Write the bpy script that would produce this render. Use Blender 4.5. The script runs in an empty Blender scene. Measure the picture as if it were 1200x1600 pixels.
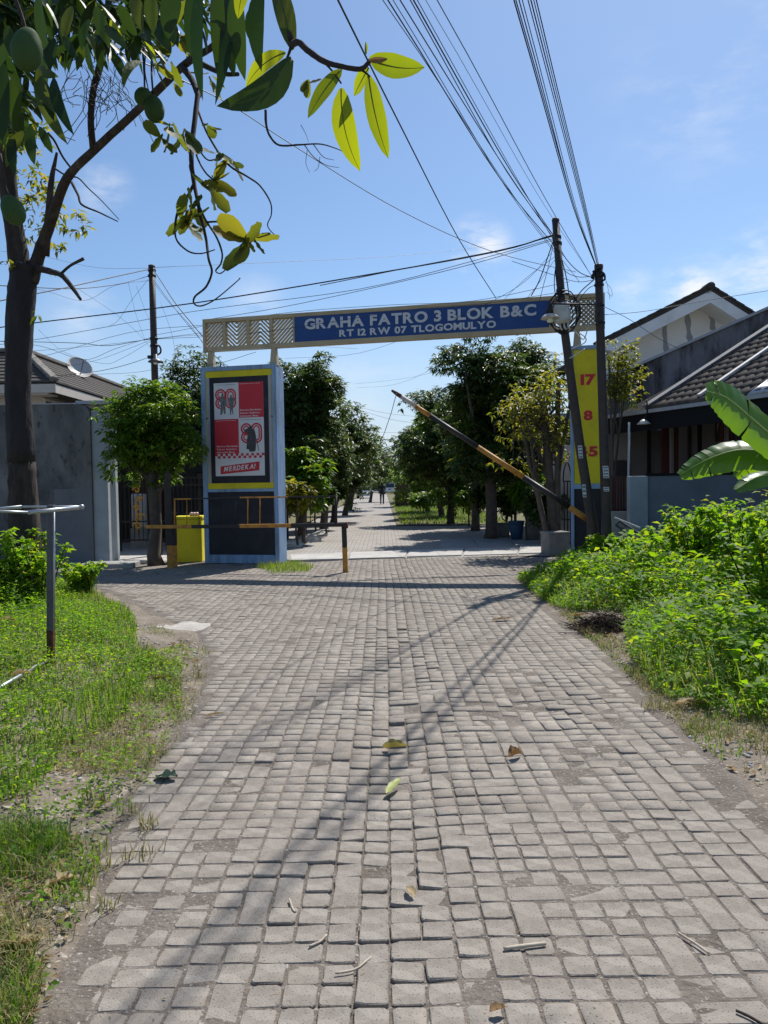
import bpy, math, random
import numpy as np
from mathutils import Vector, Matrix
from mathutils import noise as mnoise

R = random.Random(7)
NP = np.random.default_rng(7)
S = bpy.context.scene
COL = S.collection

# ------------------------------------------------------------------ camera, sky, sun, exposure
FPX, CAMH = 1200.0, 1.5
PITCH, ROLL = math.radians(2.05), math.radians(0.9)
_F = Vector((0, math.cos(PITCH), -math.sin(PITCH)))
_U0 = Vector((0, math.sin(PITCH), math.cos(PITCH)))
_R0 = Vector((1, 0, 0))
CU = _U0 * math.cos(ROLL) + _R0 * math.sin(ROLL)
CR = _R0 * math.cos(ROLL) - _U0 * math.sin(ROLL)
CC = Vector((0, 0, CAMH))
cam_d = bpy.data.cameras.new('camera')
cam_d.sensor_fit = 'HORIZONTAL'
cam_d.sensor_width = 36
cam_d.lens = 36
cam_d.clip_start = 0.05
cam_d.clip_end = 3000
cam = bpy.data.objects.new('camera', cam_d)
COL.objects.link(cam)
_m = Matrix((CR, CU, -_F)).transposed().to_4x4()
_m.translation = CC
cam.matrix_world = _m
S.camera = cam

SUN_AZ, SUN_EL = math.radians(27.5), math.radians(55)
SUNV = Vector((math.sin(SUN_AZ) * math.cos(SUN_EL), math.cos(SUN_AZ) * math.cos(SUN_EL), math.sin(SUN_EL)))
sun_d = bpy.data.lights.new('sun', 'SUN')
sun_d.energy = 4.8
sun_d.angle = math.radians(0.53)
sun_d.color = (1.0, 0.96, 0.9)
sun = bpy.data.objects.new('sun', sun_d)
COL.objects.link(sun)
sun.rotation_euler = SUNV.to_track_quat('Z', 'Y').to_euler()
sun.location = (10, 20, 30)

S.view_settings.view_transform = 'Standard'
S.view_settings.look = 'None'
S.view_settings.exposure = 0.32
S.view_settings.gamma = 1
S.view_settings.use_curve_mapping = False


def ray(px, py):
    return _F + CR * ((px - 600) / FPX) + CU * ((800 - py) / FPX)


def at(px, py, Y):
    d = ray(px, py)
    return CC + d * (Y / d.y)


def gnd(px, py, z=0.0):
    d = ray(px, py)
    return CC + d * ((z - CAMH) / d.z)


world = bpy.data.worlds.new('World')
S.world = world
world.use_nodes = True
wt = world.node_tree
wt.nodes.clear()
_n = wt.nodes.new
w_out = _n('ShaderNodeOutputWorld')
w_bg = _n('ShaderNodeBackground')
w_sky = _n('ShaderNodeTexSky')
w_sky.sky_type = 'NISHITA'
w_sky.sun_disc = False
w_sky.sun_elevation = SUN_EL
w_sky.sun_rotation = SUN_AZ
w_sky.altitude = 0
w_sky.air_density = 1.0
w_sky.dust_density = 0.6
w_sky.ozone_density = 2.0
w_bg.inputs['Strength'].default_value = 0.095
w_tc = _n('ShaderNodeTexCoord')
w_no = _n('ShaderNodeTexNoise')
w_no.inputs['Scale'].default_value = 7.0
w_no.inputs['Detail'].default_value = 7.0
w_no.inputs['Roughness'].default_value = 0.62
w_map = _n('ShaderNodeMapping')
w_map.inputs['Scale'].default_value = (1, 1, 2.6)
wt.links.new(w_tc.outputs['Generated'], w_map.inputs['Vector'])
wt.links.new(w_map.outputs['Vector'], w_no.inputs['Vector'])


def wmath(op, a, b=None, clamp=False):
    n = _n('ShaderNodeMath')
    n.operation = op
    n.use_clamp = clamp
    for i, v in enumerate((a, b)):
        if v is None:
            continue
        if isinstance(v, (int, float)):
            n.inputs[i].default_value = v
        else:
            wt.links.new(v, n.inputs[i])
    return n.outputs[0]


cloud = None
# small fair-weather wisps standing in the sky where the photograph has them
for (px, py, rad, amt) in ((748, 392, 3.0, 1.2), (1072, 446, 2.3, 1.1), (1180, 432, 5.0, 0.75), (160, 297, 2.6, 0.5),
                           (990, 455, 2.2, 0.5), (1110, 130, 8.0, 0.28), (560, 640, 7.5, 0.3), (860, 520, 6, .25),
                           (400, 470, 3, .3), (130, 495, 3.2, .35)):
    d = ray(px, py).normalized()
    vm = _n('ShaderNodeVectorMath')
    vm.operation = 'DISTANCE'
    wt.links.new(w_tc.outputs['Generated'], vm.inputs[0])
    vm.inputs[1].default_value = d
    mr = _n('ShaderNodeMapRange')
    mr.interpolation_type = 'SMOOTHSTEP'
    wt.links.new(vm.outputs['Value'], mr.inputs['Value'])
    mr.inputs['From Min'].default_value = 0.0
    mr.inputs['From Max'].default_value = math.radians(rad)
    mr.inputs['To Min'].default_value = amt
    mr.inputs['To Max'].default_value = 0.0
    cloud = mr.outputs['Result'] if cloud is None else wmath('ADD', cloud, mr.outputs['Result'])
nz = _n('ShaderNodeMapRange')
nz.interpolation_type = 'SMOOTHSTEP'
nz.inputs['From Min'].default_value = 0.42
nz.inputs['From Max'].default_value = 0.66
wt.links.new(w_no.outputs['Fac'], nz.inputs['Value'])
cl = wmath('MULTIPLY', cloud, nz.outputs['Result'], True)
w_mix = _n('ShaderNodeMix')
w_mix.data_type = 'RGBA'
w_tint = _n('ShaderNodeMix')
w_tint.data_type = 'RGBA'
w_tint.blend_type = 'MULTIPLY'
w_tint.inputs['Factor'].default_value = 1.0
wt.links.new(w_sky.outputs['Color'], w_tint.inputs['A'])
w_tint.inputs['B'].default_value = (0.88, 1.01, 1.12, 1)
wt.links.new(cl, w_mix.inputs['Factor'])
# pale haze low over the horizon
w_sep = _n('ShaderNodeSeparateXYZ')
wt.links.new(w_tc.outputs['Generated'], w_sep.inputs[0])
w_hz = _n('ShaderNodeMapRange')
w_hz.interpolation_type = 'SMOOTHSTEP'
w_hz.inputs['From Min'].default_value = 0.0
w_hz.inputs['From Max'].default_value = 0.26
w_hz.inputs['To Min'].default_value = 0.75
w_hz.inputs['To Max'].default_value = 0.0
wt.links.new(w_sep.outputs['Z'], w_hz.inputs['Value'])
w_hm = _n('ShaderNodeMix')
w_hm.data_type = 'RGBA'
wt.links.new(w_hz.outputs['Result'], w_hm.inputs['Factor'])
wt.links.new(w_tint.outputs['Result'], w_hm.inputs['A'])
w_hm.inputs['B'].default_value = (5.2, 6.0, 7.1, 1)
wt.links.new(w_hm.outputs['Result'], w_mix.inputs['A'])
w_mix.inputs['B'].default_value = (8.0, 8.3, 8.8, 1)
wt.links.new(w_mix.outputs['Result'], w_bg.inputs['Color'])
wt.links.new(w_bg.outputs['Background'], w_out.inputs['Surface'])

# ------------------------------------------------------------------ materials
MATS = {}


def mat(name, col, col2=None, scale=6.0, rough=0.8, bump=0.0, bscale=None, metal=0.0, detail=6, stain=None, sscale=0.7, slo=0.5, shi=0.72,
        samt=0.6, stretch=(1, 1, 1), spec=0.4, rnd=None, obj_rnd=0.0, speck=None):
    """painted / mineral surface: two tones mixed by noise, optional large stains, fine bump"""
    if name in MATS:
        return MATS[name]
    m = bpy.data.materials.new(name)
    m.use_nodes = True
    t = m.node_tree
    b = t.nodes['Principled BSDF']
    b.inputs['Roughness'].default_value = rough
    b.inputs['Metallic'].default_value = metal
    b.inputs['Specular IOR Level'].default_value = spec
    tc = t.nodes.new('ShaderNodeTexCoord')
    mp = t.nodes.new('ShaderNodeMapping')
    mp.inputs['Scale'].default_value = stretch
    t.links.new(tc.outputs['Object'], mp.inputs['Vector'])
    vec = mp.outputs['Vector']

    def noise(sc, det=detail, ro=0.6):
        n = t.nodes.new('ShaderNodeTexNoise')
        n.inputs['Scale'].default_value = sc
        n.inputs['Detail'].default_value = det
        n.inputs['Roughness'].default_value = ro
        t.links.new(vec, n.inputs['Vector'])
        return n.outputs['Fac']

    def ramp(v, lo, hi, tmin=0.0, tmax=1.0):
        r = t.nodes.new('ShaderNodeMapRange')
        r.inputs['From Min'].default_value = lo
        r.inputs['From Max'].default_value = hi
        r.inputs['To Min'].default_value = tmin
        r.inputs['To Max'].default_value = tmax
        t.links.new(v, r.inputs['Value'])
        return r.outputs['Result']

    def mix(f, a, bb, mode='MIX'):
        x = t.nodes.new('ShaderNodeMix')
        x.data_type = 'RGBA'
        x.blend_type = mode
        if isinstance(f, (int, float)):
            x.inputs['Factor'].default_value = f
        else:
            t.links.new(f, x.inputs['Factor'])
        for k, v in (('A', a), ('B', bb)):
            if isinstance(v, tuple):
                x.inputs[k].default_value = (*v, 1)
            else:
                t.links.new(v, x.inputs[k])
        return x.outputs['Result']

    c = col
    if col2 is not None:
        c = mix(ramp(noise(scale), 0.35, 0.65), col, col2)
    if rnd is not None:     # per-piece tone from the mesh attribute and the object's own random number
        at_ = t.nodes.new('ShaderNodeAttribute')
        at_.attribute_name = 'rnd'
        oi = t.nodes.new('ShaderNodeObjectInfo')
        ad = t.nodes.new('ShaderNodeMath')
        ad.operation = 'ADD'
        t.links.new(at_.outputs['Fac'], ad.inputs[0])
        t.links.new(oi.outputs['Random'], ad.inputs[1])
        fr = t.nodes.new('ShaderNodeMath')
        fr.operation = 'FRACT'
        t.links.new(ad.outputs[0], fr.inputs[0])
        c = mix(fr.outputs[0], c, mix(0.55, c, rnd))
    if stain is not None:
        c = mix(ramp(noise(sscale, 8, 0.68), slo, shi, 0, samt), c, stain)
    if speck is not None:
        vo = t.nodes.new('ShaderNodeTexNoise')
        vo.inputs['Scale'].default_value = speck[1]
        vo.inputs['Detail'].default_value = 2
        t.links.new(vec, vo.inputs['Vector'])
        c = mix(ramp(vo.outputs['Fac'], 0.60, 0.72, 0, speck[2]), c, speck[0])
    if isinstance(c, tuple):
        b.inputs['Base Color'].default_value = (*c, 1)
    else:
        t.links.new(c, b.inputs['Base Color'])
    if bump:
        bp = t.nodes.new('ShaderNodeBump')
        bp.inputs['Strength'].default_value = bump
        bp.inputs['Distance'].default_value = 0.02
        t.links.new(noise(bscale or scale * 4, 5), bp.inputs['Height'])
        t.links.new(bp.outputs['Normal'], b.inputs['Normal'])
    MATS[name] = m
    return m


def leaf_mat(name, cols, trans, tamt=0.45, rough=0.45, spec=0.35, spots=0.0):
    """leaf: tones spread by the per-leaf attribute, light shining through from behind"""
    if name in MATS:
        return MATS[name]
    m = bpy.data.materials.new(name)
    m.use_nodes = True
    t = m.node_tree
    b = t.nodes['Principled BSDF']
    out = t.nodes['Material Output']
    b.inputs['Roughness'].default_value = rough
    b.inputs['Specular IOR Level'].default_value = spec
    a = t.nodes.new('ShaderNodeAttribute')
    a.attribute_name = 'rnd'
    oi = t.nodes.new('ShaderNodeObjectInfo')
    ad = t.nodes.new('ShaderNodeMath')
    t.links.new(a.outputs['Fac'], ad.inputs[0])
    t.links.new(oi.outputs['Random'], ad.inputs[1])
    fr = t.nodes.new('ShaderNodeMath')
    fr.operation = 'FRACT'
    t.links.new(ad.outputs[0], fr.inputs[0])

    def rampc(cc):
        r = t.nodes.new('ShaderNodeValToRGB')
        el = r.color_ramp.elements
        while len(el) < len(cc):
            el.new(0.5)
        for i, (p, c) in enumerate(cc):
            el[i].position = p
            el[i].color = (*c, 1)
        t.links.new(fr.outputs[0], r.inputs['Fac'])
        return r.outputs['Color']
    tcn = t.nodes.new('ShaderNodeTexCoord')
    no = t.nodes.new('ShaderNodeTexNoise')
    no.inputs['Scale'].default_value = 25
    t.links.new(tcn.outputs['Object'], no.inputs['Vector'])
    mx = t.nodes.new('ShaderNodeMix')
    mx.data_type = 'RGBA'
    mx.blend_type = 'MULTIPLY'
    mr = t.nodes.new('ShaderNodeMapRange')
    mr.inputs['To Min'].default_value = 0.0
    mr.inputs['To Max'].default_value = 0.5
    t.links.new(no.outputs['Fac'], mr.inputs['Value'])
    t.links.new(mr.outputs['Result'], mx.inputs['Factor'])
    t.links.new(rampc(cols), mx.inputs['A'])
    mx.inputs['B'].default_value = (0.55, 0.6, 0.5, 1)
    lastc = mx.outputs['Result']
    if spots:        # brown blemishes
        n2 = t.nodes.new('ShaderNodeTexNoise')
        n2.inputs['Scale'].default_value = 38
        n2.inputs['Detail'].default_value = 4
        t.links.new(tcn.outputs['Object'], n2.inputs['Vector'])
        r2 = t.nodes.new('ShaderNodeMapRange')
        r2.inputs['From Min'].default_value = 0.60
        r2.inputs['From Max'].default_value = 0.70
        r2.inputs['To Max'].default_value = spots
        t.links.new(n2.outputs['Fac'], r2.inputs['Value'])
        m2 = t.nodes.new('ShaderNodeMix')
        m2.data_type = 'RGBA'
        t.links.new(r2.outputs['Result'], m2.inputs['Factor'])
        t.links.new(lastc, m2.inputs['A'])
        m2.inputs['B'].default_value = (0.07, 0.045, 0.02, 1)
        lastc = m2.outputs['Result']
        bpn = t.nodes.new('ShaderNodeBump')
        bpn.inputs['Strength'].default_value = 0.5
        bpn.inputs['Distance'].default_value = 0.006
        t.links.new(no.outputs['Fac'], bpn.inputs['Height'])
        t.links.new(bpn.outputs['Normal'], b.inputs['Normal'])
    t.links.new(lastc, b.inputs['Base Color'])
    tr = t.nodes.new('ShaderNodeBsdfTranslucent')
    t.links.new(rampc(trans), tr.inputs['Color'])
    ms = t.nodes.new('ShaderNodeMixShader')
    ms.inputs['Fac'].default_value = tamt
    t.links.new(b.outputs['BSDF'], ms.inputs[1])
    t.links.new(tr.outputs['BSDF'], ms.inputs[2])
    t.links.new(ms.outputs['Shader'], out.inputs['Surface'])
    MATS[name] = m
    return m


def striped(name, base, line, axis='X', width=0.05):
    return mat(name, base, line)


M_BLUE = mat('blue_paint', (0.21, 0.34, 0.54), (0.28, 0.41, 0.60), 5, 0.75, 0.25, 40, stain=(0.13, 0.17, 0.21), sscale=3.0, samt=0.9, slo=.48, shi=.7, stretch=(1.6, 1.6, .35), speck=((.45, .5, .55), 30, .5))
M_YEL = mat('yellow_paint', (0.74, 0.62, 0.018), (0.66, 0.56, 0.018), 2, 0.7, 0.1, 60, stain=(0.33, 0.28, 0.03), sscale=3, samt=0.35)
M_BLKP = mat('black_board', (0.018, 0.018, 0.024), (0.028, 0.028, 0.036), 4, 0.75, 0.1, 50, stain=(0.05, 0.05, 0.06), sscale=3, samt=0.5)
M_PALE = mat('pale_strip', (0.42, 0.42, 0.46), (0.36, 0.36, 0.40), 5, 0.7)
M_BEIGE = mat('beige_paint', (0.50, 0.405, 0.255), (0.43, 0.35, 0.225), 3, 0.65, 0.08, 50, stain=(0.26, 0.22, 0.15), sscale=2.0, samt=0.5)
M_SIGN = mat('sign_blue', (0.012, 0.055, 0.22), (0.016, 0.07, 0.26), 2, 0.5, stain=(0.03, 0.08, 0.2), sscale=2, samt=0.4)
M_LET = mat('letter_white', (0.62, 0.64, 0.68), (0.54, 0.57, 0.62), 6, 0.6)
M_RED = mat('print_red', (0.58, 0.028, 0.045), (0.53, 0.025, 0.04), 2, 0.55)
M_WHITEP = mat('print_white', (0.70, 0.70, 0.70), (0.64, 0.64, 0.65), 3, 0.55)
M_INK = mat('print_ink', (0.022, 0.022, 0.026), (0.10, 0.10, 0.10), 40, 0.6)
M_GREYP = mat('print_grey', (0.07, 0.085, 0.09), (0.22, 0.23, 0.22), 30, 0.6)
M_ORANGE = mat('orange_paint', (0.52, 0.24, 0.035), (0.42, 0.19, 0.035), 9, 0.6, 0.1, 60, stain=(0.16, 0.07, 0.03), sscale=9, samt=0.8)
M_BLACK = mat('black_paint', (0.014, 0.014, 0.016), (0.025, 0.022, 0.022), 9, 0.5, 0.1, 60, stain=(0.07, 0.035, 0.02), sscale=8, samt=0.5)
M_WPAINT = mat('white_paint', (0.62, 0.58, 0.52), (0.48, 0.40, 0.32), 12, 0.6, 0.1, 60, stain=(0.25, 0.12, 0.05), sscale=8, samt=0.8)
M_POLE = mat('pole_steel', (0.035, 0.028, 0.028), (0.055, 0.042, 0.038), 8, 0.6, 0.2, 50, stain=(0.09, 0.045, 0.03), sscale=5, samt=0.6)
M_CABLE = mat('cable_black', (0.012, 0.012, 0.016), None, rough=0.5)
M_GALV = mat('galvanised', (0.48, 0.50, 0.52), (0.40, 0.42, 0.45), 20, 0.4, metal=0.75)
M_POSTG = mat('post_grey', (0.06, 0.065, 0.075), (0.09, 0.095, 0.105), 12, 0.45, 0.1, 60)
M_RUST = mat('rust', (0.13, 0.045, 0.02), (0.07, 0.03, 0.018), 14, 0.9, 0.4, 50)
M_CONC = mat('concrete', (0.34, 0.335, 0.32), (0.27, 0.265, 0.255), 4, 0.95, 0.35, 30, stain=(0.17, 0.165, 0.155), sscale=1.2, samt=0.6)
M_CONCL = mat('concrete_pale', (0.46, 0.445, 0.41), (0.38, 0.365, 0.34), 3, 0.95, 0.35, 30, stain=(0.24, 0.225, 0.2), sscale=1.6, samt=0.6)
M_RENDER = mat('grey_render', (0.20, 0.198, 0.192), (0.14, 0.139, 0.136), 1.4, 0.95, 0.5, 12, stain=(0.06, 0.06, 0.062), sscale=1.5, samt=0.95, slo=.42, shi=.7, speck=((0.05, 0.052, 0.056), 9, .8), stretch=(1.2, 1.2, .6))
M_RENDER2 = mat('smooth_render', (0.175, 0.183, 0.195), (0.15, 0.157, 0.17), 1.4, 0.95, 0.15, 20, stain=(0.09, 0.1, 0.115), sscale=1.6, samt=0.6)
M_CREAM = mat('cream_wall', (0.58, 0.50, 0.42), (0.52, 0.45, 0.38), 2, 0.85, 0.1, 30, stain=(0.34, 0.29, 0.24), sscale=1.3, samt=0.5)
M_CREAM2 = mat('fascia_cream', (0.60, 0.54, 0.47), (0.54, 0.48, 0.42), 3, 0.7)
M_GABLE = mat('white_gable', (0.86, 0.84, 0.79), (0.81, 0.79, 0.745), 1, 0.9, 0.15, 20, stain=(0.5, 0.49, 0.47), sscale=0.9, samt=0.5)
M_PATCH = mat('plaster_patch', (0.36, 0.36, 0.37), (0.29, 0.29, 0.31), 5, 0.95)
M_BARGE = mat('white_barge', (0.8, 0.79, 0.76), (0.74, 0.73, 0.71), 3, 0.7, stain=(0.5, 0.47, 0.42), sscale=2, samt=0.5)
M_STAIN = mat('stained_render', (0.21, 0.20, 0.22), (0.12, 0.115, 0.125), 1.2, 0.95, 0.4, 14, stain=(0.011, 0.010, 0.013), sscale=1.1, samt=1.0, slo=.40, shi=.56, stretch=(1.4, 1.4, 0.35))
M_CAP = mat('grey_cap', (0.42, 0.43, 0.46), (0.34, 0.35, 0.38), 4, 0.8)
M_TILE = mat('roof_tile', (0.058, 0.048, 0.042), (0.036, 0.031, 0.029), 3, 0.92, 0.2, 30, rnd=(0.10, 0.078, 0.062), stain=(0.03, 0.028, 0.027), sscale=1.2, samt=0.7)
M_TILE2 = mat('roof_tile_grey', (0.065, 0.056, 0.05), (0.042, 0.037, 0.035), 3, 0.9, 0.2, 30, rnd=(0.11, 0.095, 0.082), stain=(0.04, 0.036, 0.034), sscale=1.2, samt=0.7)
M_RIDGE = mat('ridge_cement', (0.25, 0.225, 0.195), (0.15, 0.14, 0.125), 7, 0.95, 0.5, 18)
M_SHADE = mat('interior_shade', (0.028, 0.027, 0.027), (0.04, 0.038, 0.037), 2, 0.8)  # near-black colour stands for the shade inside carport and porch
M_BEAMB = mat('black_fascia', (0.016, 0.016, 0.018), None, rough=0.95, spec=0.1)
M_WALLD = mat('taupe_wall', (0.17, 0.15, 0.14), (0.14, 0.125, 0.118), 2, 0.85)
M_CURT = mat('red_brown_curtain', (0.13, 0.035, 0.03), (0.09, 0.03, 0.027), 7, 0.9, stretch=(6, 6, 0.2))
M_WALLB = mat('blue_grey_wall', (0.16, 0.185, 0.225), (0.14, 0.16, 0.195), 2, 0.85, 0.1, 30, stain=(0.10, 0.11, 0.13), sscale=1.3, samt=0.6)
M_PILB = mat('pale_blue_pillar_lit_end', (0.36, 0.40, 0.43), (0.32, 0.36, 0.385), 2, 0.85, stain=(0.2, 0.22, 0.24), sscale=1.5, samt=0.5)
M_GLASSD = mat('dark_glass', (0.012, 0.013, 0.016), None, rough=0.08, spec=0.7)
M_WOOD = mat('brown_sheet', (0.10, 0.045, 0.032), (0.07, 0.033, 0.026), 5, 0.8, stain=(0.05, 0.025, 0.02), sscale=2, samt=0.7)
M_GOLD = mat('gold_paint', (0.62, 0.34, 0.05), (0.5, 0.26, 0.04), 12, 0.4, metal=0.3)
M_BARK = mat('mango_bark', (0.055, 0.043, 0.036), (0.026, 0.021, 0.019), 9, 0.95, 0.9, 22, stain=(0.15, 0.135, 0.115), sscale=5, samt=0.5, stretch=(1, 1, 0.35))
M_BARKD = mat('dark_bark', (0.014, 0.012, 0.014), (0.024, 0.02, 0.022), 9, 0.75, 0.9, 22, stain=(0.045, 0.038, 0.034), sscale=7, samt=0.5, stretch=(1, 1, 0.35))  # darker bark tone for the upper trunk
M_TWIG = mat('twig_bark', (0.045, 0.035, 0.032), (0.03, 0.024, 0.024), 30, 0.9)
M_TWIGP = mat('pale_twig', (0.48, 0.42, 0.33), (0.36, 0.30, 0.23), 40, 0.9)
M_BARK2 = mat('street_bark', (0.11, 0.088, 0.07), (0.065, 0.053, 0.044), 9, 0.95, 0.6, 22)
M_MANGO = mat('mango_skin', (0.04, 0.085, 0.028), (0.055, 0.10, 0.035), 8, 0.7, stain=(0.10, 0.13, 0.04), sscale=9, samt=0.5, spec=0.12)
M_PAPER = mat('paper', (0.62, 0.63, 0.64), (0.5, 0.52, 0.55), 12, 0.8)
M_PLASTW = mat('white_plastic', (0.60, 0.60, 0.58), (0.5, 0.5, 0.48), 6, 0.5, stain=(0.3, 0.28, 0.24), sscale=6, samt=0.5)
M_TERRA = mat('grey_pot', (0.24, 0.23, 0.215), (0.17, 0.165, 0.155), 6, 0.9, 0.3, 30)
M_BLUEPL = mat('blue_plastic', (0.045, 0.10, 0.19), (0.035, 0.08, 0.15), 5, 0.5)
M_SILV = mat('silver_car_paint', (0.45, 0.46, 0.48), None, rough=0.3, metal=0.6)
M_WCAR = mat('white_car_paint', (0.72, 0.72, 0.73), None, rough=0.3)
M_TYRE = mat('tyre', (0.015, 0.015, 0.015), None, rough=0.9)
M_TAIL = mat('tail_light', (0.45, 0.02, 0.02), None, rough=0.3)
M_CLOTH = mat('black_cloth', (0.015, 0.015, 0.018), (0.022, 0.022, 0.026), 6, 0.9)
M_SKIN = mat('skin', (0.22, 0.12, 0.075), (0.2, 0.105, 0.065), 20, 0.6)
M_HAIR = mat('black_hair', (0.01, 0.009, 0.009), None, rough=0.6)
M_DRY = leaf_mat('dry_leaf', [(0, (0.20, 0.12, 0.06)), (0.5, (0.34, 0.24, 0.13)), (1, (0.46, 0.36, 0.22))],
                 [(0, (0.3, 0.16, 0.05)), (1, (0.5, 0.35, 0.15))], 0.2, 0.8, 0.2)
M_LMANGO = leaf_mat('mango_leaf', [(0, (0.012, 0.030, 0.010)), (0.6, (0.02, 0.046, 0.013)), (1, (0.036, 0.066, 0.016))],
                    [(0, (0.03, 0.08, 0.01)), (0.75, (0.08, 0.15, 0.012)), (1, (0.26, 0.30, 0.02))], 0.26, 0.5, 0.3, .7)
M_LYEL = leaf_mat('young_mango_leaf', [(0, (0.055, 0.10, 0.012)), (1, (0.085, 0.135, 0.014))],
                  [(0, (0.36, 0.46, 0.008)), (1, (0.50, 0.54, 0.008))], 0.5, 0.45, .35, .8)
M_LTEAK = leaf_mat('round_leaf', [(0, (0.045, 0.065, 0.026)), (0.8, (0.07, 0.09, 0.03)), (1, (0.2, 0.12, 0.05))],
                   [(0, (0.10, 0.15, 0.02)), (0.5, (0.32, 0.38, 0.02)), (0.9, (0.5, 0.46, 0.02)), (1, (0.4, 0.22, 0.05))], 0.38, 0.6, .3, .8)
M_LSTREET = leaf_mat('street_leaf', [(0, (0.028, 0.060, 0.018)), (0.55, (0.054, 0.10, 0.027)), (0.9, (0.095, 0.15, 0.033)), (1, (0.14, 0.14, 0.03))],
                     [(0, (0.05, 0.12, 0.015)), (0.7, (0.12, 0.22, 0.02)), (1, (0.4, 0.38, 0.03))], 0.3, 0.42)
M_LROUND = leaf_mat('fresh_leaf', [(0, (0.042, 0.10, 0.012)), (0.6, (0.075, 0.16, 0.016)), (1, (0.12, 0.19, 0.02))],
                    [(0, (0.10, 0.26, 0.01)), (0.7, (0.25, 0.42, 0.02)), (1, (0.5, 0.55, 0.03))], 0.4, 0.4)
M_LSPARSE = leaf_mat('sparse_yellow_leaf', [(0, (0.05, 0.075, 0.02)), (0.5, (0.10, 0.12, 0.02)), (1, (0.26, 0.22, 0.03))],
                     [(0, (0.15, 0.22, 0.02)), (0.5, (0.4, 0.42, 0.02)), (1, (0.7, 0.55, 0.03))], 0.4, 0.5)
M_LWEED = leaf_mat('weed_leaf', [(0, (0.06, 0.14, 0.012)), (0.6, (0.115, 0.24, 0.015)), (0.93, (0.20, 0.32, 0.02)), (1, (0.30, 0.27, 0.04))],
                   [(0, (0.20, 0.44, 0.008)), (0.7, (0.38, 0.64, 0.01)), (1, (0.6, 0.62, 0.03))], 0.5, 0.6, .25)
M_LGRASS = leaf_mat('grass_blade', [(0, (0.06, 0.14, 0.014)), (0.6, (0.11, 0.21, 0.02)), (0.85, (0.16, 0.2, 0.04)), (1, (0.36, 0.30, 0.13))],
                    [(0, (0.18, 0.40, 0.012)), (0.7, (0.34, 0.54, 0.018)), (1, (0.5, 0.42, 0.12))], 0.38, 0.5)
M_LDRYG = leaf_mat('dry_grass', [(0, (0.16, 0.17, 0.05)), (0.5, (0.30, 0.26, 0.11)), (1, (0.46, 0.38, 0.21))],
                   [(0, (0.25, 0.28, 0.05)), (1, (0.5, 0.42, 0.2))], 0.3, 0.7)
M_LBAN = leaf_mat('banana_leaf', [(0, (0.035, 0.10, 0.018)), (1, (0.05, 0.13, 0.02))],
                  [(0, (0.20, 0.46, 0.01)), (1, (0.34, 0.58, 0.01))], 0.42, 0.32, 0.5)

# ------------------------------------------------------------------ mesh helpers


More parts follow.
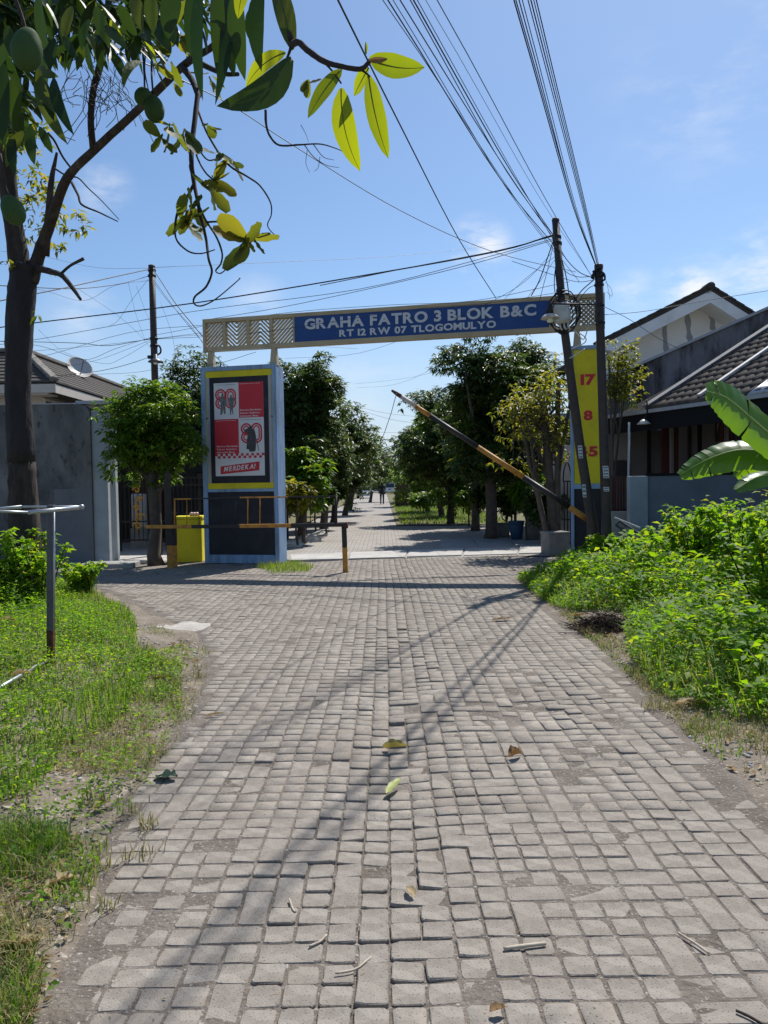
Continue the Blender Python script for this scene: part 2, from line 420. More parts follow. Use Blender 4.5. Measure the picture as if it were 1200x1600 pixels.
class MB:
    """collects shapes in world coordinates and links them as ONE mesh object"""

    def __init__(self):
        self.v, self.f, self.sm = [], [], []

    def add(self, vs, fs, smooth=False):
        o = len(self.v)
        self.v += [tuple(p) for p in vs]
        self.f += [tuple(i + o for i in f) for f in fs]
        self.sm += [smooth] * len(fs)
        return self

    def hexa(self, p):
        """8 corners: bottom ring 0-3, top ring 4-7"""
        return self.add(p, [(0, 3, 2, 1), (4, 5, 6, 7), (0, 1, 5, 4), (1, 2, 6, 5), (2, 3, 7, 6), (3, 0, 4, 7)])

    def box(self, c, s, rz=0.0, bev=0.0, mtx=None):
        c = Vector(c)
        hx, hy, hz = s[0] / 2, s[1] / 2, s[2] / 2
        rot = mtx if mtx is not None else Matrix.Rotation(rz, 3, 'Z')
        b = min(bev, hx * .9, hy * .9, hz * .9)
        if b <= 0:
            P = [(-hx, -hy, -hz), (hx, -hy, -hz), (hx, hy, -hz), (-hx, hy, -hz), (-hx, -hy, hz), (hx, -hy, hz), (hx, hy, hz), (-hx, hy, hz)]
            return self.hexa([c + rot @ Vector(p) for p in P])
        # chamfered box: 24 corners
        vs, idx = [], {}
        for sx in (-1, 1):
            for sy in (-1, 1):
                for sz in (-1, 1):
                    for ax in range(3):
                        p = [sx * hx, sy * hy, sz * hz]
                        for k in range(3):
                            if k != ax:
                                p[k] -= (sx, sy, sz)[k] * b
                        idx[(sx, sy, sz, ax)] = len(vs)
                        vs.append(c + rot @ Vector(p))
        fs = []
        for ax in range(3):
            o = [k for k in range(3) if k != ax]
            for s_ in (-1, 1):
                q = []
                for (a, d) in ((-1, -1), (1, -1), (1, 1), (-1, 1)):
                    k = [0, 0, 0]
                    k[ax], k[o[0]], k[o[1]] = s_, a, d
                    q.append(idx[(*k, ax)])
                flip = (s_ < 0) ^ (ax == 1)
                fs.append(tuple(reversed(q)) if flip else tuple(q))
        for ax in range(3):
            o = [k for k in range(3) if k != ax]
            for a in (-1, 1):
                for d in (-1, 1):
                    q = []
                    for s_, use in ((-1, o[0]), (1, o[0]), (1, o[1]), (-1, o[1])):
                        k = [0, 0, 0]
                        k[ax], k[o[0]], k[o[1]] = s_, a, d
                        q.append(idx[(*k, use)])
                    fs.append(tuple(q))
        for sx in (-1, 1):
            for sy in (-1, 1):
                for sz in (-1, 1):
                    fs.append(tuple(idx[(sx, sy, sz, k)] for k in range(3)))
        return self.add(vs, fs)

    def bar(self, a, b, w, h, up=(0, 0, 1), bev=0.0):
        a, b = Vector(a), Vector(b)
        d = b - a
        L = d.length
        x = d.normalized()
        y = Vector(up).cross(x)
        if y.length < 1e-4:
            y = Vector((0, 1, 0)).cross(x)
        y.normalize()
        z = x.cross(y)
        m = Matrix((x, y, z)).transposed()
        return self.box((a + b) / 2, (L, w, h), bev=bev, mtx=m)

    def tube(self, pts, rad, n=8, cap=True, jitter=0.0, seed=0):
        pts = [Vector(p) for p in pts]
        if isinstance(rad, (int, float)):
            rad = [rad] * len(pts)
        rg = random.Random(seed)
        t0 = (pts[1] - pts[0]).normalized()
        ref = Vector((0, 0, 1)) if abs(t0.z) < 0.9 else Vector((1, 0, 0))
        u = t0.cross(ref).normalized()
        vs = []
        for i, p in enumerate(pts):
            t = (pts[min(i + 1, len(pts) - 1)] - pts[max(i - 1, 0)]).normalized()
            u = (u - t * u.dot(t)).normalized()
            w = t.cross(u)
            for k in range(n):
                a = 2 * math.pi * k / n
                r = rad[i] * (1 + (rg.uniform(-jitter, jitter) if jitter else 0))
                vs.append(p + u * (math.cos(a) * r) + w * (math.sin(a) * r))
        fs = []
        for i in range(len(pts) - 1):
            for k in range(n):
                a, b = i * n + k, i * n + (k + 1) % n
                fs.append((a, b, b + n, a + n))
        self.add(vs, fs, True)
        if cap:
            o = len(self.v) - len(vs)
            self.f += [tuple(o + k for k in reversed(range(n))), tuple(o + (len(pts) - 1) * n + k for k in range(n))]
            self.sm += [False, False]
        return self

    def lathe(self, c, prof, n=16, axis=None):
        """prof: (radius, height) along axis (default up) from c"""
        c = Vector(c)
        ax = Vector(axis or (0, 0, 1)).normalized()
        ref = Vector((1, 0, 0)) if abs(ax.x) < 0.9 else Vector((0, 1, 0))
        u = ax.cross(ref).normalized()
        w = ax.cross(u)
        vs = []
        for r, h in prof:
            for k in range(n):
                a = 2 * math.pi * k / n
                vs.append(c + ax * h + u * (r * math.cos(a)) + w * (r * math.sin(a)))
        fs = []
        for i in range(len(prof) - 1):
            for k in range(n):
                a, b = i * n + k, i * n + (k + 1) % n
                fs.append((a, b, b + n, a + n))
        fs.append(tuple(reversed(range(n))))
        fs.append(tuple((len(prof) - 1) * n + k for k in range(n)))
        return self.add(vs, fs, True)

    def prism(self, poly, off):
        """poly: 3-D outline, pushed along vector off"""
        off = Vector(off)
        n = len(poly)
        a = [Vector(p) for p in poly]
        vs = a + [p + off for p in a]
        fs = [tuple(range(n)), tuple(reversed(range(n, 2 * n)))]
        for i in range(n):
            j = (i + 1) % n
            fs.append((i, i + n, j + n, j))
        return self.add(vs, fs)

    def build(self, name, m, parent=None, kind=None):
        me = bpy.data.meshes.new(name)
        me.from_pydata(self.v, [], self.f)
        me.polygons.foreach_set('use_smooth', self.sm)
        me.materials.append(m)
        me.update()
        return link(name, me, parent, kind)


def link(name, me, parent=None, kind=None):
    o = bpy.data.objects.new(name, me)
    COL.objects.link(o)
    if parent is not None:
        o.parent = parent
        loc = ROOTLOC.get(parent.name)
        if loc is not None:
            o.matrix_parent_inverse = Matrix.Translation(-loc)
    if kind:
        o['kind'] = kind
    return o


ROOTLOC = {}


def thing(name, label, cat, loc=(0, 0, 0), group=None):
    o = bpy.data.objects.new(name, None)
    o.empty_display_size = 0.2
    COL.objects.link(o)
    o.location = loc
    ROOTLOC[o.name] = Vector(loc)
    tag(o, label, cat, group)
    return o


def tag(o, label, cat, group=None):
    o['label'] = label
    o['category'] = cat
    if group:
        o['group'] = group
    return o


def raw_mesh(name, V, loops, counts, m, rnd=None, smooth=False):
    """fast mesh from numpy arrays; rnd = one value per vertex"""
    me = bpy.data.meshes.new(name)
    me.vertices.add(len(V))
    me.vertices.foreach_set('co', np.asarray(V, np.float32).ravel())
    me.loops.add(len(loops))
    me.loops.foreach_set('vertex_index', np.asarray(loops, np.int32))
    counts = np.asarray(counts, np.int32)
    me.polygons.add(len(counts))
    st = np.zeros(len(counts), np.int32)
    st[1:] = np.cumsum(counts)[:-1]
    me.polygons.foreach_set('loop_start', st)
    if smooth:
        me.polygons.foreach_set('use_smooth', np.ones(len(counts), bool))
    if rnd is not None:
        a = me.attributes.new('rnd', 'FLOAT', 'POINT')
        a.data.foreach_set('value', np.asarray(rnd, np.float32))
    me.materials.append(m)
    me.update(calc_edges=True)
    me.validate()
    return me


def unit(a):
    return a / np.maximum(np.linalg.norm(a, axis=1, keepdims=True), 1e-9)


def leaf_mesh(name, P, A, N, L, W, rnd, m, fold=0.25, droop=0.25, wide=0.45):
    """P base, A axis, N rough face normal (N,3); five-vertex folded leaf, 4 triangles"""
    n = len(P)
    A = unit(A)
    S_ = unit(np.cross(A, N))
    N = np.cross(S_, A)
    L = np.asarray(L)[:, None]
    W = np.asarray(W)[:, None]
    b = P
    mid = P + A * L * wide
    l = mid - S_ * W * 0.5 + N * W * fold
    r = mid + S_ * W * 0.5 + N * W * fold
    t = P + A * L - N * L * droop
    V = np.stack([b, l, mid, r, t], 1).reshape(-1, 3)
    base = (np.arange(n) * 5)[:, None]
    F = np.array([[0, 2, 1], [0, 3, 2], [1, 2, 4], [2, 3, 4]]).reshape(1, -1)
    loops = (base + F).ravel()
    return raw_mesh(name, V, loops, np.full(n * 4, 3), m, np.repeat(rnd, 5))


def blade_mesh(name, P, H, W, rnd, m, lean=0.5, rng=None):
    """grass blades: bent tapering strips (2 quads' worth of width, pointed)"""
    rng = rng or NP
    n = len(P)
    a = rng.uniform(0, 2 * np.pi, n)
    dirv = np.stack([np.cos(a), np.sin(a), np.zeros(n)], 1)
    side = np.stack([-np.sin(a), np.cos(a), np.zeros(n)], 1)
    ln = rng.uniform(0.1, 1.0, n)[:, None] * lean
    H = np.asarray(H)[:, None]
    W = np.asarray(W)[:, None]
    up = np.array([[0, 0, 1.0]])
    p1 = P + up * H * 0.55 + dirv * H * ln * 0.35
    p2 = P + up * H * (1 - 0.25 * ln) + dirv * H * ln
    V = np.stack([P - side * W * .5, P + side * W * .5, p1 + side * W * .38, p1 - side * W * .38, p2], 1).reshape(-1, 3)
    base = (np.arange(n) * 5)[:, None]
    loops = (base + np.array([[0, 1, 2, 0, 2, 3, 3, 2, 4]])).ravel()
    return raw_mesh(name, V, loops, np.full(n * 3, 3), m, np.repeat(rnd, 5))


def inpoly(x, y, poly):
    x, y = np.asarray(x), np.asarray(y)
    ins = np.zeros(x.shape, bool)
    n = len(poly)
    for i in range(n):
        x0, y0 = poly[i]
        x1, y1 = poly[(i + 1) % n]
        c = (y0 > y) != (y1 > y)
        xi = (x1 - x0) * (y - y0) / ((y1 - y0) if y1 != y0 else 1e-12) + x0
        ins ^= c & (x < xi)
    return ins


def polydist(x, y, poly, closed=True):
    x, y = np.asarray(x, float), np.asarray(y, float)
    d = np.full(x.shape, 1e9)
    n = len(poly)
    for i in range(n if closed else n - 1):
        x0, y0 = poly[i]
        x1, y1 = poly[(i + 1) % n]
        dx, dy = x1 - x0, y1 - y0
        t = np.clip(((x - x0) * dx + (y - y0) * dy) / (dx * dx + dy * dy + 1e-12), 0, 1)
        d = np.minimum(d, np.hypot(x - x0 - t * dx, y - y0 - t * dy))
    return d


def vnoise(x, y, s, seed=0.0):
    """smooth value noise on arrays (sum of sines, cheap)"""
    r = np.random.default_rng(int(seed * 977) + 11)
    o = np.zeros(np.shape(x))
    for k in range(9):
        f = s * r.uniform(0.5, 2.2)
        a = r.uniform(0, 2 * np.pi)
        o = o + np.sin((np.cos(a) * x + np.sin(a) * y) * f + r.uniform(0, 6.28)) / 9 ** .5
    return o * 0.8


def gpoly(pts):
    return [(p.x, p.y) for p in (gnd(*q) for q in pts)]

# ------------------------------------------------------------------ the ground, the paved road, the verges


def und(x, y):
    """settled surface of the old paving"""
    z = 0.010 * vnoise(x, y, 1.1, 1) + 0.006 * vnoise(x, y, 2.7, 2)
    band = np.exp(-((x + 0.12 - 0.03 * y) / 0.22) ** 2) * np.clip((y - 2) / 1.0, 0, 1) * np.clip((7.5 - y) / 2, 0, 1)
    dip = np.exp(-(((x - 0.95) / 0.35) ** 2 + ((y - 5.0) / 0.4) ** 2))
    return z - 0.016 * band - 0.018 * dip


M_SOIL = mat('soil', (0.23, 0.195, 0.155), (0.155, 0.125, 0.095), 5, 1.0, 0.9, 26, stain=(0.08, 0.062, 0.045), sscale=2.4, samt=0.8,
             speck=((0.48, 0.43, 0.36), 45, .75))
M_SOILW = mat('soil_under_weeds', (0.06, 0.05, 0.032), (0.035, 0.034, 0.018), 5, 1.0, 0.8, 26)
M_JOINT = mat('joint_sand', (0.19, 0.162, 0.134), (0.12, 0.099, 0.08), 7, 1.0, 0.9, 45, stain=(0.07, 0.055, 0.042), sscale=2.2, samt=0.7,
              speck=((0.5, 0.48, 0.45), 70, .6))
M_BRICK = mat('paver', (0.362, 0.326, 0.281), (0.243, 0.217, 0.186), 15, 0.95, 0.4, 170, rnd=(0.255, 0.226, 0.192), spec=0.2,
              stain=(0.205, 0.178, 0.15), sscale=1.6, samt=0.85, slo=.42, shi=.68, speck=((0.10, 0.09, 0.078), 105, 1.0))
M_PATCHC = mat('bright_cement', (0.46, 0.44, 0.40), (0.35, 0.33, 0.30), 7, 0.95, 0.7, 30, stain=(0.25, 0.225, 0.195), sscale=4, samt=0.9, slo=.45)


def sheet(name, poly, z, m, kind='structure', drop=0.0):
    b = MB()
    if drop:
        b.prism([(x, y, z) for x, y in poly], (0, 0, -drop))
    else:
        b.add([(x, y, z) for x, y in poly], [tuple(range(len(poly)))])
    return b.build(name, m, None, kind)


def grid(name, x0, x1, y0, y1, st, fz, m, kind='structure', parent=None):
    xs = np.arange(x0, x1 + st / 2, st)
    ys = np.arange(y0, y1 + st / 2, st)
    X, Y = np.meshgrid(xs, ys)
    Z = fz(X, Y)
    V = np.stack([X.ravel(), Y.ravel(), Z.ravel()], 1)
    nx, ny = len(xs), len(ys)
    i = (np.arange(ny - 1)[:, None] * nx + np.arange(nx - 1)[None]).ravel()
    L = np.stack([i, i + 1, i + nx + 1, i + nx], 1).ravel()
    me = raw_mesh(name, V, L, np.full(len(i), 4), m, None, True)
    return link(name, me, parent, kind)


M_GROUND = mat('earth', (0.10, 0.10, 0.05), (0.14, 0.125, 0.085), 0.4, 1.0, 0.4, 4)
sheet('ground', [(-900, -900), (900, -900), (900, 900), (-900, 900)], -0.14, M_GROUND)

ROADPX = [(10, 1680), (75, 1560), (120, 1440), (150, 1330), (200, 1210), (285, 1130), (325, 1030), (300, 988), (240, 962), (170, 925), (90, 908),
          (-260, 905), (-260, 876), (150, 880), (320, 881), (450, 877), (893, 864), (840, 893), (806, 908), (865, 958), (945, 1010), (1010, 1075),
          (1080, 1150), (1150, 1215), (1240, 1300), (1420, 1460), (1560, 1680)]
ROAD = gpoly(ROADPX)
ROAD = [(-1.0, 1.1)] + ROAD + [(2.2, 1.1)]

WEEDR = gpoly([(806, 906), (842, 935), (890, 960), (975, 962), (985, 1035), (1030, 1085), (1105, 1120), (1210, 1150), (1500, 1270)]) + \
    [(9.5, 3.2), (10.5, 13.6), (4.2, 13.9), (3.0, 12.9)]
WEEDL = gpoly([(100, 908), (150, 935), (200, 955), (212, 980), (212, 1010), (240, 1035), (225, 1090), (180, 1150), (90, 1190), (60, 1260), (-60, 1300)]) + \
    [(-8.5, 4.0), (-9.5, 11.6)]
THINL = gpoly([(225, 1025), (285, 1045), (285, 1130), (255, 1190), (212, 1250), (168, 1330), (135, 1420), (95, 1520), (40, 1640), (-120, 1640),
               (-200, 1290), (60, 1220), (80, 1175), (165, 1135), (200, 1085)])


def sstep(v):
    v = np.clip(v, 0, 1)
    return v * v * (3 - 2 * v)


def verge_z(x, y):
    d = polydist(x, y, ROAD)
    d = np.where(inpoly(x, y, ROAD), -d, d)
    z = np.where(d < 0, -0.10 + 0.105 * sstep((d + 0.22) / 0.24), 0.005 + 0.035 * sstep(d / 0.5))
    z = z + 0.016 * vnoise(x, y, 5.5, 4) * sstep((d + .2) / .3)
    wr = polydist(x, y, WEEDR)
    wr = np.where(inpoly(x, y, WEEDR), wr, 0)
    z = z + 0.22 * sstep(wr / 3.2) + 0.05 * sstep(wr / 0.4)
    wl = polydist(x, y, WEEDL)
    wl = np.where(inpoly(x, y, WEEDL), wl, 0)
    return z + 0.10 * sstep(wl / 1.6)


grid('verge', -10.5, 11.0, 1.0, 14.2, 0.075, verge_z, M_SOIL)
road = grid('road', -11, 3.6, 0.9, 15.6, 0.06, lambda x, y: und(x, y) - 0.0034 + 0.0022 * vnoise(x, y, 7.0, 12) - .006 * np.exp(-((x + 0.12 - 0.03 * y) / 0.35) ** 2), M_JOINT)

# --- the pavers: three shapes with worn, rounded outlines, several variants of each


def paver_variant(w, l, rg):
    pts = []
    for (sx, sy) in ((-1, -1), (1, -1), (1, 1), (-1, 1)):
        c = rg.uniform(0.003, 0.016) if rg.random() < .8 else rg.uniform(.016, .032)
        d = rg.uniform(0.003, 0.014)
        x, y = sx * (w / 2 - rg.uniform(0, .0045)), sy * (l / 2 - rg.uniform(0, .0045))
        a, b2 = (x - sx * c, y), (x, y - sy * d)
        pts += [a, b2] if sx * sy < 0 else [b2, a]
        if sx * sy < 0:     # worn spot half way along the side
            k = rg.uniform(-.25, .25)
            pts.append((sx * (w / 2 - rg.uniform(0, .006)), k * l * sx))
    bot = [(x, y, -0.035) for x, y in pts]
    mid = [(x, y, -0.0030 - rg.uniform(0, .0018)) for x, y in pts]
    k = 0.0032
    top = [(x * (1 - k / (w / 2)), y * (1 - k / (l / 2)), rg.uniform(-.0008, .0008)) for x, y in pts]
    return np.array(bot + mid + top)


PAVF = []
PN = 10
for i in range(PN):
    j = (i + 1) % PN
    PAVF += [(i, j, PN + j, PN + i), (PN + i, PN + j, 2 * PN + j, 2 * PN + i)]
PAVF.append(tuple(range(2 * PN, 3 * PN)))
rgv = random.Random(3)
PAVV = {k: [paver_variant(w, l, rgv) for _ in range(9)] for k, (w, l) in
        {'T': (0.209, 0.101), 'H': (0.102, 0.101), 'L': (0.102, 0.208)}.items()}
PAVM = {}
for k in PAVV:
    PAVM[k] = []
    for i, V in enumerate(PAVV[k]):
        me = bpy.data.meshes.new('paving_brick')
        me.from_pydata([tuple(p) for p in V], [], PAVF)
        me.materials.append(M_BRICK)
        PAVM[k].append(me)
pav = []
PW = 0.2135
rp = random.Random(21)
for ci in range(-52, 18):
    y = 1.2 + rp.uniform(-.016, .016)
    x = (ci + 0.5) * PW
    mode = rp.random()
    while y < 15.4:
        r = rp.random()
        pw_ = rp.uniform(-.012, .012)      # where a paver is broken or sawn in two
        if r < 0.11:
            pav.append(('T', x, y + .0525))
            y += .1065
        elif r < 0.83:
            pav.append(('H', x - .0533, y + .0525))
            pav.append(('H', x + .0533, y + .0525))
            y += .1065
        elif r < 0.89:
            pav.append(('L', x - .0533, y + .106))
            pav.append(('L', x + .0533, y + .106))
            y += .213
        else:
            s = rp.choice((-1, 1))
            pav.append(('L', x + s * .0533, y + .106))
            pav.append(('H', x - s * .0533, y + .0525))
            pav.append(('H', x - s * .0533, y + .159))
            y += .213
px_ = np.array([p[1] for p in pav])
py_ = np.array([p[2] for p in pav])
px_ = px_ + 0.018 * vnoise(px_, py_, 0.55, 9)          # the rows wander a little
ins = inpoly(px_, py_, ROAD)
dd = polydist(px_, py_, ROAD)
keep = ins & ((dd > 0.05) | (NP.random(len(pav)) < 0.6))
uz = und(px_, py_)
ux = (und(px_ + .05, py_) - und(px_ - .05, py_)) / .1
uy = (und(px_, py_ + .05) - und(px_, py_ - .05)) / .1
rough_area = np.exp(-((px_ + 0.12 - 0.03 * py_) / 0.3) ** 2) * ((py_ > 2.2) & (py_ < 8)) + np.exp(-(((px_ - .95) / .6) ** 2 + ((py_ - 5.0) / .7) ** 2))
area = np.array([{'T': 2.0, 'H': 1.0, 'L': 2.0}[p[0]] for p in pav])
vis = keep & (np.abs(px_) < py_ * 0.5 + 0.02) & (py_ > 2.08)
score = np.where(vis, area / py_ ** 3, -1)
first = set(np.argsort(-score)[:300].tolist())
SV, SL, SC, SR = [], [], [], []
nb = 0
for i, (k, _, _) in enumerate(pav):
    if not keep[i]:
        continue
    v = rp.randrange(9)
    amp = 0.0014 + 0.0032 * rough_area[i]
    dz = rp.gauss(0, amp) - max(0, 0.14 - dd[i]) * 0.09
    tx, ty = ux[i] + rp.gauss(0, .010 + .016 * rough_area[i]), uy[i] + rp.gauss(0, .012 + .02 * rough_area[i])
    rz = rp.gauss(0, .014 + .02 * rough_area[i]) + (math.pi if rp.random() < .5 else 0)
    c, s = math.cos(rz), math.sin(rz)
    if i in first:
        o = bpy.data.objects.new('paving_brick', PAVM[k][v])
        COL.objects.link(o)
        o.parent = road
        m = Matrix(((c, -s, 0, px_[i]), (s, c, 0, py_[i]), (tx * c + ty * s, -tx * s + ty * c, 1, uz[i] + dz), (0, 0, 0, 1)))
        o.location = (px_[i], py_[i], uz[i] + dz)
        o.rotation_euler = (math.atan(ty), -math.atan(tx), rz)
        continue
    V = PAVV[k][v]
    X = V[:, 0] * c - V[:, 1] * s
    Y = V[:, 0] * s + V[:, 1] * c
    Z = V[:, 2] + X * tx + Y * ty
    SV.append(np.stack([X + px_[i], Y + py_[i], Z + uz[i] + dz], 1))
    SR.append(np.full(3 * PN, rp.random()))
    nb += 1
base = (np.arange(nb) * 3 * PN)
FQ = np.array(PAVF[:-1]).ravel()
FT = np.arange(2 * PN, 3 * PN)
lp = (base[:, None] + np.concatenate([FQ, FT])[None]).ravel()
cn = np.tile(np.array([4] * (2 * PN) + [PN]), nb)
me = raw_mesh('paving_brick', np.concatenate(SV), lp, cn, M_BRICK, np.concatenate(SR))
link('paving_brick', me, road, 'stuff')
print('pavers', nb, len(first))

# the far street beyond the gate: paving too far off to tell its bricks apart
M_STREET = bpy.data.materials.new('street_paving')
M_STREET.use_nodes = True
t = M_STREET.node_tree
bs = t.nodes['Principled BSDF']
bs.inputs['Roughness'].default_value = 0.95
tc = t.nodes.new('ShaderNodeTexCoord')
bt = t.nodes.new('ShaderNodeTexBrick')
bt.inputs['Scale'].default_value = 1.0
bt.inputs['Brick Width'].default_value = 0.21
bt.inputs['Row Height'].default_value = 0.105
bt.inputs['Mortar Size'].default_value = 0.009
bt.inputs['Color1'].default_value = (0.37, 0.345, 0.315, 1)
bt.inputs['Color2'].default_value = (0.30, 0.275, 0.25, 1)
bt.inputs['Mortar'].default_value = (0.13, 0.105, 0.08, 1)
t.links.new(tc.outputs['Object'], bt.inputs['Vector'])
no = t.nodes.new('ShaderNodeTexNoise')
no.inputs['Scale'].default_value = 0.9
no.inputs['Detail'].default_value = 7
t.links.new(tc.outputs['Object'], no.inputs['Vector'])
mx = t.nodes.new('ShaderNodeMix')
mx.data_type = 'RGBA'
mr = t.nodes.new('ShaderNodeMapRange')
mr.inputs['From Min'].default_value = 0.5
mr.inputs['From Max'].default_value = 0.75
mr.inputs['To Max'].default_value = 0.6
t.links.new(no.outputs['Fac'], mr.inputs['Value'])
t.links.new(mr.outputs['Result'], mx.inputs['Factor'])
t.links.new(bt.outputs['Color'], mx.inputs['A'])
mx.inputs['B'].default_value = (0.2, 0.175, 0.145, 1)
t.links.new(mx.outputs['Result'], bs.inputs['Base Color'])
bp = t.nodes.new('ShaderNodeBump')
bp.inputs['Strength'].default_value = 0.6
bp.inputs['Distance'].default_value = 0.01
t.links.new(bt.outputs['Fac'], bp.inputs['Height'])
bp.invert = True
t.links.new(bp.outputs['Normal'], bs.inputs['Normal'])
sheet('street', [(-14, 15.55), (3.4, 15.55), (9, 17.0), (9, 26.5), (0.45, 27.5), (0.5, 260), (-3.3, 260), (-3.0, 27.5), (-14, 26)], 0.006, M_STREET)
M_LAWN = mat('lawn_soil', (0.16, 0.14, 0.07), (0.10, 0.10, 0.04), 1.2, 1.0, 0.5, 10)
sheet('lawn', [(0.45, 27.6), (9, 26.6), (40, 30), (40, 260), (0.5, 260)], 0.03, M_LAWN)
sheet('yard', [(-14, 26.1), (-3.05, 27.6), (-3.3, 260), (-40, 260), (-40, 26)], 0.03, M_LAWN)

# pale concrete apron across the street, cast in slabs
strip = MB()
pa = [gnd(452, 877), gnd(894, 864), gnd(894, 852), gnd(452, 868)]
strip.add([(p.x, p.y, 0.004) for p in pa], [(0, 1, 2, 3)])
strip = strip.build('concrete_apron', M_CONC, None, 'structure')
ns = 5
for i in range(ns):
    a, b = i / ns + .004, (i + 1) / ns - .004
    q = [pa[0].lerp(pa[1], a), pa[0].lerp(pa[1], b), pa[3].lerp(pa[2], b), pa[3].lerp(pa[2], a)]
    s = MB()
    zz = 0.028 + R.uniform(-.006, .006)
    s.prism([(p.x, p.y, zz) for p in q], (0, 0, -0.06))
    s.build('slab', M_CONCL, strip)
# joint slabs further in
q0 = [gnd(690, 858), gnd(860, 853), gnd(850, 840), gnd(680, 843)]
for i in range(3):
    a, b = i / 3 + .01, (i + 1) / 3 - .01
    q = [q0[0].lerp(q0[1], a), q0[0].lerp(q0[1], b), q0[3].lerp(q0[2], b), q0[3].lerp(q0[2], a)]
    s = MB()
    s.prism([(p.x, p.y, 0.016 + i * .002) for p in q], (0, 0, -0.05))
    s.build('slab', M_CONC, strip)

# a spill of hardened pale cement at the left edge of the paving
rc = random.Random(5)
cp = gnd(252, 986)
outl = []
for i in range(22):
    a = i / 22 * 2 * math.pi
    r = 1 + rc.uniform(-.38, .3)
    outl.append((cp.x + math.cos(a) * .40 * r + math.sin(a) * .1, cp.y + math.sin(a) * .52 * r))
b = MB()
for i, (x, y) in enumerate(outl):
    pass
nP = len(outl)
vs = [(cp.x, cp.y, 0.018)] + [(cp.x + (x - cp.x) * .7, cp.y + (y - cp.y) * .7, 0.016 + rc.uniform(-.004, .004)) for x, y in outl] + [(x, y, -0.014) for x, y in outl]
fs = [(0, 1 + i, 1 + (i + 1) % nP) for i in range(nP)] + [(1 + i, 1 + nP + i, 1 + nP + (i + 1) % nP, 1 + (i + 1) % nP) for i in range(nP)]
b.add(vs, fs, True)
b.build('cement_patch', M_PATCHC, None, 'structure')

# ------------------------------------------------------------------ the entrance gate
GO = gnd(320, 880)
GANG = math.radians(12.6)
GU = Vector((math.cos(GANG), -math.sin(GANG), 0))
GN = Vector((-math.sin(GANG), -math.cos(GANG), 0))       # towards the camera
UPV = Vector((0, 0, 1))


def gp(a, z, w=0.0):
    return GO + GU * a + GN * w + UPV * z


def gl(px, py, w=0.0):
    """where the sight line meets the gate's plane (w metres proud of it): along, up"""
    d = ray(px, py)
    t = (GO + GN * w - CC).dot(GN) / d.dot(GN)
    P = CC + d * t - GO
    return P.dot(GU), P.z


def gbox(mb, a0, a1, z0, z1, w0, w1, bev=0.004):
    c = gp((a0 + a1) / 2, (z0 + z1) / 2, (w0 + w1) / 2)
    m = Matrix((GU, -GN, UPV)).transposed()
    return mb.box(c, (abs(a1 - a0), abs(w1 - w0), abs(z1 - z0)), bev=bev, mtx=m)


# --- letters (Blender's own built-in font, turned into meshes)
_glyph = {}


def glyphs(chars, bold=0.028, shear=0.0):
    need = [c for c in dict.fromkeys(chars) if c != ' ' and (c, bold, shear) not in _glyph]
    tmp = []
    for c in need:
        cu = bpy.data.curves.new('glyph', 'FONT')
        cu.body = c
        cu.size = 1.0
        cu.offset = bold
        cu.extrude = 0.5
        cu.shear = shear
        cu.resolution_u = 4
        o = bpy.data.objects.new('glyph', cu)
        COL.objects.link(o)
        tmp.append((c, o, cu))
    if tmp:
        bpy.context.view_layer.update()
        dg = bpy.context.evaluated_depsgraph_get()
        for c, o, cu in tmp:
            me = bpy.data.meshes.new_from_object(o.evaluated_get(dg))
            V = np.array([v.co[:] for v in me.vertices])
            F = [tuple(p.vertices) for p in me.polygons]
            _glyph[(c, bold, shear)] = (V, F)
            bpy.data.meshes.remove(me)
        for c, o, cu in tmp:
            bpy.data.objects.remove(o)
            bpy.data.curves.remove(cu)


def text_run(txt, org, u, v, n, a0, a1, z0, cap, depth, m, parent, name='letter', each=True, bold=0.028, shear=0.0, space=0.32, gap=0.07):
    """set a line of lettering between a0 and a1 along u from org, base line z0 along v, cap height cap"""
    glyphs(txt + 'H', bold, shear)
    hV = _glyph[('H', bold, shear)][0]
    hy0, hy1 = hV[:, 1].min(), hV[:, 1].max()
    x = 0.0
    lay = []
    for c in txt:
        if c == ' ':
            x += space
            continue
        V, F = _glyph[(c, bold, shear)]
        w = V[:, 0].max() - V[:, 0].min()
        lay.append((c, x - V[:, 0].min()))
        x += w + gap
    tot = x - gap
    sx = (a1 - a0) / tot
    sy = cap / (hy1 - hy0)
    out = MB()
    obs = []
    for c, off in lay:
        V, F = _glyph[(c, bold, shear)]
        b = MB() if each else out
        b.add([org + u * (a0 + (p[0] + off) * sx) + v * (z0 + (p[1] - hy0) * sy) + n * (p[2] * depth) for p in V], F)
        if each:
            obs.append(b.build(name, m, parent))
    if not each:
        obs.append(out.build(name, m, parent))
    return obs


gate = thing('entrance_gate', 'tall entrance gate with blue name board on a beige beam between two painted pillars', 'gate', GO)
# left pillar
LW = gl(437, 882)[0]
LH = gl(375, 571)[1]
LD = 0.46


def fy(y):      # picture row on the left pillar to height
    return gl(375, y)[1]


